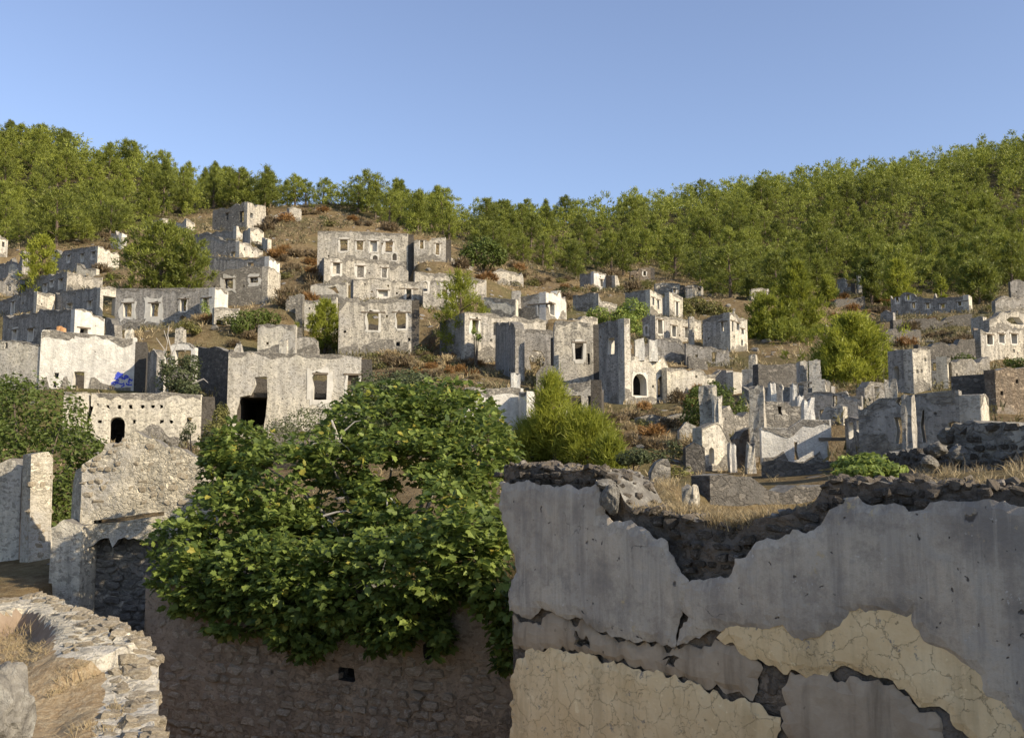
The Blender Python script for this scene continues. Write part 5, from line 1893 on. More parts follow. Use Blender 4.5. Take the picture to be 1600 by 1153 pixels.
# rocks along the crests
def crest_rocks():
    ms = rock_meshes('rock')
    rng = random.Random(8)
    spots = [(30 + rng.random() * 145, 226, 232, 252) for _ in range(26)] + [(1385 + rng.random() * 260, 240, 268, 284) for _ in range(40)]
    for i, (px, py, d0, d1) in enumerate(spots):
        D = rng.uniform(d0, d1)
        p = at(px, py, D)
        z = TER.z1(p.x, p.y)
        s = rng.uniform(1.2, 3.6)
        o = link('boulder', rng.choice(ms), None, (p.x, p.y, z + s * .12), (rng.uniform(-.3, .3), rng.uniform(-.3, .3), rng.uniform(0, 6)), (s * rng.uniform(1, 1.8), s * rng.uniform(1, 1.5), s * rng.uniform(.6, 1.0)))
        left = px < 800
        tag(o, 'weathered grey boulder on the crest of the left hill' if left else 'dark grey boulder on the crest of the right hill', 'boulder', 'boulders on the left crest' if left else 'boulders on the right crest')


crest_rocks()
# ------------------------------------------------------------------ foreground masonry
M['coat'] = None


def grey_coat_mat():
    k = NT('grey_render_coat')
    v = k.coords(off=False)
    big = k.noise(v, 0.8, 8, 0.65)
    mid = k.noise(v, 3.4, 8, 0.72)
    fine = k.noise(v, 26.0, 6, 0.75)
    mott = k.noise(v, 1.7, 9, 0.78)
    col = k.mix(k.ramp(big, (0.36, 0.64)), (0.47, 0.385, 0.285), (0.295, 0.26, 0.215))
    col = k.mix(k.ramp(mott, (0.46, 0.60, 0, 0.75)), col, (0.62, 0.53, 0.40))
    col = k.mix(k.ramp(mott, (0.46, 0.36, 0, 0.7)), col, (0.24, 0.21, 0.175))
    col = k.mix(k.ramp(mid, (0.52, 0.60, 0, 0.45)), col, (0.33, 0.30, 0.265))
    col = k.mix(k.ramp(fine, (0.55, 0.75, 0, 0.4)), col, (0.20, 0.175, 0.145))
    streak = k.noise(k.scaled(v, (5, 5, 0.45)), 1.0, 8, 0.7)
    col = k.mix(k.ramp(streak, (0.48, 0.66, 0, 0.65)), col, (0.25, 0.22, 0.185))
    streak2 = k.noise(k.scaled(v, (14, 14, 0.8)), 1.0, 6, 0.7)
    col = k.mix(k.ramp(streak2, (0.54, 0.68, 0, 0.45)), col, (0.56, 0.49, 0.385))
    # ochre undercoat showing through in flecks
    fl = k.noise(v, 5.0, 6, 0.78)
    col = k.mix(k.math('MULTIPLY', k.ramp(fl, (0.60, 0.66, 0, 0.85)), k.ramp(big, (0.50, 0.58))), col, (0.52, 0.40, 0.22))
    # dark pits of several sizes
    wob = k.n('ShaderNodeVectorMath', operation='ADD')
    nz = k.n('ShaderNodeTexNoise', i={'Vector': v, 'Scale': 9.0, 'Detail': 4.0})
    ws = k.n('ShaderNodeVectorMath', operation='SCALE')
    k.set(ws.inputs[0], nz.outputs['Color'])
    ws.inputs['Scale'].default_value = 0.20
    k.set(wob.inputs[0], v)
    k.set(wob.inputs[1], ws.outputs[0])
    pits = None
    for s, d, thr, off in ((4.0, 0.09, 0.22, 0), (13.0, 0.16, 0.14, 1), (1.7, 0.06, 0.30, 2)):
        pv = k.voro(wob.outputs[0], s)
        sc = k.n('ShaderNodeSeparateColor', i={'Color': pv.outputs['Color']})
        p = k.math('MULTIPLY', k.ramp(pv.outputs['Distance'], (d * 1.25, d * 0.7)), k.ramp(sc.outputs[off], (thr, thr - 0.02)))
        pits = p if pits is None else k.math('MAXIMUM', pits, p)
    col = k.mix(k.math('MULTIPLY', pits, 0.85), col, (0.07, 0.06, 0.052))
    wv = k.noise(v, 8.0, 5, 0.75)
    col = k.mix(k.ramp(wv, (0.66, 0.70, 0, 0.7)), col, (0.62, 0.58, 0.50))
    # hairline cracks
    ve = k.voro(wob.outputs[0], 1.1, 'DISTANCE_TO_EDGE')
    cr = k.math('MULTIPLY', k.ramp(ve.outputs['Distance'], (0.003, 0.001)), k.ramp(k.noise(v, 1.1, 3), (0.58, 0.64, 0, 0.7)))
    col = k.mix(cr, col, (0.06, 0.052, 0.045))
    h = k.math('ADD', mid, k.math('MULTIPLY', fine, 0.35))
    h = k.math('SUBTRACT', h, k.math('MULTIPLY', pits, 0.6))
    h = k.math('SUBTRACT', h, k.math('MULTIPLY', cr, 0.6))
    return k.principled(col, 0.9, h, 0.025, 0.85)


M['earthplaster'] = plaster_mat('brown_earth_render', (0.32, 0.245, 0.165), (0.46, 0.365, 0.255), dirt=0.9, spots=0.9)
M['coat'] = grey_coat_mat()
M['stone_break'] = stone_mat('dusty_core_stone', (0.10, 0.085, 0.066), (0.25, 0.21, 0.165), (0.30, 0.275, 0.235))
M['ochre'] = plaster_mat('ochre_undercoat', (0.72, 0.515, 0.265), (0.84, 0.65, 0.38), dirt=0.5, crack=True, spots=0.75)
M['earthcore'] = wall_mat('earth_mortar_core', (0.26, 0.20, 0.14), (0.17, 0.135, 0.10), 0.60, dirt=0.55, vs=6.5)
M['earth'] = plaster_mat('red_earth', (0.215, 0.155, 0.105), (0.29, 0.225, 0.16), 0.4)


def ragged(poly, step, amp, seed):
    """closed polygon with finely broken edges"""
    out = []
    n = len(poly)
    for i in range(n):
        a, b = poly[i], poly[(i + 1) % n]
        L = math.hypot(b[0] - a[0], b[1] - a[1])
        m = max(1, int(L / step))
        nx, ny = -(b[1] - a[1]) / max(L, 1e-6), (b[0] - a[0]) / max(L, 1e-6)
        for j in range(m):
            t = j / m
            u, v = a[0] + (b[0] - a[0]) * t, a[1] + (b[1] - a[1]) * t
            d = float(fbm(np.array([u * 2.2 + seed]), np.array([v * 2.2]), seed, 4)[0]) * 2 * amp + float(fbm(np.array([u * 11 + seed]), np.array([v * 11]), seed + 2, 3)[0]) * 3.2 * amp
            out.append((u + nx * d, v + ny * d))
    return out


def ccw(poly):
    s = sum(poly[i - 1][0] * poly[i][1] - poly[i][0] * poly[i - 1][1] for i in range(len(poly)))
    return poly if s > 0 else poly[::-1]


def coat(root, parent, sl, px_poly, off, t, mat, seed, name, amp=0.035, step=0.035, grid=0.085, rel=0.012, holes=()):
    poly = ccw(ragged([sl.uv(*p) for p in px_poly], step, amp, seed))
    hs = [ccw(ragged([sl.uv(*p) for p in h], step, amp, seed + 3)) for h in holes]
    pa = np.array(poly)
    pb = np.roll(pa, -1, 0)
    ab = pb - pa
    ll = np.maximum((ab * ab).sum(1), 1e-9)

    def rl(u, v):
        q = np.stack([u, v], 1)
        d = np.empty(len(q))
        for i in range(0, len(q), 800):
            w = q[i:i + 800, None] - pa[None]
            tt = np.clip((w * ab[None]).sum(2) / ll[None], 0, 1)
            d[i:i + 800] = np.sqrt(((w - tt[..., None] * ab[None]) ** 2).sum(2)).min(1)
        return fbm(u * 1.3, v * 1.3, seed) * rel * 2 + fbm(u * 5, v * 5, seed + 1) * rel - (t * 0.75) * np.exp(-d / 0.045) * (.6 + .8 * vnoise(u * 6, v * 6, seed))
    me = sl.mesh(name, poly, hs, t, [M[mat], M[mat], M[mat]], root.location, off=off, relief=rl, grid=grid)
    return link(name, me, parent)


def tufts(pts, hgt, n, rng, w=0.006, spread=0.35, acc=None):
    """dry grass blades standing at points"""
    acc = acc or Acc()
    P = np.repeat(np.asarray(pts, float), n, 0)
    m = len(P)
    P = P + rng.normal(0, 1, (m, 3)) * np.array([.06, .06, 0]) * (hgt / .3)
    d = unit(np.column_stack([rng.normal(0, spread, m), rng.normal(0, spread, m), np.ones(m)]))
    L = hgt * rng.uniform(.45, 1.2, (m, 1))
    s = unit(np.cross(d, rng.normal(0, 1, (m, 3)))) * w * rng.uniform(.6, 1.5, (m, 1))
    mid = P + d * L * .55
    tip = P + d * L + np.column_stack([rng.normal(0, .22, m), rng.normal(0, .22, m), -np.abs(rng.normal(0, .12, m))]) * L
    V = np.stack([P - s, P + s, mid + s * .7, mid - s * .7, tip], 1).reshape(-1, 3)
    i = np.arange(m)[:, None] * 5
    T = np.concatenate([i + np.array([[0, 1, 2]]), i + np.array([[0, 2, 3]]), i + np.array([[3, 2, 4]])])
    acc.add(V, T, 0, np.repeat(np.clip(rng.normal(.55, .25, m), 0, 1), 5))
    return acc


def build_grey_wall():
    a = at(783, 740, 11.5)
    A = Vector((a.x, a.y))
    d = Vector((math.cos(R(-45)), math.sin(R(-45))))
    B = A + d * 7.0
    sl = Slab(A, B, outward=(-1, -1))
    root = empty('plastered_wall', (A.x, A.y, -5.6))
    tag(root, 'large shaded grey plaster wall with a V-shaped break and ochre undercoat', 'broken wall')
    top = [(782, 731), (820, 728), (862, 730), (905, 733), (940, 737), (958, 748), (972, 772), (985, 792), (1005, 799), (1050, 802), (1075, 808), (1100, 814), (1130, 822), (1160, 820), (1182, 812), (1212, 808), (1238, 803),
           (1262, 790), (1278, 772), (1284, 757), (1298, 750), (1350, 752), (1420, 753), (1500, 757), (1600, 762), (1700, 768), (1800, 772)]
    tp = jag(sorted(sl.uv(*p) for p in top), 0.07, 0.028, 5)
    L = tp[-1][0]
    left = [sl.uv(*p) for p in ((788, 775), (790, 800), (800, 850), (811, 890), (806, 930), (800, 960), (803, 1010), (804, 1100))]
    out = [(left[-1][0], -5.9), (L, -5.9)] + tp[::-1] + left
    rl = lambda u, v: fbm(u * 2.0, v * 2.6, 3) * 0.16 + fbm(u * 7, v * 7, 4) * 0.09
    me = sl.mesh('core', ccw(out), [], 0.6, [M['earthcore'], M['earthcore'], M['top']], root.location, relief=rl, grid=0.06)
    core = link('rubble_core', me, root)
    # the lower masonry, ochre undercoat and the grey render in front of it
    coat(root, root, sl, [(806, 1180), (808, 1090), (812, 1030), (828, 1013), (862, 1013), (890, 1016), (942, 1030), (1000, 1046), (1060, 1060), (1120, 1078), (1180, 1096), (1230, 1120), (1215, 1180), (1000, 1190)], 0.095, 0.04, 'ochre', 11, 'ochre_undercoat', 0.05)
    coat(root, root, sl, [(1128, 996), (1138, 976), (1165, 960), (1240, 950), (1340, 930), (1470, 930), (1560, 1000), (1640, 1080), (1640, 1190), (1540, 1190), (1480, 1110), (1420, 1085), (1392, 1060), (1353, 1050),
                          (1312, 1040), (1266, 1052), (1224, 1044), (1192, 1028), (1166, 1014), (1140, 1003)], 0.095, 0.045, 'ochre', 12, 'ochre_undercoat', 0.05)
    coat(root, root, sl, [(806, 962), (842, 968), (868, 960), (925, 976), (985, 998), (1060, 1014), (1120, 1004), (1150, 1012), (1190, 1034), (1180, 1090), (1060, 1058), (940, 1026), (860, 1010), (810, 1012)], 0.085, 0.05, 'earthplaster', 15, 'brown_scratch_coat', 0.07, rel=0.03,
         holes=[[(905, 985), (925, 990), (930, 1008), (908, 1004)], [(1040, 1022), (1064, 1024), (1062, 1042), (1044, 1040)]])
    coat(root, root, sl, [(1240, 1052), (1300, 1050), (1390, 1072), (1470, 1120), (1480, 1180), (1240, 1180), (1226, 1110)], 0.085, 0.05, 'earthplaster', 16, 'brown_scratch_coat', 0.07, rel=0.03)
    coat(root, root, sl, [(788, 752), (850, 753), (876, 757), (912, 760), (930, 756), (944, 748), (952, 770), (959, 792), (950, 806), (972, 811), (994, 813), (1024, 829), (1050, 846), (1056, 858), (1066, 882), (1080, 905),
                          (1081, 930), (1077, 953), (1068, 978), (1062, 1008), (1038, 1008), (1012, 1002), (985, 993), (952, 984), (928, 974), (920, 963), (889, 963), (868, 953), (856, 949), (842, 962), (824, 961),
                          (803, 953), (803, 944), (815, 893), (812, 872), (802, 845), (793, 797)], 0.135, 0.05, 'coat', 13, 'grey_render', 0.04)
    coat(root, root, sl, [(1066, 1006), (1070, 980), (1084, 962), (1078, 935), (1086, 915), (1102, 904), (1140, 902), (1152, 894), (1158, 872), (1172, 866), (1190, 846), (1226, 838), (1268, 832), (1290, 818), (1302, 805),
                          (1312, 792), (1340, 781), (1362, 785), (1386, 794), (1420, 790), (1450, 794), (1482, 778), (1530, 786), (1560, 780), (1600, 788), (1700, 790), (1800, 794), (1800, 1200), (1640, 1200), (1600, 1130),
                          (1540, 1062), (1498, 1018), (1470, 1008), (1453, 998), (1440, 976), (1432, 956), (1414, 962), (1398, 954), (1381, 950), (1360, 956), (1338, 955), (1326, 966), (1314, 982), (1290, 994), (1262, 1002),
                          (1244, 992), (1232, 980), (1216, 976), (1200, 978), (1186, 975), (1160, 970), (1130, 978), (1100, 992)], 0.135, 0.05, 'coat', 14, 'grey_render', 0.04)
    # stones bared in the break, along the top and at the foot
    reg = [sl.uv(*p) for p in ((975, 800), (1060, 806), (1130, 826), (1180, 818), (1240, 808), (1276, 780), (1310, 782), (1296, 808), (1270, 830), (1226, 836), (1190, 844), (1150, 890), (1100, 900), (1084, 930), (1066, 880), (1050, 842), (1000, 812))]
    lay_stones(core, root, sl, ccw(reg), 0.085, 'stone_break', 260, proud=(0.0, 0.11), skip=0.10, seed=2, single=130)
    reg = [sl.uv(*p) for p in ((784, 735), (940, 741), (950, 752), (930, 757), (870, 755), (786, 752))]
    lay_stones(core, root, sl, ccw(reg), 0.065, 'stone_break', 110, proud=(0.03, 0.12), skip=0.25, seed=3, single=50)
    reg = [sl.uv(*p) for p in ((1290, 756), (1600, 766), (1790, 774), (1790, 790), (1600, 785), (1400, 790), (1310, 785))]
    lay_stones(core, root, sl, ccw(reg), 0.075, 'stone_break', 170, proud=(0.03, 0.13), skip=0.3, seed=4, single=70)
    reg = [sl.uv(*p) for p in ((806, 965), (920, 972), (1000, 1004), (1062, 1012), (1130, 1000), (1190, 1030), (1300, 1045), (1400, 1090), (1180, 1092), (1060, 1056), (940, 1026), (812, 1008))]
    lay_stones(core, root, sl, ccw(reg), 0.075, 'stone_break', 70, proud=(0.0, 0.05), skip=0.75, seed=6, single=20)
    # a slab of fallen coping leaning at the top of the break
    p = sl.pt(*sl.uv(965, 778), 0.10)
    o = link('coping_slab', rock_meshes('stone')[3], root, p - root.location, (0.2, 0.5, R(-45)), (0.24, 0.2, 0.34))
    o2 = link('coping_slab', rock_meshes('stone')[5], root, sl.pt(*sl.uv(952, 757), 0.05) - root.location, (0.1, 0.25, R(-45)), (0.26, 0.3, 0.12))
    # loose stones and mortar lumps lying over the whole thickness of the wall head
    rr = random.Random(9)
    items = []
    tu = [p_[0] for p_ in tp]
    tv = [p_[1] for p_ in tp]
    for _ in range(620):
        u = rr.uniform(0, L)
        s = rr.uniform(.04, .13)
        p_ = sl.pt(u, float(np.interp(u, tu, tv)) + rr.uniform(-.02, .015), -rr.uniform(-.02, .58)) - root.location
        items.append((p_, (rr.uniform(-.5, .5), rr.uniform(-.5, .5), rr.uniform(0, 6)), (s * rr.uniform(1, 1.7), s, s * rr.uniform(.5, .9)), rr.randrange(10)))
    join_stones(core, root, items, 'stone_break')
    # grass rooted on the wall head
    rng = np.random.default_rng(3)
    acc = Acc()
    us = [p[0] for p in tp]
    vs = [p[1] for p in tp]
    for (x0, x1, n, hh, back) in ((792, 945, 40, .09, .5), (985, 1105, 90, .16, .7), (1105, 1190, 130, .20, .55), (1190, 1275, 30, .10, .5), (1395, 1800, 30, .12, .5)):
        u0, u1 = sl.uv(x0, 770)[0], sl.uv(x1, 770)[0]
        pts = []
        for _ in range(n):
            u = rng.uniform(u0, u1)
            pts.append(tuple(sl.pt(u, float(np.interp(u, us, vs)) - .03, -rng.uniform(0.03, back))))
        tufts(pts, hh, 22, rng, 0.0035, .45, acc)
    o = link('dry_grass', acc.mesh('dry_grass', [M['straw']]))
    tag(o, 'straw coloured dry grass rooted along the head of the grey plaster wall', None, None, 'stuff')
    # soil banked behind the wall in the break
    return sl, root


GREY_SL, GREY_ROOT = build_grey_wall()


def build_retaining():
    A = Vector((-6.32, 17.25))
    B = Vector((1.9, 14.35))
    sl = Slab(A, B, outward=(-.3, -1))
    root = empty('retaining_wall', (A.x, A.y, -5.6))
    tag(root, 'shaded earthen retaining wall hung with fig branches, below the fig tree', 'retaining wall')
    L = sl.L
    top = jag([(0, -1.75), (1.2, -1.8), (3, -1.9), (5, -1.8), (7, -1.7), (L, -1.6)], .12, .06, 9)
    holes = []
    for (x0, y0, x1, y1) in ((532, 1044, 551, 1062), (664, 1008, 675, 1027), (415, 972, 424, 992), (345, 940, 364, 955)):
        u0, v1 = sl.uv(x0, y0)
        u1, v0 = sl.uv(x1, y1)
        holes.append(ccw(rough_ring(u0, u1, v0, v1, .03, x0, 10, .5)))
    rl = lambda u, v: fbm(u * 1.7, v * 2.4, 13) * 0.14 + fbm(u * 6, v * 7, 14) * 0.05
    w = link('wall', sl.mesh('wall', [(0, -5.9), (L, -5.9)] + top[::-1], holes, 1.1, [M['brownwall'], M['dark'], M['top']], root.location, relief=rl, grid=0.11), root)
    reg = ccw([sl.uv(*p) for p in ((252, 890), (420, 950), (600, 1000), (700, 1060), (700, 1180), (252, 1200))])
    lay_stones(w, root, sl, reg, 0.15, 'stone_brown', 295, proud=(0.02, 0.08), skip=0.15, avoid=holes, seed=21, single=250)
    reg = ccw([sl.uv(*p) for p in ((690, 930), (815, 930), (815, 1180), (690, 1180))])
    lay_stones(w, root, sl, reg, 0.12, 'stone_brown', 110, proud=(0.0, 0.035), skip=0.35, avoid=holes, seed=22, single=40, wmul=(1.5, 3.2))
    # the return of the wall that closes the niche on its right
    sl2 = Slab(Vector((-7.15, 22.8)), Vector((-6.30, 17.27)), outward=(-1, 0))
    link('return_wall', sl2.mesh('return', [(0, -5.9), (sl2.L, -5.9), (sl2.L, -1.82), (1.2, -1.8), (0, -1.9)], [], 0.5, [M['brownwall'], M['dark'], M['top']], root.location), root)


M['brownwall'] = wall_mat('earth_bedded_wall', (0.50, 0.375, 0.25), (0.42, 0.32, 0.215), 0.62, (0.27, 0.205, 0.14), dirt=0.45, vs=6.5, stain=0.25)
M['stone_brown'] = stone_mat('earthy_rubble_stone', (0.50, 0.395, 0.275), (0.74, 0.61, 0.45), (0.60, 0.54, 0.44))
build_retaining()


def build_gable():
    b = at(128, 750, 22)
    B = Vector((b.x, b.y))
    C = B + Vector((math.cos(R(6)), math.sin(R(6)))) * 3.15
    sl = Slab(B, C, outward=(0, -1))
    root = empty('gable_ruin', (B.x, B.y, -5.4))
    tag(root, 'sunlit ruined gable wall of pale rubble with a long slot, above a dark niche', 'ruined wall')
    top = [(128, 726), (134, 721), (150, 712), (160, 704), (166, 692), (176, 690), (190, 684), (200, 676), (214, 673), (224, 681), (240, 686), (252, 692), (268, 696), (284, 700), (300, 711), (312, 716), (320, 726), (328, 736), (335, 744), (337, 752)]
    tp = jag(sorted(sl.uv(*p) for p in top), 0.10, 0.05, 31)
    vb = sl.uv(180, 843)[1]
    slot = ccw([sl.uv(*p) for p in ((146, 813), (190, 808), (225, 802), (256, 799), (256, 805), (225, 809), (190, 815), (146, 818))])
    rl = lambda u, v: fbm(u * 2.2, v * 2.4, 33) * 0.12 + fbm(u * 8, v * 8, 34) * 0.04
    L = tp[-1][0]
    f0 = tp[0]
    w = link('gable_wall', sl.mesh('gable', ccw(jag([(0, vb), (L * .4, vb + .03), (L, vb - .02)], .1, .05, 39) + tp[::-1]), [slot], 0.6, [M['gable'], M['dark'], M['top']], root.location, relief=rl, grid=0.10), root)
    reg = ccw([(u, v - 0.05) for u, v in tp] + [(L, vb + .75), (0.05, vb + .75)])
    lay_stones(w, root, sl, reg, 0.135, 'stone_warm', 230, proud=(0.0, 0.045), skip=0.35, avoid=[slot], seed=35, single=190)
    # shaded left return
    A = B + Vector((-math.cos(R(52)), math.sin(R(52)))) * 0.78
    s2 = Slab(A, B - Vector((0.0, 0.0)), outward=(-1, -.4))
    link('return_wall', s2.mesh('ret', [(0, vb), (s2.L - .01, vb), (s2.L - .01, f0[1] - .04), (0.2, f0[1] - .12), (0, f0[1] - .42)], [], 0.4, [M['gable'], M['dark'], M['top']], root.location, relief=lambda u, v: fbm(u * 3, v * 3, 5) * .05, grid=.12), root)
    # recessed lower masonry that forms the back of the niche
    off = 0.42
    Bq = B + Vector((-.35, off))
    s3 = Slab(Bq, Bq + Vector((2.6, .25)), outward=(0, -1))
    nb = link('niche_wall', s3.mesh('niche', [(0, -5.8), (s3.L, -5.8), (s3.L, vb + .1), (0, vb + .1)], [], 0.4, [M['rubble'], M['dark'], M['top']], root.location, relief=lambda u, v: fbm(u * 2, v * 2, 6) * .2, grid=.14), root)
    lay_stones(nb, root, s3, [(0.25, -5.6), (s3.L, -5.6), (s3.L, vb - .1), (0.25, vb - .1)], 0.17, 'stone', 170, proud=(0.02, 0.12), skip=0.1, seed=36, single=100)
    # plastered pier under the left end
    p0, p1 = at(78, 870, 21.75), at(126, 870, 21.7)
    s4 = Slab(Vector((p0.x, p0.y)), Vector((p1.x, p1.y)), outward=(0, -1))
    ptop = jag([(0, s4.uv(80, 824)[1]), (s4.L * .4, s4.uv(95, 812)[1]), (s4.L, s4.uv(121, 822)[1])], .1, .03, 37)
    link('plastered_pier', s4.mesh('pier', ccw([(0, -5.6), (s4.L, -5.6)] + ptop[::-1]), [], 0.7, [M['cream'], M['cream'], M['top']], root.location, relief=lambda u, v: fbm(u * 2, v * 2, 8) * .05, grid=.12), root)


M['gable'] = wall_mat('sunlit_rubble_gable', (0.66, 0.59, 0.44), (0.50, 0.45, 0.345), 0.52, (0.33, 0.295, 0.22), dirt=0.18, vs=6.5)
M['pier'] = plaster_mat('stained_pier_plaster', (0.46, 0.40, 0.31), (0.58, 0.52, 0.415), 0.6, spots=0.9)
build_gable()

# the stub wall at the left edge: plastered panel, shaded jamb, rubble end
def build_stub():
    root = empty('ruined_wall', (at(30, 860, 25).x, 25, -2.6))
    tag(root, 'broken end of a cream plastered wall with a brown jamb by the leafy tree', 'ruined wall')
    def piece(name, a, b, top, bot, mat, t, seed, out=(0, -1), stones=None):
        p0, p1 = at(a[0], 800, a[1]), at(b[0], 800, b[1])
        s = Slab(Vector((p0.x, p0.y)), Vector((p1.x, p1.y)), outward=out)
        tp = jag(sorted(s.uv(*q) for q in top), .12, .05, seed)
        w = link(name, s.mesh(name, ccw([(0, bot), (s.L, bot)] + tp[::-1]), [], t, [M[mat], M[mat], M['top']], root.location, relief=lambda u, v: fbm(u * 2, v * 2, seed) * .06, grid=.14), root)
        if stones:
            lay_stones(w, root, s, ccw([(u, v - .04) for u, v in tp] + [(s.L, -2.4), (0, -2.4)]), .16, 'stone_warm', 60, proud=(0, .05), skip=.4, seed=seed)
        return s, w
    piece('plastered_panel', (-190, 25.9), (34, 25.6), [(-190, 722), (-60, 724), (0, 724), (20, 716), (34, 728)], -3.0, 'cream', .5, 41)
    piece('jamb', (33, 25.6), (49, 24.75), [(33, 728), (40, 716), (49, 712)], -3.0, 'brownjamb', .25, 42, (-1, -.3))
    piece('rubble_end', (49, 24.7), (83, 25.1), [(49, 710), (62, 706), (76, 706), (83, 716)], -3.0, 'gable', .5, 43, stones=True)


M['brownjamb'] = plaster_mat('brown_stained_jamb', (0.34, 0.235, 0.15), (0.42, 0.32, 0.22), 0.3)
build_stub()


def on_z(px, py, z):
    r = ray(px, py)
    return r * (z / r.z)


def build_parapet():
    outer = [on_z(px, py, -1.4) for (px, py) in ((-420, 985), (-200, 962), (-60, 950), (0, 938), (28, 930), (55, 927), (90, 934), (121, 944), (145, 956), (161, 968), (171, 984), (176, 1003))]
    second = [on_z(px, py, -1.72) for (px, py) in ((186, 1014), (205, 1024), (225, 1034), (238, 1046), (244, 1060), (245, 1100), (240, 1180), (225, 1300))]
    close = [on_z(px, py, -1.9) for (px, py) in ((60, 1420), (-420, 1420))]
    P = outer + second + close
    poly = ccw(ragged([(p.x, p.y) for p in P], .08, .03, 51))
    rim = [(p.x, p.y) for p in outer]
    rim2 = [(p.x, p.y) for p in second]

    def dist(q, line):
        d = np.full(len(q), 1e9)
        for a, b in zip(line[:-1], line[1:]):
            a, b = np.array(a), np.array(b)
            ab = b - a
            t = np.clip(((q - a) @ ab) / (ab @ ab), 0, 1)
            d = np.minimum(d, np.linalg.norm(q - a - t[:, None] * ab, axis=1))
        return d
    def height(q):
        d1, d2 = dist(q, rim), dist(q, rim2)
        wq = np.clip((q[:, 1] - 8.5) / .9, 0, 1)
        f = np.clip((d1 - (.40 * wq + .22 * (1 - wq))) / (.16 * wq + .75 * (1 - wq)), 0, 1)
        f = f * f * (3 - 2 * f)
        z = -1.42 - .22 * f
        g = np.clip((d2 - .35) / .3, 0, 1)
        z = z - .12 * np.clip((d1 - .56) / .8, 0, 1) * g
        z = np.where(d2 < d1, np.minimum(z, -1.44 - .24 * np.clip(d1 / .9, 0, 1)), z)
        return z + fbm(q[:, 0] * 3, q[:, 1] * 3, 5) * .07 + fbm(q[:, 0] * 11, q[:, 1] * 11, 6) * .035
    verts = [Vector(p) for p in poly]
    n0 = len(verts)
    edges = [(i, (i + 1) % n0) for i in range(n0)]
    xs = [p[0] for p in poly]
    ys = [p[1] for p in poly]
    G = np.stack(np.meshgrid(np.arange(max(min(xs), -7.5), max(xs), .055), np.arange(min(ys), max(ys), .055)), 2).reshape(-1, 2)
    G = G + RNG.uniform(-.018, .018, G.shape)
    G = G[inpoly_np(G, poly)]
    verts += [Vector(tuple(g)) for g in G]
    cv, ce, cf, *_ = delaunay_2d_cdt(verts, edges, [], 1, 1e-4)
    Q = np.array([(v.x, v.y) for v in cv])
    T = np.array([f for f in cf if len(f) == 3])
    a = Q[T[:, 1]] - Q[T[:, 0]]
    b = Q[T[:, 2]] - Q[T[:, 0]]
    fl = (a[:, 0] * b[:, 1] - a[:, 1] * b[:, 0]) < 0
    T[fl] = T[fl][:, ::-1]
    z = height(Q)
    cent = Q[T].mean(1)
    d1 = dist(cent, rim)
    d2 = dist(cent, rim2)
    zz = z[T]
    steep = (zz.max(1) - zz.min(1)) > .05
    mi = np.where((d1 < .44) | (d2 < .38), 0, 1)
    mi = np.where((d1 > .42 + .06 * vnoise(cent[:, 0] * 9, cent[:, 1] * 9, 3.0)) & (d1 < .60) & (cent[:, 1] > 8.9), 2, mi)
    cnt = {}
    for f in T:
        for i in range(3):
            cnt[(int(f[i]), int(f[(i + 1) % 3]))] = 1
    bnd = [e for e in cnt if (e[1], e[0]) not in cnt]
    n = len(Q)
    V = np.concatenate([np.column_stack([Q, z]), np.column_stack([Q, np.full(n, -6.2)])])
    side = []
    for (i, j) in bnd:
        side += [(j, i, i + n), (j, i + n, j + n)]
    root = empty('terrace_parapet', (-4.0, 8.5, -5.6))
    tag(root, 'sunlit broken parapet of pale rubble curving round a patch of dry grass', 'parapet')
    me = mesh_np('masonry', V - np.array(root.location), np.concatenate([T, np.array(side)]), [M['gable'], M['ground_near'], M['earth']], np.concatenate([mi, np.zeros(len(side))]))
    body = link('masonry', me, root)
    # stones bedded on the rim and down its outer face
    rnd = random.Random(52)
    ms = stone_meshes('stone_warm')
    k = 0
    def along(line, n_per, w, zt, s0, s1):
        nonlocal k
        for a, b in zip(line[:-1], line[1:]):
            L = math.hypot(b[0] - a[0], b[1] - a[1])
            if min(a[0], b[0]) < -6.5:
                continue
            for i in range(int(L * n_per)):
                t = rnd.random()
                nx, ny = (b[1] - a[1]) / L, -(b[0] - a[0]) / L
                o = rnd.uniform(-w, 0.02)
                # inward is on the side of the terrace centre
                x, y = a[0] + (b[0] - a[0]) * t, a[1] + (b[1] - a[1]) * t
                cx, cy = -4.6 - x, 7.0 - y
                cl = math.hypot(cx, cy)
                x, y = x + cx / cl * -o, y + cy / cl * -o
                s = rnd.uniform(s0, s1)
                zq = float(height(np.array([[x, y]]))[0])
                link('stone', rnd.choice(ms), body, Vector((x, y, zq - s * .08)) - root.location, (rnd.uniform(-.3, .3), rnd.uniform(-.3, .3), rnd.uniform(0, 6)), (s * rnd.uniform(1, 1.5), s, s * rnd.uniform(.5, .8)))
                k += 1
    along(rim, 22, .40, -1.4, .06, .15)
    along(rim2, 20, .34, -1.72, .08, .18)
    for line, zt in ((rim, -1.45), (rim2, -1.78)):
        for a, b in zip(line[:-1], line[1:]):
            if min(a[0], b[0]) < -6:
                continue
            L = math.hypot(b[0] - a[0], b[1] - a[1])
            for i in range(int(L * 5)):
                t = rnd.random()
                s = rnd.uniform(.10, .2)
                link('stone', rnd.choice(ms), body, Vector((a[0] + (b[0] - a[0]) * t, a[1] + (b[1] - a[1]) * t, zt - rnd.uniform(.05, .6))) - root.location, (rnd.uniform(-.2, .2), rnd.uniform(-.2, .2), rnd.uniform(0, 6)), (s * 1.3, s, s * .75))
                k += 1
    print('parapet stones', k)
    # dry grass on the terrace
    rng = np.random.default_rng(53)
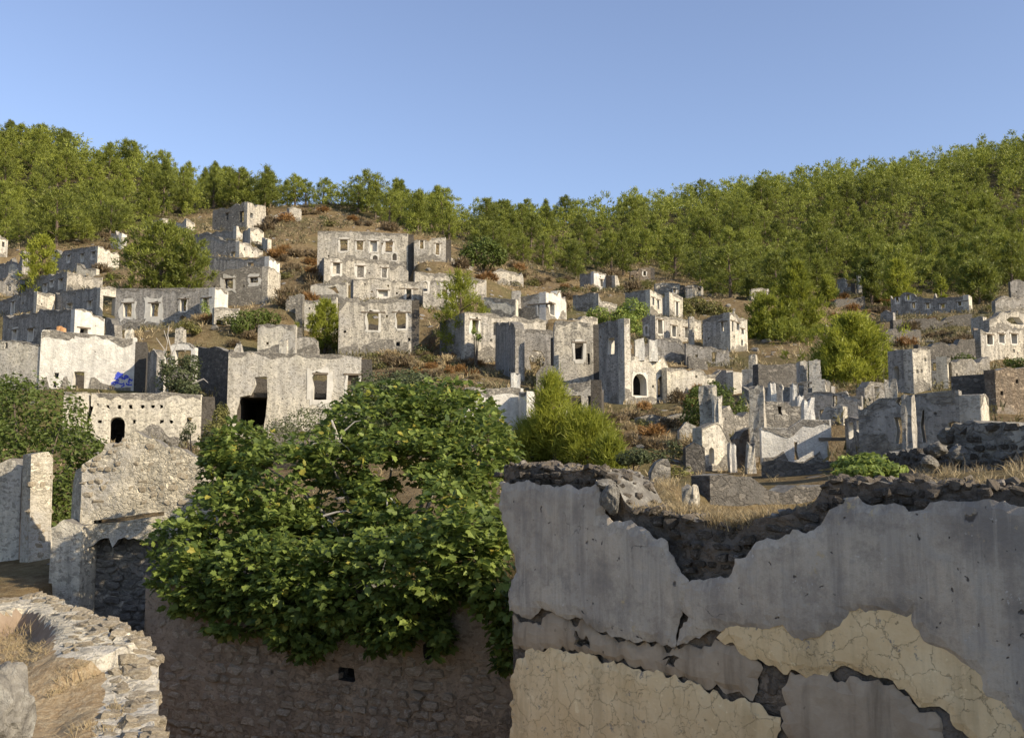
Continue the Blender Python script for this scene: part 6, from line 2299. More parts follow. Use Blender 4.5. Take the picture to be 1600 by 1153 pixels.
    q = np.stack([rng.uniform(-6.5, -2.6, 5200), rng.uniform(4.5, 11.5, 5200)], 1)
    q = q[inpoly_np(q, poly)]
    dd1, dd2 = dist(q, rim), dist(q, rim2)
    nz = fbm(q[:, 0] * 1.6, q[:, 1] * 1.6, 77)
    q = q[(dd1 > .5) & (dd2 > .22) & (nz > -.12)][:2200]
    zq = height(q)
    acc = tufts(np.column_stack([q, zq - .01]), .085, 9, rng, .0022, .75)
    q2 = q[(rng.random(len(q)) < .035)]
    tufts(np.column_stack([q2, height(q2) - .01]), .24, 12, rng, .0025, .35, acc)
    o = link('dry_grass', acc.mesh('dry_grass', [M['straw']]))
    tag(o, 'short dry grass growing on the sunlit terrace inside the parapet', None, None, 'stuff')


def near_ground_mat():
    k = NT('terrace_soil')
    v = k.coords(off=False)
    mid = k.noise(v, 2.2, 7, 0.65)
    fine = k.noise(v, 16.0, 6, 0.75)
    col = k.mix(k.ramp(mid, (0.35, 0.65)), (0.34, 0.26, 0.155), (0.27, 0.185, 0.10))
    col = k.mix(k.ramp(fine, (0.45, 0.65, 0, 0.85)), col, (0.45, 0.37, 0.245))
    col = k.mix(k.ramp(k.noise(v, 40, 3), (0.6, 0.7, 0, .6)), col, (0.15, 0.11, 0.07))
    return k.principled(col, 1.0, k.math('ADD', fine, mid), 0.05, 0.9, 0.05)


M['ground_near'] = near_ground_mat()
build_parapet()
pb = at(8, 1075, 5.0)
o = link('boulder', rock_meshes('stone')[2], None, (pb.x - .04, pb.y, -1.20), (0.2, 0.1, .6), (.42, .45, .58))
tag(o, 'large pale boulder at the lower left corner of the terrace', 'boulder')


def graffiti():
    h = [x for x in HOUSES if 'graffiti' in x['label']][0]
    sl = Slab(h['A'], h['B'])
    wall = [c for c in h['root'].children][0]
    rnd = random.Random(4)
    acc = Acc()
    strokes = []
    for q in range(26):
        x0, y0 = 172 + 34 * rnd.random(), 584 + 18 * rnd.random()
        a_ = rnd.uniform(-.5, .6) + rnd.choice((0, 0, 1.5))
        ln = rnd.uniform(4, 11)
        strokes.append((x0, y0, min(207, x0 + math.cos(a_) * ln), y0 + math.sin(a_) * ln * .7, rnd.uniform(1.6, 3.6)))
    for (x0, y0, x1, y1, w) in strokes:
        u0, v0 = sl.uv(x0, y0)
        u1, v1 = sl.uv(x1, y1)
        off_ = rnd.uniform(0, .008)
        n = 7
        L = []
        Rr_ = []
        ww = w / FPX * 50 / 2
        dx, dy = u1 - u0, v1 - v0
        l = math.hypot(dx, dy)
        nx, ny = -dy / l, dx / l
        for i in range(n + 1):
            t = i / n
            wob = math.sin(t * 6 + x0) * ww * .9
            a = ww * rnd.uniform(.7, 1.3)
            cu, cv = u0 + dx * t + nx * wob, v0 + dy * t + ny * wob
            L.append(sl.pt(cu + nx * a, cv + ny * a, .006 + off_))
            Rr_.append(sl.pt(cu - nx * a, cv - ny * a, .006 + off_))
        V = [tuple(p - h['root'].location) for p in L + Rr_]
        T = []
        for i in range(n):
            T += [(i, i + 1, i + 1 + n + 1), (i, i + n + 2, i + n + 1)]
        acc.add(V, T)
    link('graffiti', acc.mesh('graffiti', [M['blue']]), h['root'])


graffiti()
# ------------------------------------------------------------------ the fig tree and other leafy plants
def fig_leaf():
    """five-lobed leaf in the xy plane, stalk at the origin, tip towards +x, folded a little"""
    pts = [(0, 0), (.0, -.2), (.2, -.38), (.36, -.27), (.62, -.36), (.70, -.2), (.98, 0), (.70, .2), (.62, .36), (.36, .27), (.2, .38), (.0, .2)]
    V = [(.38, 0, -.045)] + [(x, y, .16 * abs(y) - .12 * x * x) for x, y in pts]
    T = [(0, i, i % len(pts) + 1) for i in range(1, len(pts) + 1)]
    return np.array(V), np.array(T)


def place_leaves(C, N_, size, rng, out_dir):
    LV, LT = fig_leaf()
    n = len(C)
    x = unit(out_dir - (out_dir * N_).sum(1, keepdims=True) * N_ + rng.normal(0, .25, (n, 3)))
    x = unit(x - (x * N_).sum(1, keepdims=True) * N_)
    y = np.cross(N_, x)
    s = size * rng.uniform(.6, 1.25, (n, 1, 1))
    V = C[:, None] + s * (LV[None, :, :1] * x[:, None] + LV[None, :, 1:2] * y[:, None] + LV[None, :, 2:] * N_[:, None])
    T = LT[None] + (np.arange(n) * len(LV))[:, None, None]
    return V.reshape(-1, 3), T.reshape(-1, 3), x, y


def build_fig():
    rng = np.random.default_rng(61)
    # lobes of the crown: pixel centre, pixel radii, distance, depth radius
    def wy(px):        # distance of the retaining wall's face along a pixel column
        kx = (px - 800) / FPX
        return 17.25 - 2.9 * (17.25 * kx + 6.32) / (8.22 + 2.9 * kx)
    lob = [(600, 665, 95, 60, 20.0, 1.3), (690, 650, 80, 50, 20.4, 1.2), (745, 715, 58, 72, 18.4, 1.1), (640, 745, 95, 70, 18.2, 1.3), (540, 722, 75, 50, 19.0, 1.2), (440, 762, 70, 75, 18.4, 1.2), (375, 705, 48, 45, 19.6, .9), (345, 740, 30, 40, 19.5, .7),
           (352, 820, 60, 58, 18.0, 1.1), (290, 858, 50, 42, 17.9, .9), (690, 800, 90, 70, 17.2, 1.1), (460, 850, 80, 60, 17.6, 1.1), (580, 840, 80, 60, 17.2, 1.0), (530, 800, 70, 60, 19.6, 1.0)]
    for (px, py, rx, ry, o, rd) in [(320, 915, 72, 48, .35, .55), (400, 900, 70, 60, .4, .6), (470, 915, 75, 65, .5, .6), (560, 910, 80, 70, .5, .65), (650, 890, 85, 75, .6, .7), (735, 850, 62, 85, .6, .7), (640, 960, 72, 50, .5, .5),
                                    (775, 900, 34, 80, .5, .45), (470, 970, 70, 36, .4, .45), (380, 965, 55, 32, .35, .4), (660, 1002, 36, 26, .45, .35), (478, 1008, 24, 20, .35, .3), (792, 1010, 14, 36, .35, .25), (590, 985, 40, 30, .4, .4), (700, 955, 32, 45, .5, .4), (290, 900, 44, 40, .4, .5), (656, 1022, 20, 22, .4, .25), (640, 1006, 16, 18, .45, .25), (505, 1000, 16, 14, .35, .2), (455, 1000, 14, 16, .3, .2), (785, 960, 18, 40, .45, .25), (266, 846, 26, 26, .9, .45), (690, 1000, 14, 16, .4, .2)]:
        lob.append((px, py, rx, ry, wy(px) - o, rd))
    lobes = []
    for (px, py, rx, ry, D, rd) in lob:
        c = at(px, py, D)
        lobes.append((np.array(c), np.array([rx / FPX * D, rd, ry / FPX * D])))
    # rosettes at the twig ends on the lobes' shells
    vol = np.array([r[0] * r[2] + .4 * r[1] * r[2] for c, r in lobes])
    cnt = (6200 * vol / vol.sum()).astype(int) + 4
    Cs = []
    Os = []
    for (c, r), m in zip(lobes, cnt):
        d = unit(rng.normal(0, 1, (m, 3)))
        rad = rng.uniform(.55, 1.08, (m, 1))
        P = c + d * rad * r
        # hollow dark gaps
        g = .6 * vnoise(P[:, 0] * 1.15 + 11, P[:, 2] * 1.15 + P[:, 1] * .5, 4.0) + .4 * vnoise(P[:, 0] * 2.9, P[:, 2] * 2.9, 6.0)
        keep = (g > np.where(to_pix_np(P)[:, 0] < 360, .22, .345))
        Cs.append(P[keep])
        Os.append(d[keep])
    C = np.concatenate(Cs)
    O = np.concatenate(Os)
    # bare hollow where the photograph shows the dark heart of the tree
    hp = to_pix_np(C)
    hole = np.linalg.norm((hp - np.array([520, 785])) / np.array([30, 40]), axis=1)
    keep = (hole > 1) | (C[:, 1] > 18.7)
    C, O = C[keep], O[keep]
    k = 8
    n = len(C)
    az = rng.uniform(0, 6.28, (n, 1)) + np.arange(k)[None] * 2.4
    el = rng.uniform(-.25, .75, (n, k))
    d = np.stack([np.cos(az) * np.cos(el), np.sin(az) * np.cos(el), np.sin(el)], 2)
    d = unit((d * .8 + O[:, None] * .55).reshape(-1, 3))
    P = np.repeat(C, k, 0) + d * rng.uniform(.03, .13, (n * k, 1))
    nn = unit(np.array([0, 0, 1.0]) + d * .55 + rng.normal(0, .62, (n * k, 3)))
    nn = unit(nn - d * (nn * d).sum(1, keepdims=True) * .5)
    V, T, x, y = place_leaves(P, nn, .130, rng, d)
    # which leaves show largest: nearest to the camera
    fp = to_pix_np(P)
    front = np.argsort(P[:, 1] + rng.random(len(P)) * 1.6)
    pick = [i for i in front if 200 < fp[i, 0] < 790 and 560 < fp[i, 1] < 1130][:300]
    root = empty('fig_tree', (-2.4, 19.0, TER.z1(-2.4, 19.0) - .1))
    tag(root, 'large sprawling fig tree spilling over the retaining wall beside the grey plaster wall', 'fig tree')
    mask = np.ones(len(P), bool)
    mask[pick] = False
    nv = len(fig_leaf()[0])
    Vr = V.reshape(-1, nv, 3)[mask].reshape(-1, 3) - np.array(root.location)
    Tr = (fig_leaf()[1][None] + (np.arange(mask.sum()) * nv)[:, None, None]).reshape(-1, 3)
    tt = np.clip(np.repeat(rng.normal(.48, .27, n), k)[mask] + rng.normal(0, .12, mask.sum()), 0, 1)
    fo = link('foliage', mesh_np('fig_foliage', Vr, Tr, [M['fig']], tint=np.repeat(tt, nv)), root)
    fo['kind'] = 'stuff'
    lv = []
    for s in range(4):
        LV, LT = fig_leaf()
        LV = LV.copy()
        LV[:, 2] *= [1, 1.6, .6, -1][s]
        lv.append(mesh_np('leaf', LV, LT, [M['fig']], tint=np.full(len(LV), .35 + .15 * s)))
    for i in pick:
        z = nn[i]
        m = Matrix((x[i], y[i], z)).transposed()
        s = .135 * rng.uniform(.8, 1.4)
        link('leaf', lv[int(rng.integers(4))], root, Vector(P[i]) - root.location, m.to_euler(), (s, s, s))
    # limbs
    acc = Acc()
    base = Vector((0, 0, -.3))
    for (c, r), m in zip(lobes, cnt):
        if r[1] < .5:
            continue
        e = Vector(c) - root.location
        for q in range(1):
            tgt = e + Vector(rng.normal(0, .35, 3) * r)
            mid = base * .45 + tgt * .55 + Vector((0, 0, .35)) + Vector(rng.normal(0, .15, 3))
            st = base + Vector(rng.normal(0, .18, 3))
            pts = [st, st * .6 + mid * .4, mid, mid * .45 + tgt * .55, tgt]
            acc.add(*tube(pts, [.08, .06, .036, .022, .009], 6))
    link('trunk', acc.mesh('fig_limbs', [M['fig_bark']]), root)
    # bleached bare twigs hanging out of the crown
    def twig(px, py, D, segs, r0):
        pts = [at(px, py, D) - root.location]
        for (dx, dy) in segs:
            px, py = px + dx, py + dy
            pts.append(at(px, py, D) - root.location)
        link('bare_twig', mesh_np('bare_twig', *tube(pts, list(np.linspace(r0, r0 * .25, len(pts))), 5), [M['dead_twig']]), root)
    for t in [(528, 700, 18.4, [(-2, -20), (-6, -18), (-2, -6)], .045), (524, 697, 18.4, [(-18, -8), (-16, 4), (-10, 8)], .03), (528, 697, 18.4, [(8, -22), (18, -16), (10, -2)], .018), (522, 694, 18.4, [(-12, -14), (-10, -4)], .012), (530, 690, 18.4, [(14, 10), (6, 14)], .012),
              (600, 828, 16.4, [(8, 22), (-3, 16), (10, 18), (0, 12)], .025), (608, 850, 16.4, [(12, 12), (8, 14)], .012), (636, 838, 16.3, [(10, 14), (8, 20), (4, 10)], .018), (505, 806, 17.2, [(20, -6), (16, -2), (10, 4)], .02), (512, 812, 17.2, [(12, 8), (6, 14)], .014),
              (604, 780, 16.9, [(2, 18), (-6, 14)], .016), (610, 778, 16.9, [(10, 10), (6, 16)], .014), (738, 850, 15.6, [(6, 24), (-2, 22), (10, 20)], .018), (742, 860, 15.6, [(10, 30), (4, 20)], .012), (770, 808, 15.0, [(16, 10), (14, 14)], .02), (766, 816, 15, [(18, 14), (10, 14)], .014), (604, 870, 16.2, [(-6, 20), (6, 18)], .012)]:
        twig(*t)
    print('fig rosettes', n, 'leaves', n * k)


build_fig()


def leafy_tree(name, label, cat, lob, n, size, mat, seed, base, group=None, kind='leaf'):
    """broad-leaved tree or shrub from crown lobes (px, py, rx, ry, D, depth radius)"""
    rng = np.random.default_rng(seed)
    lobes = []
    for (px, py, rx, ry, D, rd) in lob:
        lobes.append((np.array(at(px, py, D)), np.array([rx / FPX * D, rd, ry / FPX * D])))
    C, Nn, t = blob_leaves(lobes, n, size, rng)
    g = vnoise(C[:, 0] * 1.9 + 3, C[:, 2] * 1.9 + C[:, 1] * .8, seed)
    keep = g > .24
    C, Nn, t = C[keep], Nn[keep], t[keep]
    bp = at(*base)
    root = empty(name, (bp.x, bp.y, TER.z1(bp.x, bp.y)))
    tag(root, label, cat, group)
    V, T = leafq(C - np.array(root.location), Nn, size, rng)
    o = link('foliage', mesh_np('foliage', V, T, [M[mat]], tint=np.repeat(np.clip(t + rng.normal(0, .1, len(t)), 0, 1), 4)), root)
    o['kind'] = 'stuff'
    acc = Acc()
    H = max(c[2] for c, r in lobes) - root.location.z
    for c, r in lobes:
        e = Vector(c) - root.location
        b = Vector(rng.normal(0, .08, 3))
        b.z = -.3
        acc.add(*tube([b, b * .5 + e * .5 + Vector((0, 0, .2)), e], [.022 * H + .02, .013 * H + .012, .006], 5))
    link('trunk', acc.mesh('limbs', [M['bark']]), root)
    return root


leafy_tree('leafy_tree', 'big dense leafy tree at the left edge below the cream terrace wall', 'tree',
           [(40, 650, 75, 62, 32, 2.0), (-60, 640, 90, 70, 33, 2), (95, 665, 40, 48, 31, 1.4), (10, 720, 60, 60, 30, 1.5), (90, 735, 48, 55, 29.5, 1.3), (130, 700, 34, 32, 30, 1.0), (150, 712, 20, 18, 29.5, .7), (100, 790, 32, 55, 28.5, 1.0), (82, 840, 20, 40, 27.5, .7), (55, 775, 45, 60, 30, 1.2), (-80, 760, 90, 90, 31, 1.8), (20, 610, 40, 25, 33, 1)],
           15000, .15, 'broad', 71, (40, 872, 30))
leafy_tree('leafy_shrub', 'grey-green leafy thicket rising behind the top of the fig tree', 'shrub',
           [(600, 618, 58, 36, 34, 1.4), (660, 610, 52, 34, 35, 1.4), (690, 640, 40, 40, 33, 1.1), (570, 650, 40, 30, 32, 1.1), (640, 590, 24, 14, 36, .7)], 9000, .12, 'dusty', 72, (630, 735, 33.5))
SHRUB = leafy_tree('leafy_shrub', 'leafy shrub with dry stems beside the blue graffiti pillar', 'shrub',
           [(280, 590, 32, 28, 46.5, .9), (300, 570, 16, 16, 46.5, .6), (262, 570, 12, 20, 46, .5), (290, 605, 24, 12, 46, .6)], 3600, .13, 'dusty', 73, (285, 618, 46.5))
leafy_tree('leafy_shrub', 'yellowing shrub between the beam-hole house and the three-windowed house', 'shrub',
           [(340, 690, 26, 32, 30, .8), (365, 705, 34, 24, 29, .8), (330, 722, 22, 26, 28, .7), (345, 655, 12, 26, 42, .6)], 4200, .12, 'olive', 74, (345, 742, 30))
leafy_tree('leafy_shrub', 'dusty thicket growing out of the collapsed corner of the three-windowed house', 'shrub',
           [(430, 690, 34, 34, 46, 1), (470, 665, 36, 26, 48, 1), (500, 655, 22, 24, 49, .8), (520, 690, 30, 30, 44, 1), (455, 715, 34, 26, 42, 1)], 5200, .12, 'dusty', 75, (460, 730, 44))
leafy_tree('leafy_tree', 'rounded dark evergreen oak at the right end of the four-window house', 'tree',
           [(755, 395, 34, 24, 112, 2), (735, 402, 16, 18, 111, 1.4), (778, 402, 16, 16, 112, 1.4), (757, 380, 20, 12, 113, 1.3)], 3600, .34, 'broad', 76, (755, 424, 112))
leafy_tree('leafy_tree', 'bright green fig shrubs above the tall lit house front', 'shrub',
           [(935, 492, 20, 12, 90, 1), (965, 495, 22, 12, 89, 1), (990, 484, 24, 18, 90, 1.4), (985, 510, 18, 20, 86, 1.2), (1000, 530, 8, 24, 82, .8)], 4200, .24, 'fig', 77, (970, 508, 89))
leafy_tree('leafy_shrub', 'dark leafy shrub behind the tall two-stage pillar', 'shrub',
           [(1135, 632, 26, 30, 42, .9), (1150, 650, 22, 24, 41, .8), (1085, 640, 22, 34, 43, .9), (1092, 612, 14, 9, 44, .5), (1115, 606, 10, 12, 43, .4)], 4800, .13, 'broad', 78, (1120, 676, 42))
leafy_tree('leafy_shrub', 'bright fig shoots growing behind the head of the grey plaster wall', 'shrub',
           [(1330, 726, 24, 13, 12.5, .3), (1360, 724, 26, 15, 12.3, .3), (1388, 734, 22, 12, 12.1, .28), (1345, 738, 36, 10, 12.0, .3)], 1500, .085, 'fig', 79, (1355, 760, 12.3))
leafy_tree('leafy_shrub', 'dark shrub in front of the three-window terrace on the right', 'shrub',
           [(1508, 572, 22, 18, 60, .9), (1525, 578, 14, 12, 60, .7), (1590, 568, 20, 8, 62, .6)], 2200, .17, 'broad', 80, (1512, 594, 60))
leafy_tree('leafy_tree', 'spreading olive-toned tree beside the cube-shaped house', 'tree',
           [(1085, 480, 22, 16, 98, 1.2), (1110, 486, 24, 14, 97, 1.2), (1072, 488, 12, 14, 95, .9), (1130, 490, 16, 10, 97, .8)], 3200, .26, 'olive', 81, (1095, 502, 97))
leafy_tree('leafy_shrub', 'dark fig bush below the corner block with the ivy doorway', 'shrub',
           [(385, 500, 28, 16, 70, 1), (405, 495, 22, 12, 71, .9), (425, 498, 16, 12, 72, .8), (372, 508, 16, 12, 69, .8)], 3000, .17, 'broad', 82, (395, 520, 70))
leafy_tree('leafy_shrub', 'rounded olive shrub in front of the grey-fronted house', 'shrub',
           [(295, 512, 18, 11, 68, .8), (284, 515, 9, 8, 68, .6), (306, 514, 8, 8, 68, .6)], 1500, .15, 'olive', 83, (295, 524, 68))
leafy_tree('leafy_shrub', 'ivy growing through the doorway of the white lit corner block', 'shrub',
           [(322, 486, 6, 16, 73.6, .35), (318, 478, 4, 10, 73.6, .3), (326, 494, 5, 8, 73.6, .3)], 500, .13, 'fig', 84, (322, 506, 73.6))
leafy_tree('leafy_shrub', 'small caper bush sprouting from the window of the dark-sided house', 'shrub',
           [(744, 524, 8, 8, 66.6, .3), (740, 516, 4, 8, 66.8, .3), (748, 528, 6, 5, 66.5, .3)], 420, .12, 'fig', 85, (744, 532, 66.7))
leafy_tree('leafy_shrub', 'grey creeping plant hanging under the square hole of the beam-hole house', 'shrub',
           [(296, 668, 10, 11, 43.6, .2), (289, 680, 9, 10, 43.5, .2)], 600, .09, 'dusty', 86, (294, 690, 43.5))
leafy_tree('leafy_shrub', 'round sage-green shrub right of the feathery young pines', 'shrub',
           [(990, 713, 24, 14, 27, .5), (976, 717, 12, 10, 27, .4), (1006, 716, 12, 10, 27, .4)], 2400, .07, 'dusty', 87, (990, 732, 27))

for pts in ([(262, 612), (264, 575), (256, 545), (244, 528)], [(264, 580), (268, 550), (262, 524), (264, 508)], [(262, 590), (250, 560), (240, 545)], [(266, 560), (276, 540), (280, 522)], [(300, 600), (318, 592), (325, 598)], [(258, 552), (262, 534), (256, 516)]):
    P_ = [at(x, y, 46.2) - SHRUB.location for x, y in pts]
    link('bare_twig', mesh_np('bare_twig', *tube(P_, list(np.linspace(.045, .012, len(P_))), 5), [M['dead_twig']]), SHRUB)
# ------------------------------------------------------------------ scrub on the open slopes
FOOT_POLYS = [f[0] for f in FOOT]


def in_foot(p):
    return any(inpoly(p[0], p[1], f) for f in FOOT_POLYS)


M['heath2'] = leaf_mat('low_undergrowth', (0.075, 0.062, 0.030), (0.185, 0.165, 0.075), 0.25)


def build_scrub():
    rng = np.random.default_rng(91)
    kinds = {}
    spec = [('heath', 'blade', 'brown heathy scrub bush on the village slope'), ('olive', 'leaf', 'olive-green scrub bush on the village slope'), ('rust', 'blade', 'rust-coloured dry scrub bush on the village slope'),
            ('dusty', 'leaf', 'grey-green scrub bush on the village slope'), ('straw', 'blade', 'straw-coloured dry bush on the village slope')]
    for m, kd, lb in spec:
        kinds[m] = [bush_mesh(.75, .75, 330 if kd == 'leaf' else 170, .17 if kd == 'leaf' else .20, 500 + i + 10 * len(kinds), m, kd) for i in range(3)]
    lab = {m: lb for m, kd, lb in spec}
    # zones in the picture: polygon, how many, mix, size
    zones = [
        ([(395, 330), (440, 318), (500, 330), (560, 345), (620, 362), (500, 362), (492, 420), (470, 470), (440, 480), (440, 430), (424, 380), (400, 365)], 62, (.5, .18, .16, .1, .06), (.7, 1.7)),
        ([(440, 400), (496, 400), (492, 470), (462, 500), (440, 480)], 22, (.5, .2, .2, .1, 0), (.6, 1.4)),
        ([(716, 400), (780, 412), (900, 442), (985, 430), (1020, 445), (960, 490), (890, 470), (880, 500), (840, 448), (760, 450), (710, 420)], 50, (.5, .2, .12, .1, .08), (.6, 1.5)),
        ([(656, 545), (690, 560), (760, 570), (780, 600), (700, 600), (590, 610), (582, 560)], 34, (.36, .14, .28, .1, .12), (.5, 1.2)),
        ([(940, 640), (1080, 640), (1090, 690), (1100, 730), (1060, 750), (980, 740), (950, 700)], 46, (.3, .22, .2, .12, .16), (.28, .8)),
        ([(1290, 460), (1400, 470), (1400, 500), (1520, 500), (1520, 560), (1400, 555), (1380, 500), (1300, 500)], 40, (.35, .2, .3, .1, .05), (.5, 1.3)),
        ([(280, 500), (460, 500), (460, 545), (300, 540)], 16, (.15, .5, .1, .1, .15), (.6, 1.2)),
        ([(60, 375), (180, 366), (190, 440), (160, 440), (150, 400), (60, 395)], 18, (.4, .3, .1, .2, 0), (.6, 1.4)),
        ([(1030, 590), (1100, 600), (1100, 650), (1040, 640)], 8, (.2, .4, .1, .3, 0), (.4, .9)),
        ([(1500, 440), (1640, 440), (1640, 490), (1520, 490)], 14, (.35, .3, .1, .25, 0), (.7, 1.5)),
    ]
    wherez = ['between the tower ruin and the four-window house', 'in the shaded gully left of the four-window house', 'on the open slope under the right pine wood', 'on the brown bank right of the three-windowed house', 'on the dry slope behind the wall gap',
              'on the bare right slope near the long broken house', 'below the grey-fronted house', 'above the long shaded house', 'below the two arched openings', 'at the far right edge']
    N = 120000
    xy = np.stack([rng.uniform(-75, 90, N), rng.uniform(20, 175, N)], 1)
    z = TER.z(xy[:, 0], xy[:, 1])
    P = np.column_stack([xy, z])
    pix = to_pix_np(P)
    names = [s[0] for s in spec]
    tot = 0
    for zi, (poly, cnt, mixw, (s0, s1)) in enumerate(zones):
        idx = np.where(inpoly_np(pix, poly))[0]
        rng.shuffle(idx)
        got = 0
        taken = []
        for i in idx:
            if got >= cnt:
                break
            if in_foot(P[i]):
                continue
            s = rng.uniform(s0, s1)
            if any((P[i][0] - q[0]) ** 2 + (P[i][1] - q[1]) ** 2 < (0.55 * (s + q[2])) ** 2 for q in taken):
                continue
            m = names[int(rng.choice(5, p=np.array(mixw) / sum(mixw)))]
            o = link('scrub_bush', kinds[m][int(rng.integers(3))], None, (P[i][0], P[i][1], P[i][2] - .05), (0, 0, rng.uniform(0, 6.28)), (s * rng.uniform(.9, 1.3), s * rng.uniform(.9, 1.3), s * rng.uniform(.7, 1.05)))
            kd = ('low ' if s < s0 + .3 * (s1 - s0) else ('tall ' if s > s0 + .72 * (s1 - s0) else 'rounded ')) + lab[m].split(' on ')[0]
            tag(o, kd + ' ' + wherez[zi], 'bush', kd + 'es ' + wherez[zi])
            taken.append((P[i][0], P[i][1], s))
            got += 1
            tot += 1
    print('scrub', tot)
    # dry grass over the open ground
    ok = (pix[:, 0] > -40) & (pix[:, 0] < 1640) & (pix[:, 1] > 300) & (pix[:, 1] < 790)
    ok &= vnoise(P[:, 0] * .35, P[:, 1] * .35, 8.0) > .38
    Q = P[ok]
    inside = np.zeros(len(Q), bool)
    for f in FOOT_POLYS:
        inside |= inpoly_np(Q, f)
    Q = Q[~inside]
    Q = Q[~((Q[:, 0] > -9.5) & (Q[:, 0] < 1.2) & (Q[:, 1] < 24))]
    w = np.minimum(1, 26 / Q[:, 1])
    sel = rng.random(len(Q)) < np.where(Q[:, 1] < 60, 1.0, .5)
    Q = Q[sel][:9000]
    acc = Acc()
    near = Q[:, 1] < 55
    tufts(Q[near] - [0, 0, .02], .32, 9, rng, .011, .5, acc)
    tufts(Q[~near] - [0, 0, .02], .50, 6, rng, .030, .5, acc)
    o = link('dry_grass', acc.mesh('dry_grass', [M['straw']]))
    tag(o, 'dry straw grass scattered over the village slope between the ruins', None, None, 'stuff')
    # low undergrowth that darkens the slopes
    ok = (pix[:, 0] > -60) & (pix[:, 0] < 1660) & (pix[:, 1] > 310) & (pix[:, 1] < 740) & (P[:, 1] > 26)
    ok &= vnoise(P[:, 0] * .22, P[:, 1] * .22, 18.0) + .25 * (pix[:, 0] > 1280) > .50
    Q = P[ok]
    inside = np.zeros(len(Q), bool)
    for f in FOOT_POLYS:
        inside |= inpoly_np(Q, f)
    Q = Q[~inside][:6500]
    n = len(Q)
    off = rng.normal(0, .28, (n * 4, 3)) * np.array([1, 1, .25])
    C = np.repeat(Q, 4, 0) + off + [0, 0, .08]
    V, T = blades(C, np.tile([[0, 0, 1.0]], (len(C), 1)), 5, .34, .045, .75, rng, .4, .10)
    o = link('undergrowth', mesh_np('undergrowth', V, T, [M['heath2']], tint=np.repeat(rng.random(len(C)), 15)))
    tag(o, 'low brown and olive undergrowth covering the open slopes', None, None, 'stuff')
    # thick dry grass just behind the break in the grey wall
    q = np.stack([rng.uniform(.4, 6.5, 5000), rng.uniform(9.0, 20, 5000)], 1)
    d = (q[:, 0] + q[:, 1] - 11.4)
    nz = fbm(q[:, 0] * .9, q[:, 1] * .9, 21)
    q = q[(d > .75) & (nz > -.02) & ((q[:, 0] < 4.2) | (rng.random(len(q)) < .3))][:1200]
    zz = TER.z(q[:, 0], q[:, 1])
    hs = .10 + .22 * vnoise(q[:, 0] * 1.7, q[:, 1] * 1.7, 4.0)
    acc = Acc()
    for lo, hi in ((.1, .17), (.17, .24), (.24, .4)):
        m = (hs >= lo) & (hs < hi)
        if m.any():
            tufts(np.column_stack([q, zz - .02])[m], (lo + hi) / 2 * .9, 11, rng, .0035, .6, acc)
    o = link('dry_grass', acc.mesh('dry_grass', [M['straw']]))
    tag(o, 'thick pale dry grass on the bank behind the broken grey wall', None, None, 'stuff')
    # loose fallen stones
    ms = stone_meshes('stone')
    k = 0
    idx = np.where((pix[:, 0] > 0) & (pix[:, 0] < 1600) & (pix[:, 1] > 420) & (pix[:, 1] < 745) & (P[:, 1] < 110))[0]
    rng.shuffle(idx)
    for i in idx[:170]:
        if in_foot(P[i]):
            continue
        s = rng.uniform(.18, .6)
        o = link('fallen_stone', ms[int(rng.integers(len(ms)))], None, (P[i][0], P[i][1], P[i][2] + s * .1), (rng.uniform(-.4, .4), rng.uniform(-.4, .4), rng.uniform(0, 6)), (s * rng.uniform(1, 1.6), s, s * rng.uniform(.6, 1)))
        zl = 'under the left terraces' if pix[i][0] < 400 else ('around the three-windowed house and the fig' if pix[i][0] < 720 else ('below the arched openings' if pix[i][0] < 1090 else ('around the ruin cluster' if pix[i][0] < 1340 else 'on the far right slope')))
        tag(o, 'grey fallen building stone lying ' + zl, 'stone', 'fallen stones ' + zl)


build_scrub()


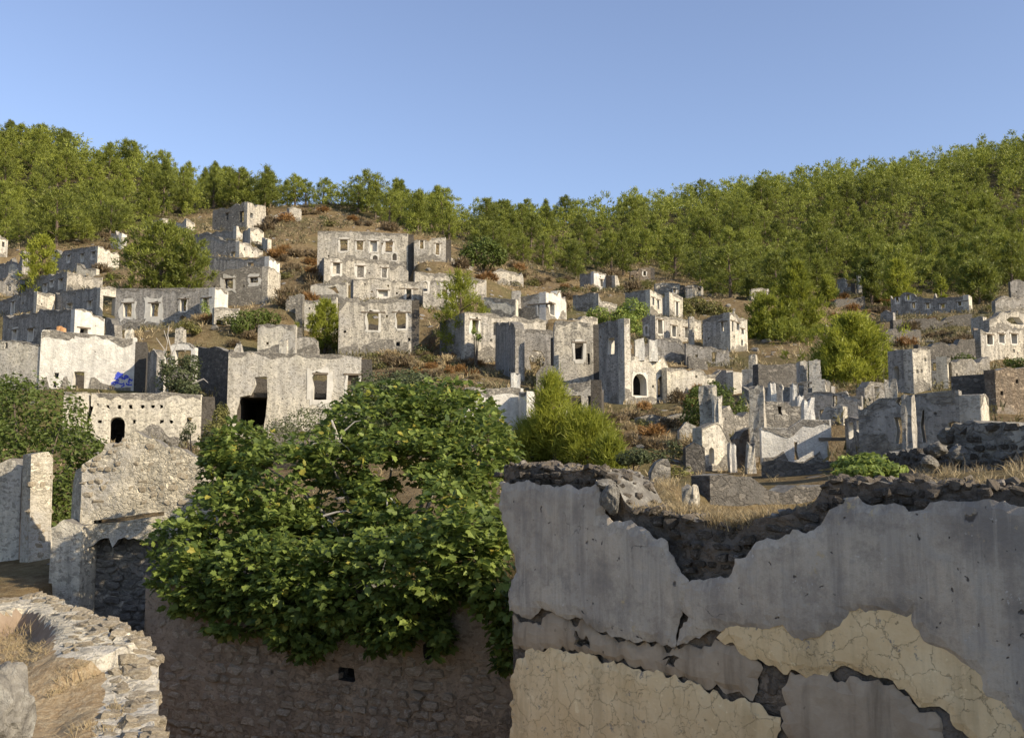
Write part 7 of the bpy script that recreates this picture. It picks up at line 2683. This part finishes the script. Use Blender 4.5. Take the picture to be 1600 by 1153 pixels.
def right_foreground():
    """dark collapsed walls and boulders behind the head of the grey wall, right"""
    p0, p1 = at(1482, 700, 14.5), at(1700, 700, 12.5)
    sl = Slab(Vector((p0.x, p0.y)), Vector((p1.x, p1.y)), outward=(-.3, -1))
    root = empty('dry_stone_wall', (p0.x, p0.y, -.6))
    tag(root, 'dark dry stone wall behind the right end of the grey plaster wall', 'stone wall')
    tp = jag(sorted(sl.uv(*q) for q in ((1482, 672), (1492, 660), (1520, 658), (1550, 658), (1600, 664), (1660, 670), (1700, 668))), .1, .04, 71)
    L = tp[-1][0]
    w = link('wall_core', sl.mesh('core', ccw([(0, -.9), (L, -.9)] + tp[::-1]), [], .6, [M['rubble'], M['dark'], M['top']], root.location, relief=lambda u, v: fbm(u * 3, v * 3, 7) * .1, grid=.1), root)
    lay_stones(w, root, sl, ccw([(u, v - .02) for u, v in tp] + [(L, -.5), (0, -.5)]), .11, 'stone_break', 220, proud=(.0, .09), skip=.12, seed=72)
    rnd = random.Random(73)
    ms = rock_meshes('stone')
    where = ['under the long grey ruin', 'at the corner of the dry stone wall', 'leaning on the dry stone wall foot', 'near the fig shoots', 'left of the tumbled footing', 'in the middle of the tumbled footing', 'closest to the grey plaster wall', 'farthest from the dry stone wall']
    for k, (px, py, D, s) in enumerate([(1468, 700, 15.5, .30), (1488, 682, 14.6, .34), (1500, 708, 13.9, .28), (1452, 722, 16, .24)]):
        p = at(px, py, D)
        o = link('boulder', ms[k % 6], None, p, (rnd.uniform(-.4, .4), rnd.uniform(-.4, .4), rnd.uniform(0, 6)), (s * 1.2, s, s))
        tag(o, 'rough grey boulder ' + where[k], 'boulder', 'boulders in front of the long grey ruin')
    p0, p1 = at(1380, 720, 19.5), at(1500, 725, 16)
    s2 = Slab(Vector((p0.x, p0.y)), Vector((p1.x, p1.y)), outward=(-.3, -1))
    r2 = empty('dry_stone_wall', (p0.x, p0.y, -.5))
    tag(r2, 'low tumbled stone footing under the long grey ruin', 'stone wall')
    tp = jag(sorted(s2.uv(*q) for q in ((1380, 708), (1410, 704), (1450, 700), (1480, 704), (1500, 708))), .1, .05, 74)
    w2 = link('wall_core', s2.mesh('core', ccw([(0, -1), (tp[-1][0], -1)] + tp[::-1]), [], .5, [M['dark'], M['dark'], M['top']], r2.location, relief=lambda u, v: fbm(u * 3, v * 3, 9) * .1, grid=.12), r2)
    lay_stones(w2, r2, s2, ccw([(u, v - .02) for u, v in tp] + [(tp[-1][0], -.7), (0, -.7)]), .12, 'stone_break', 150, proud=(.02, .09), skip=.1, seed=75)


right_foreground()
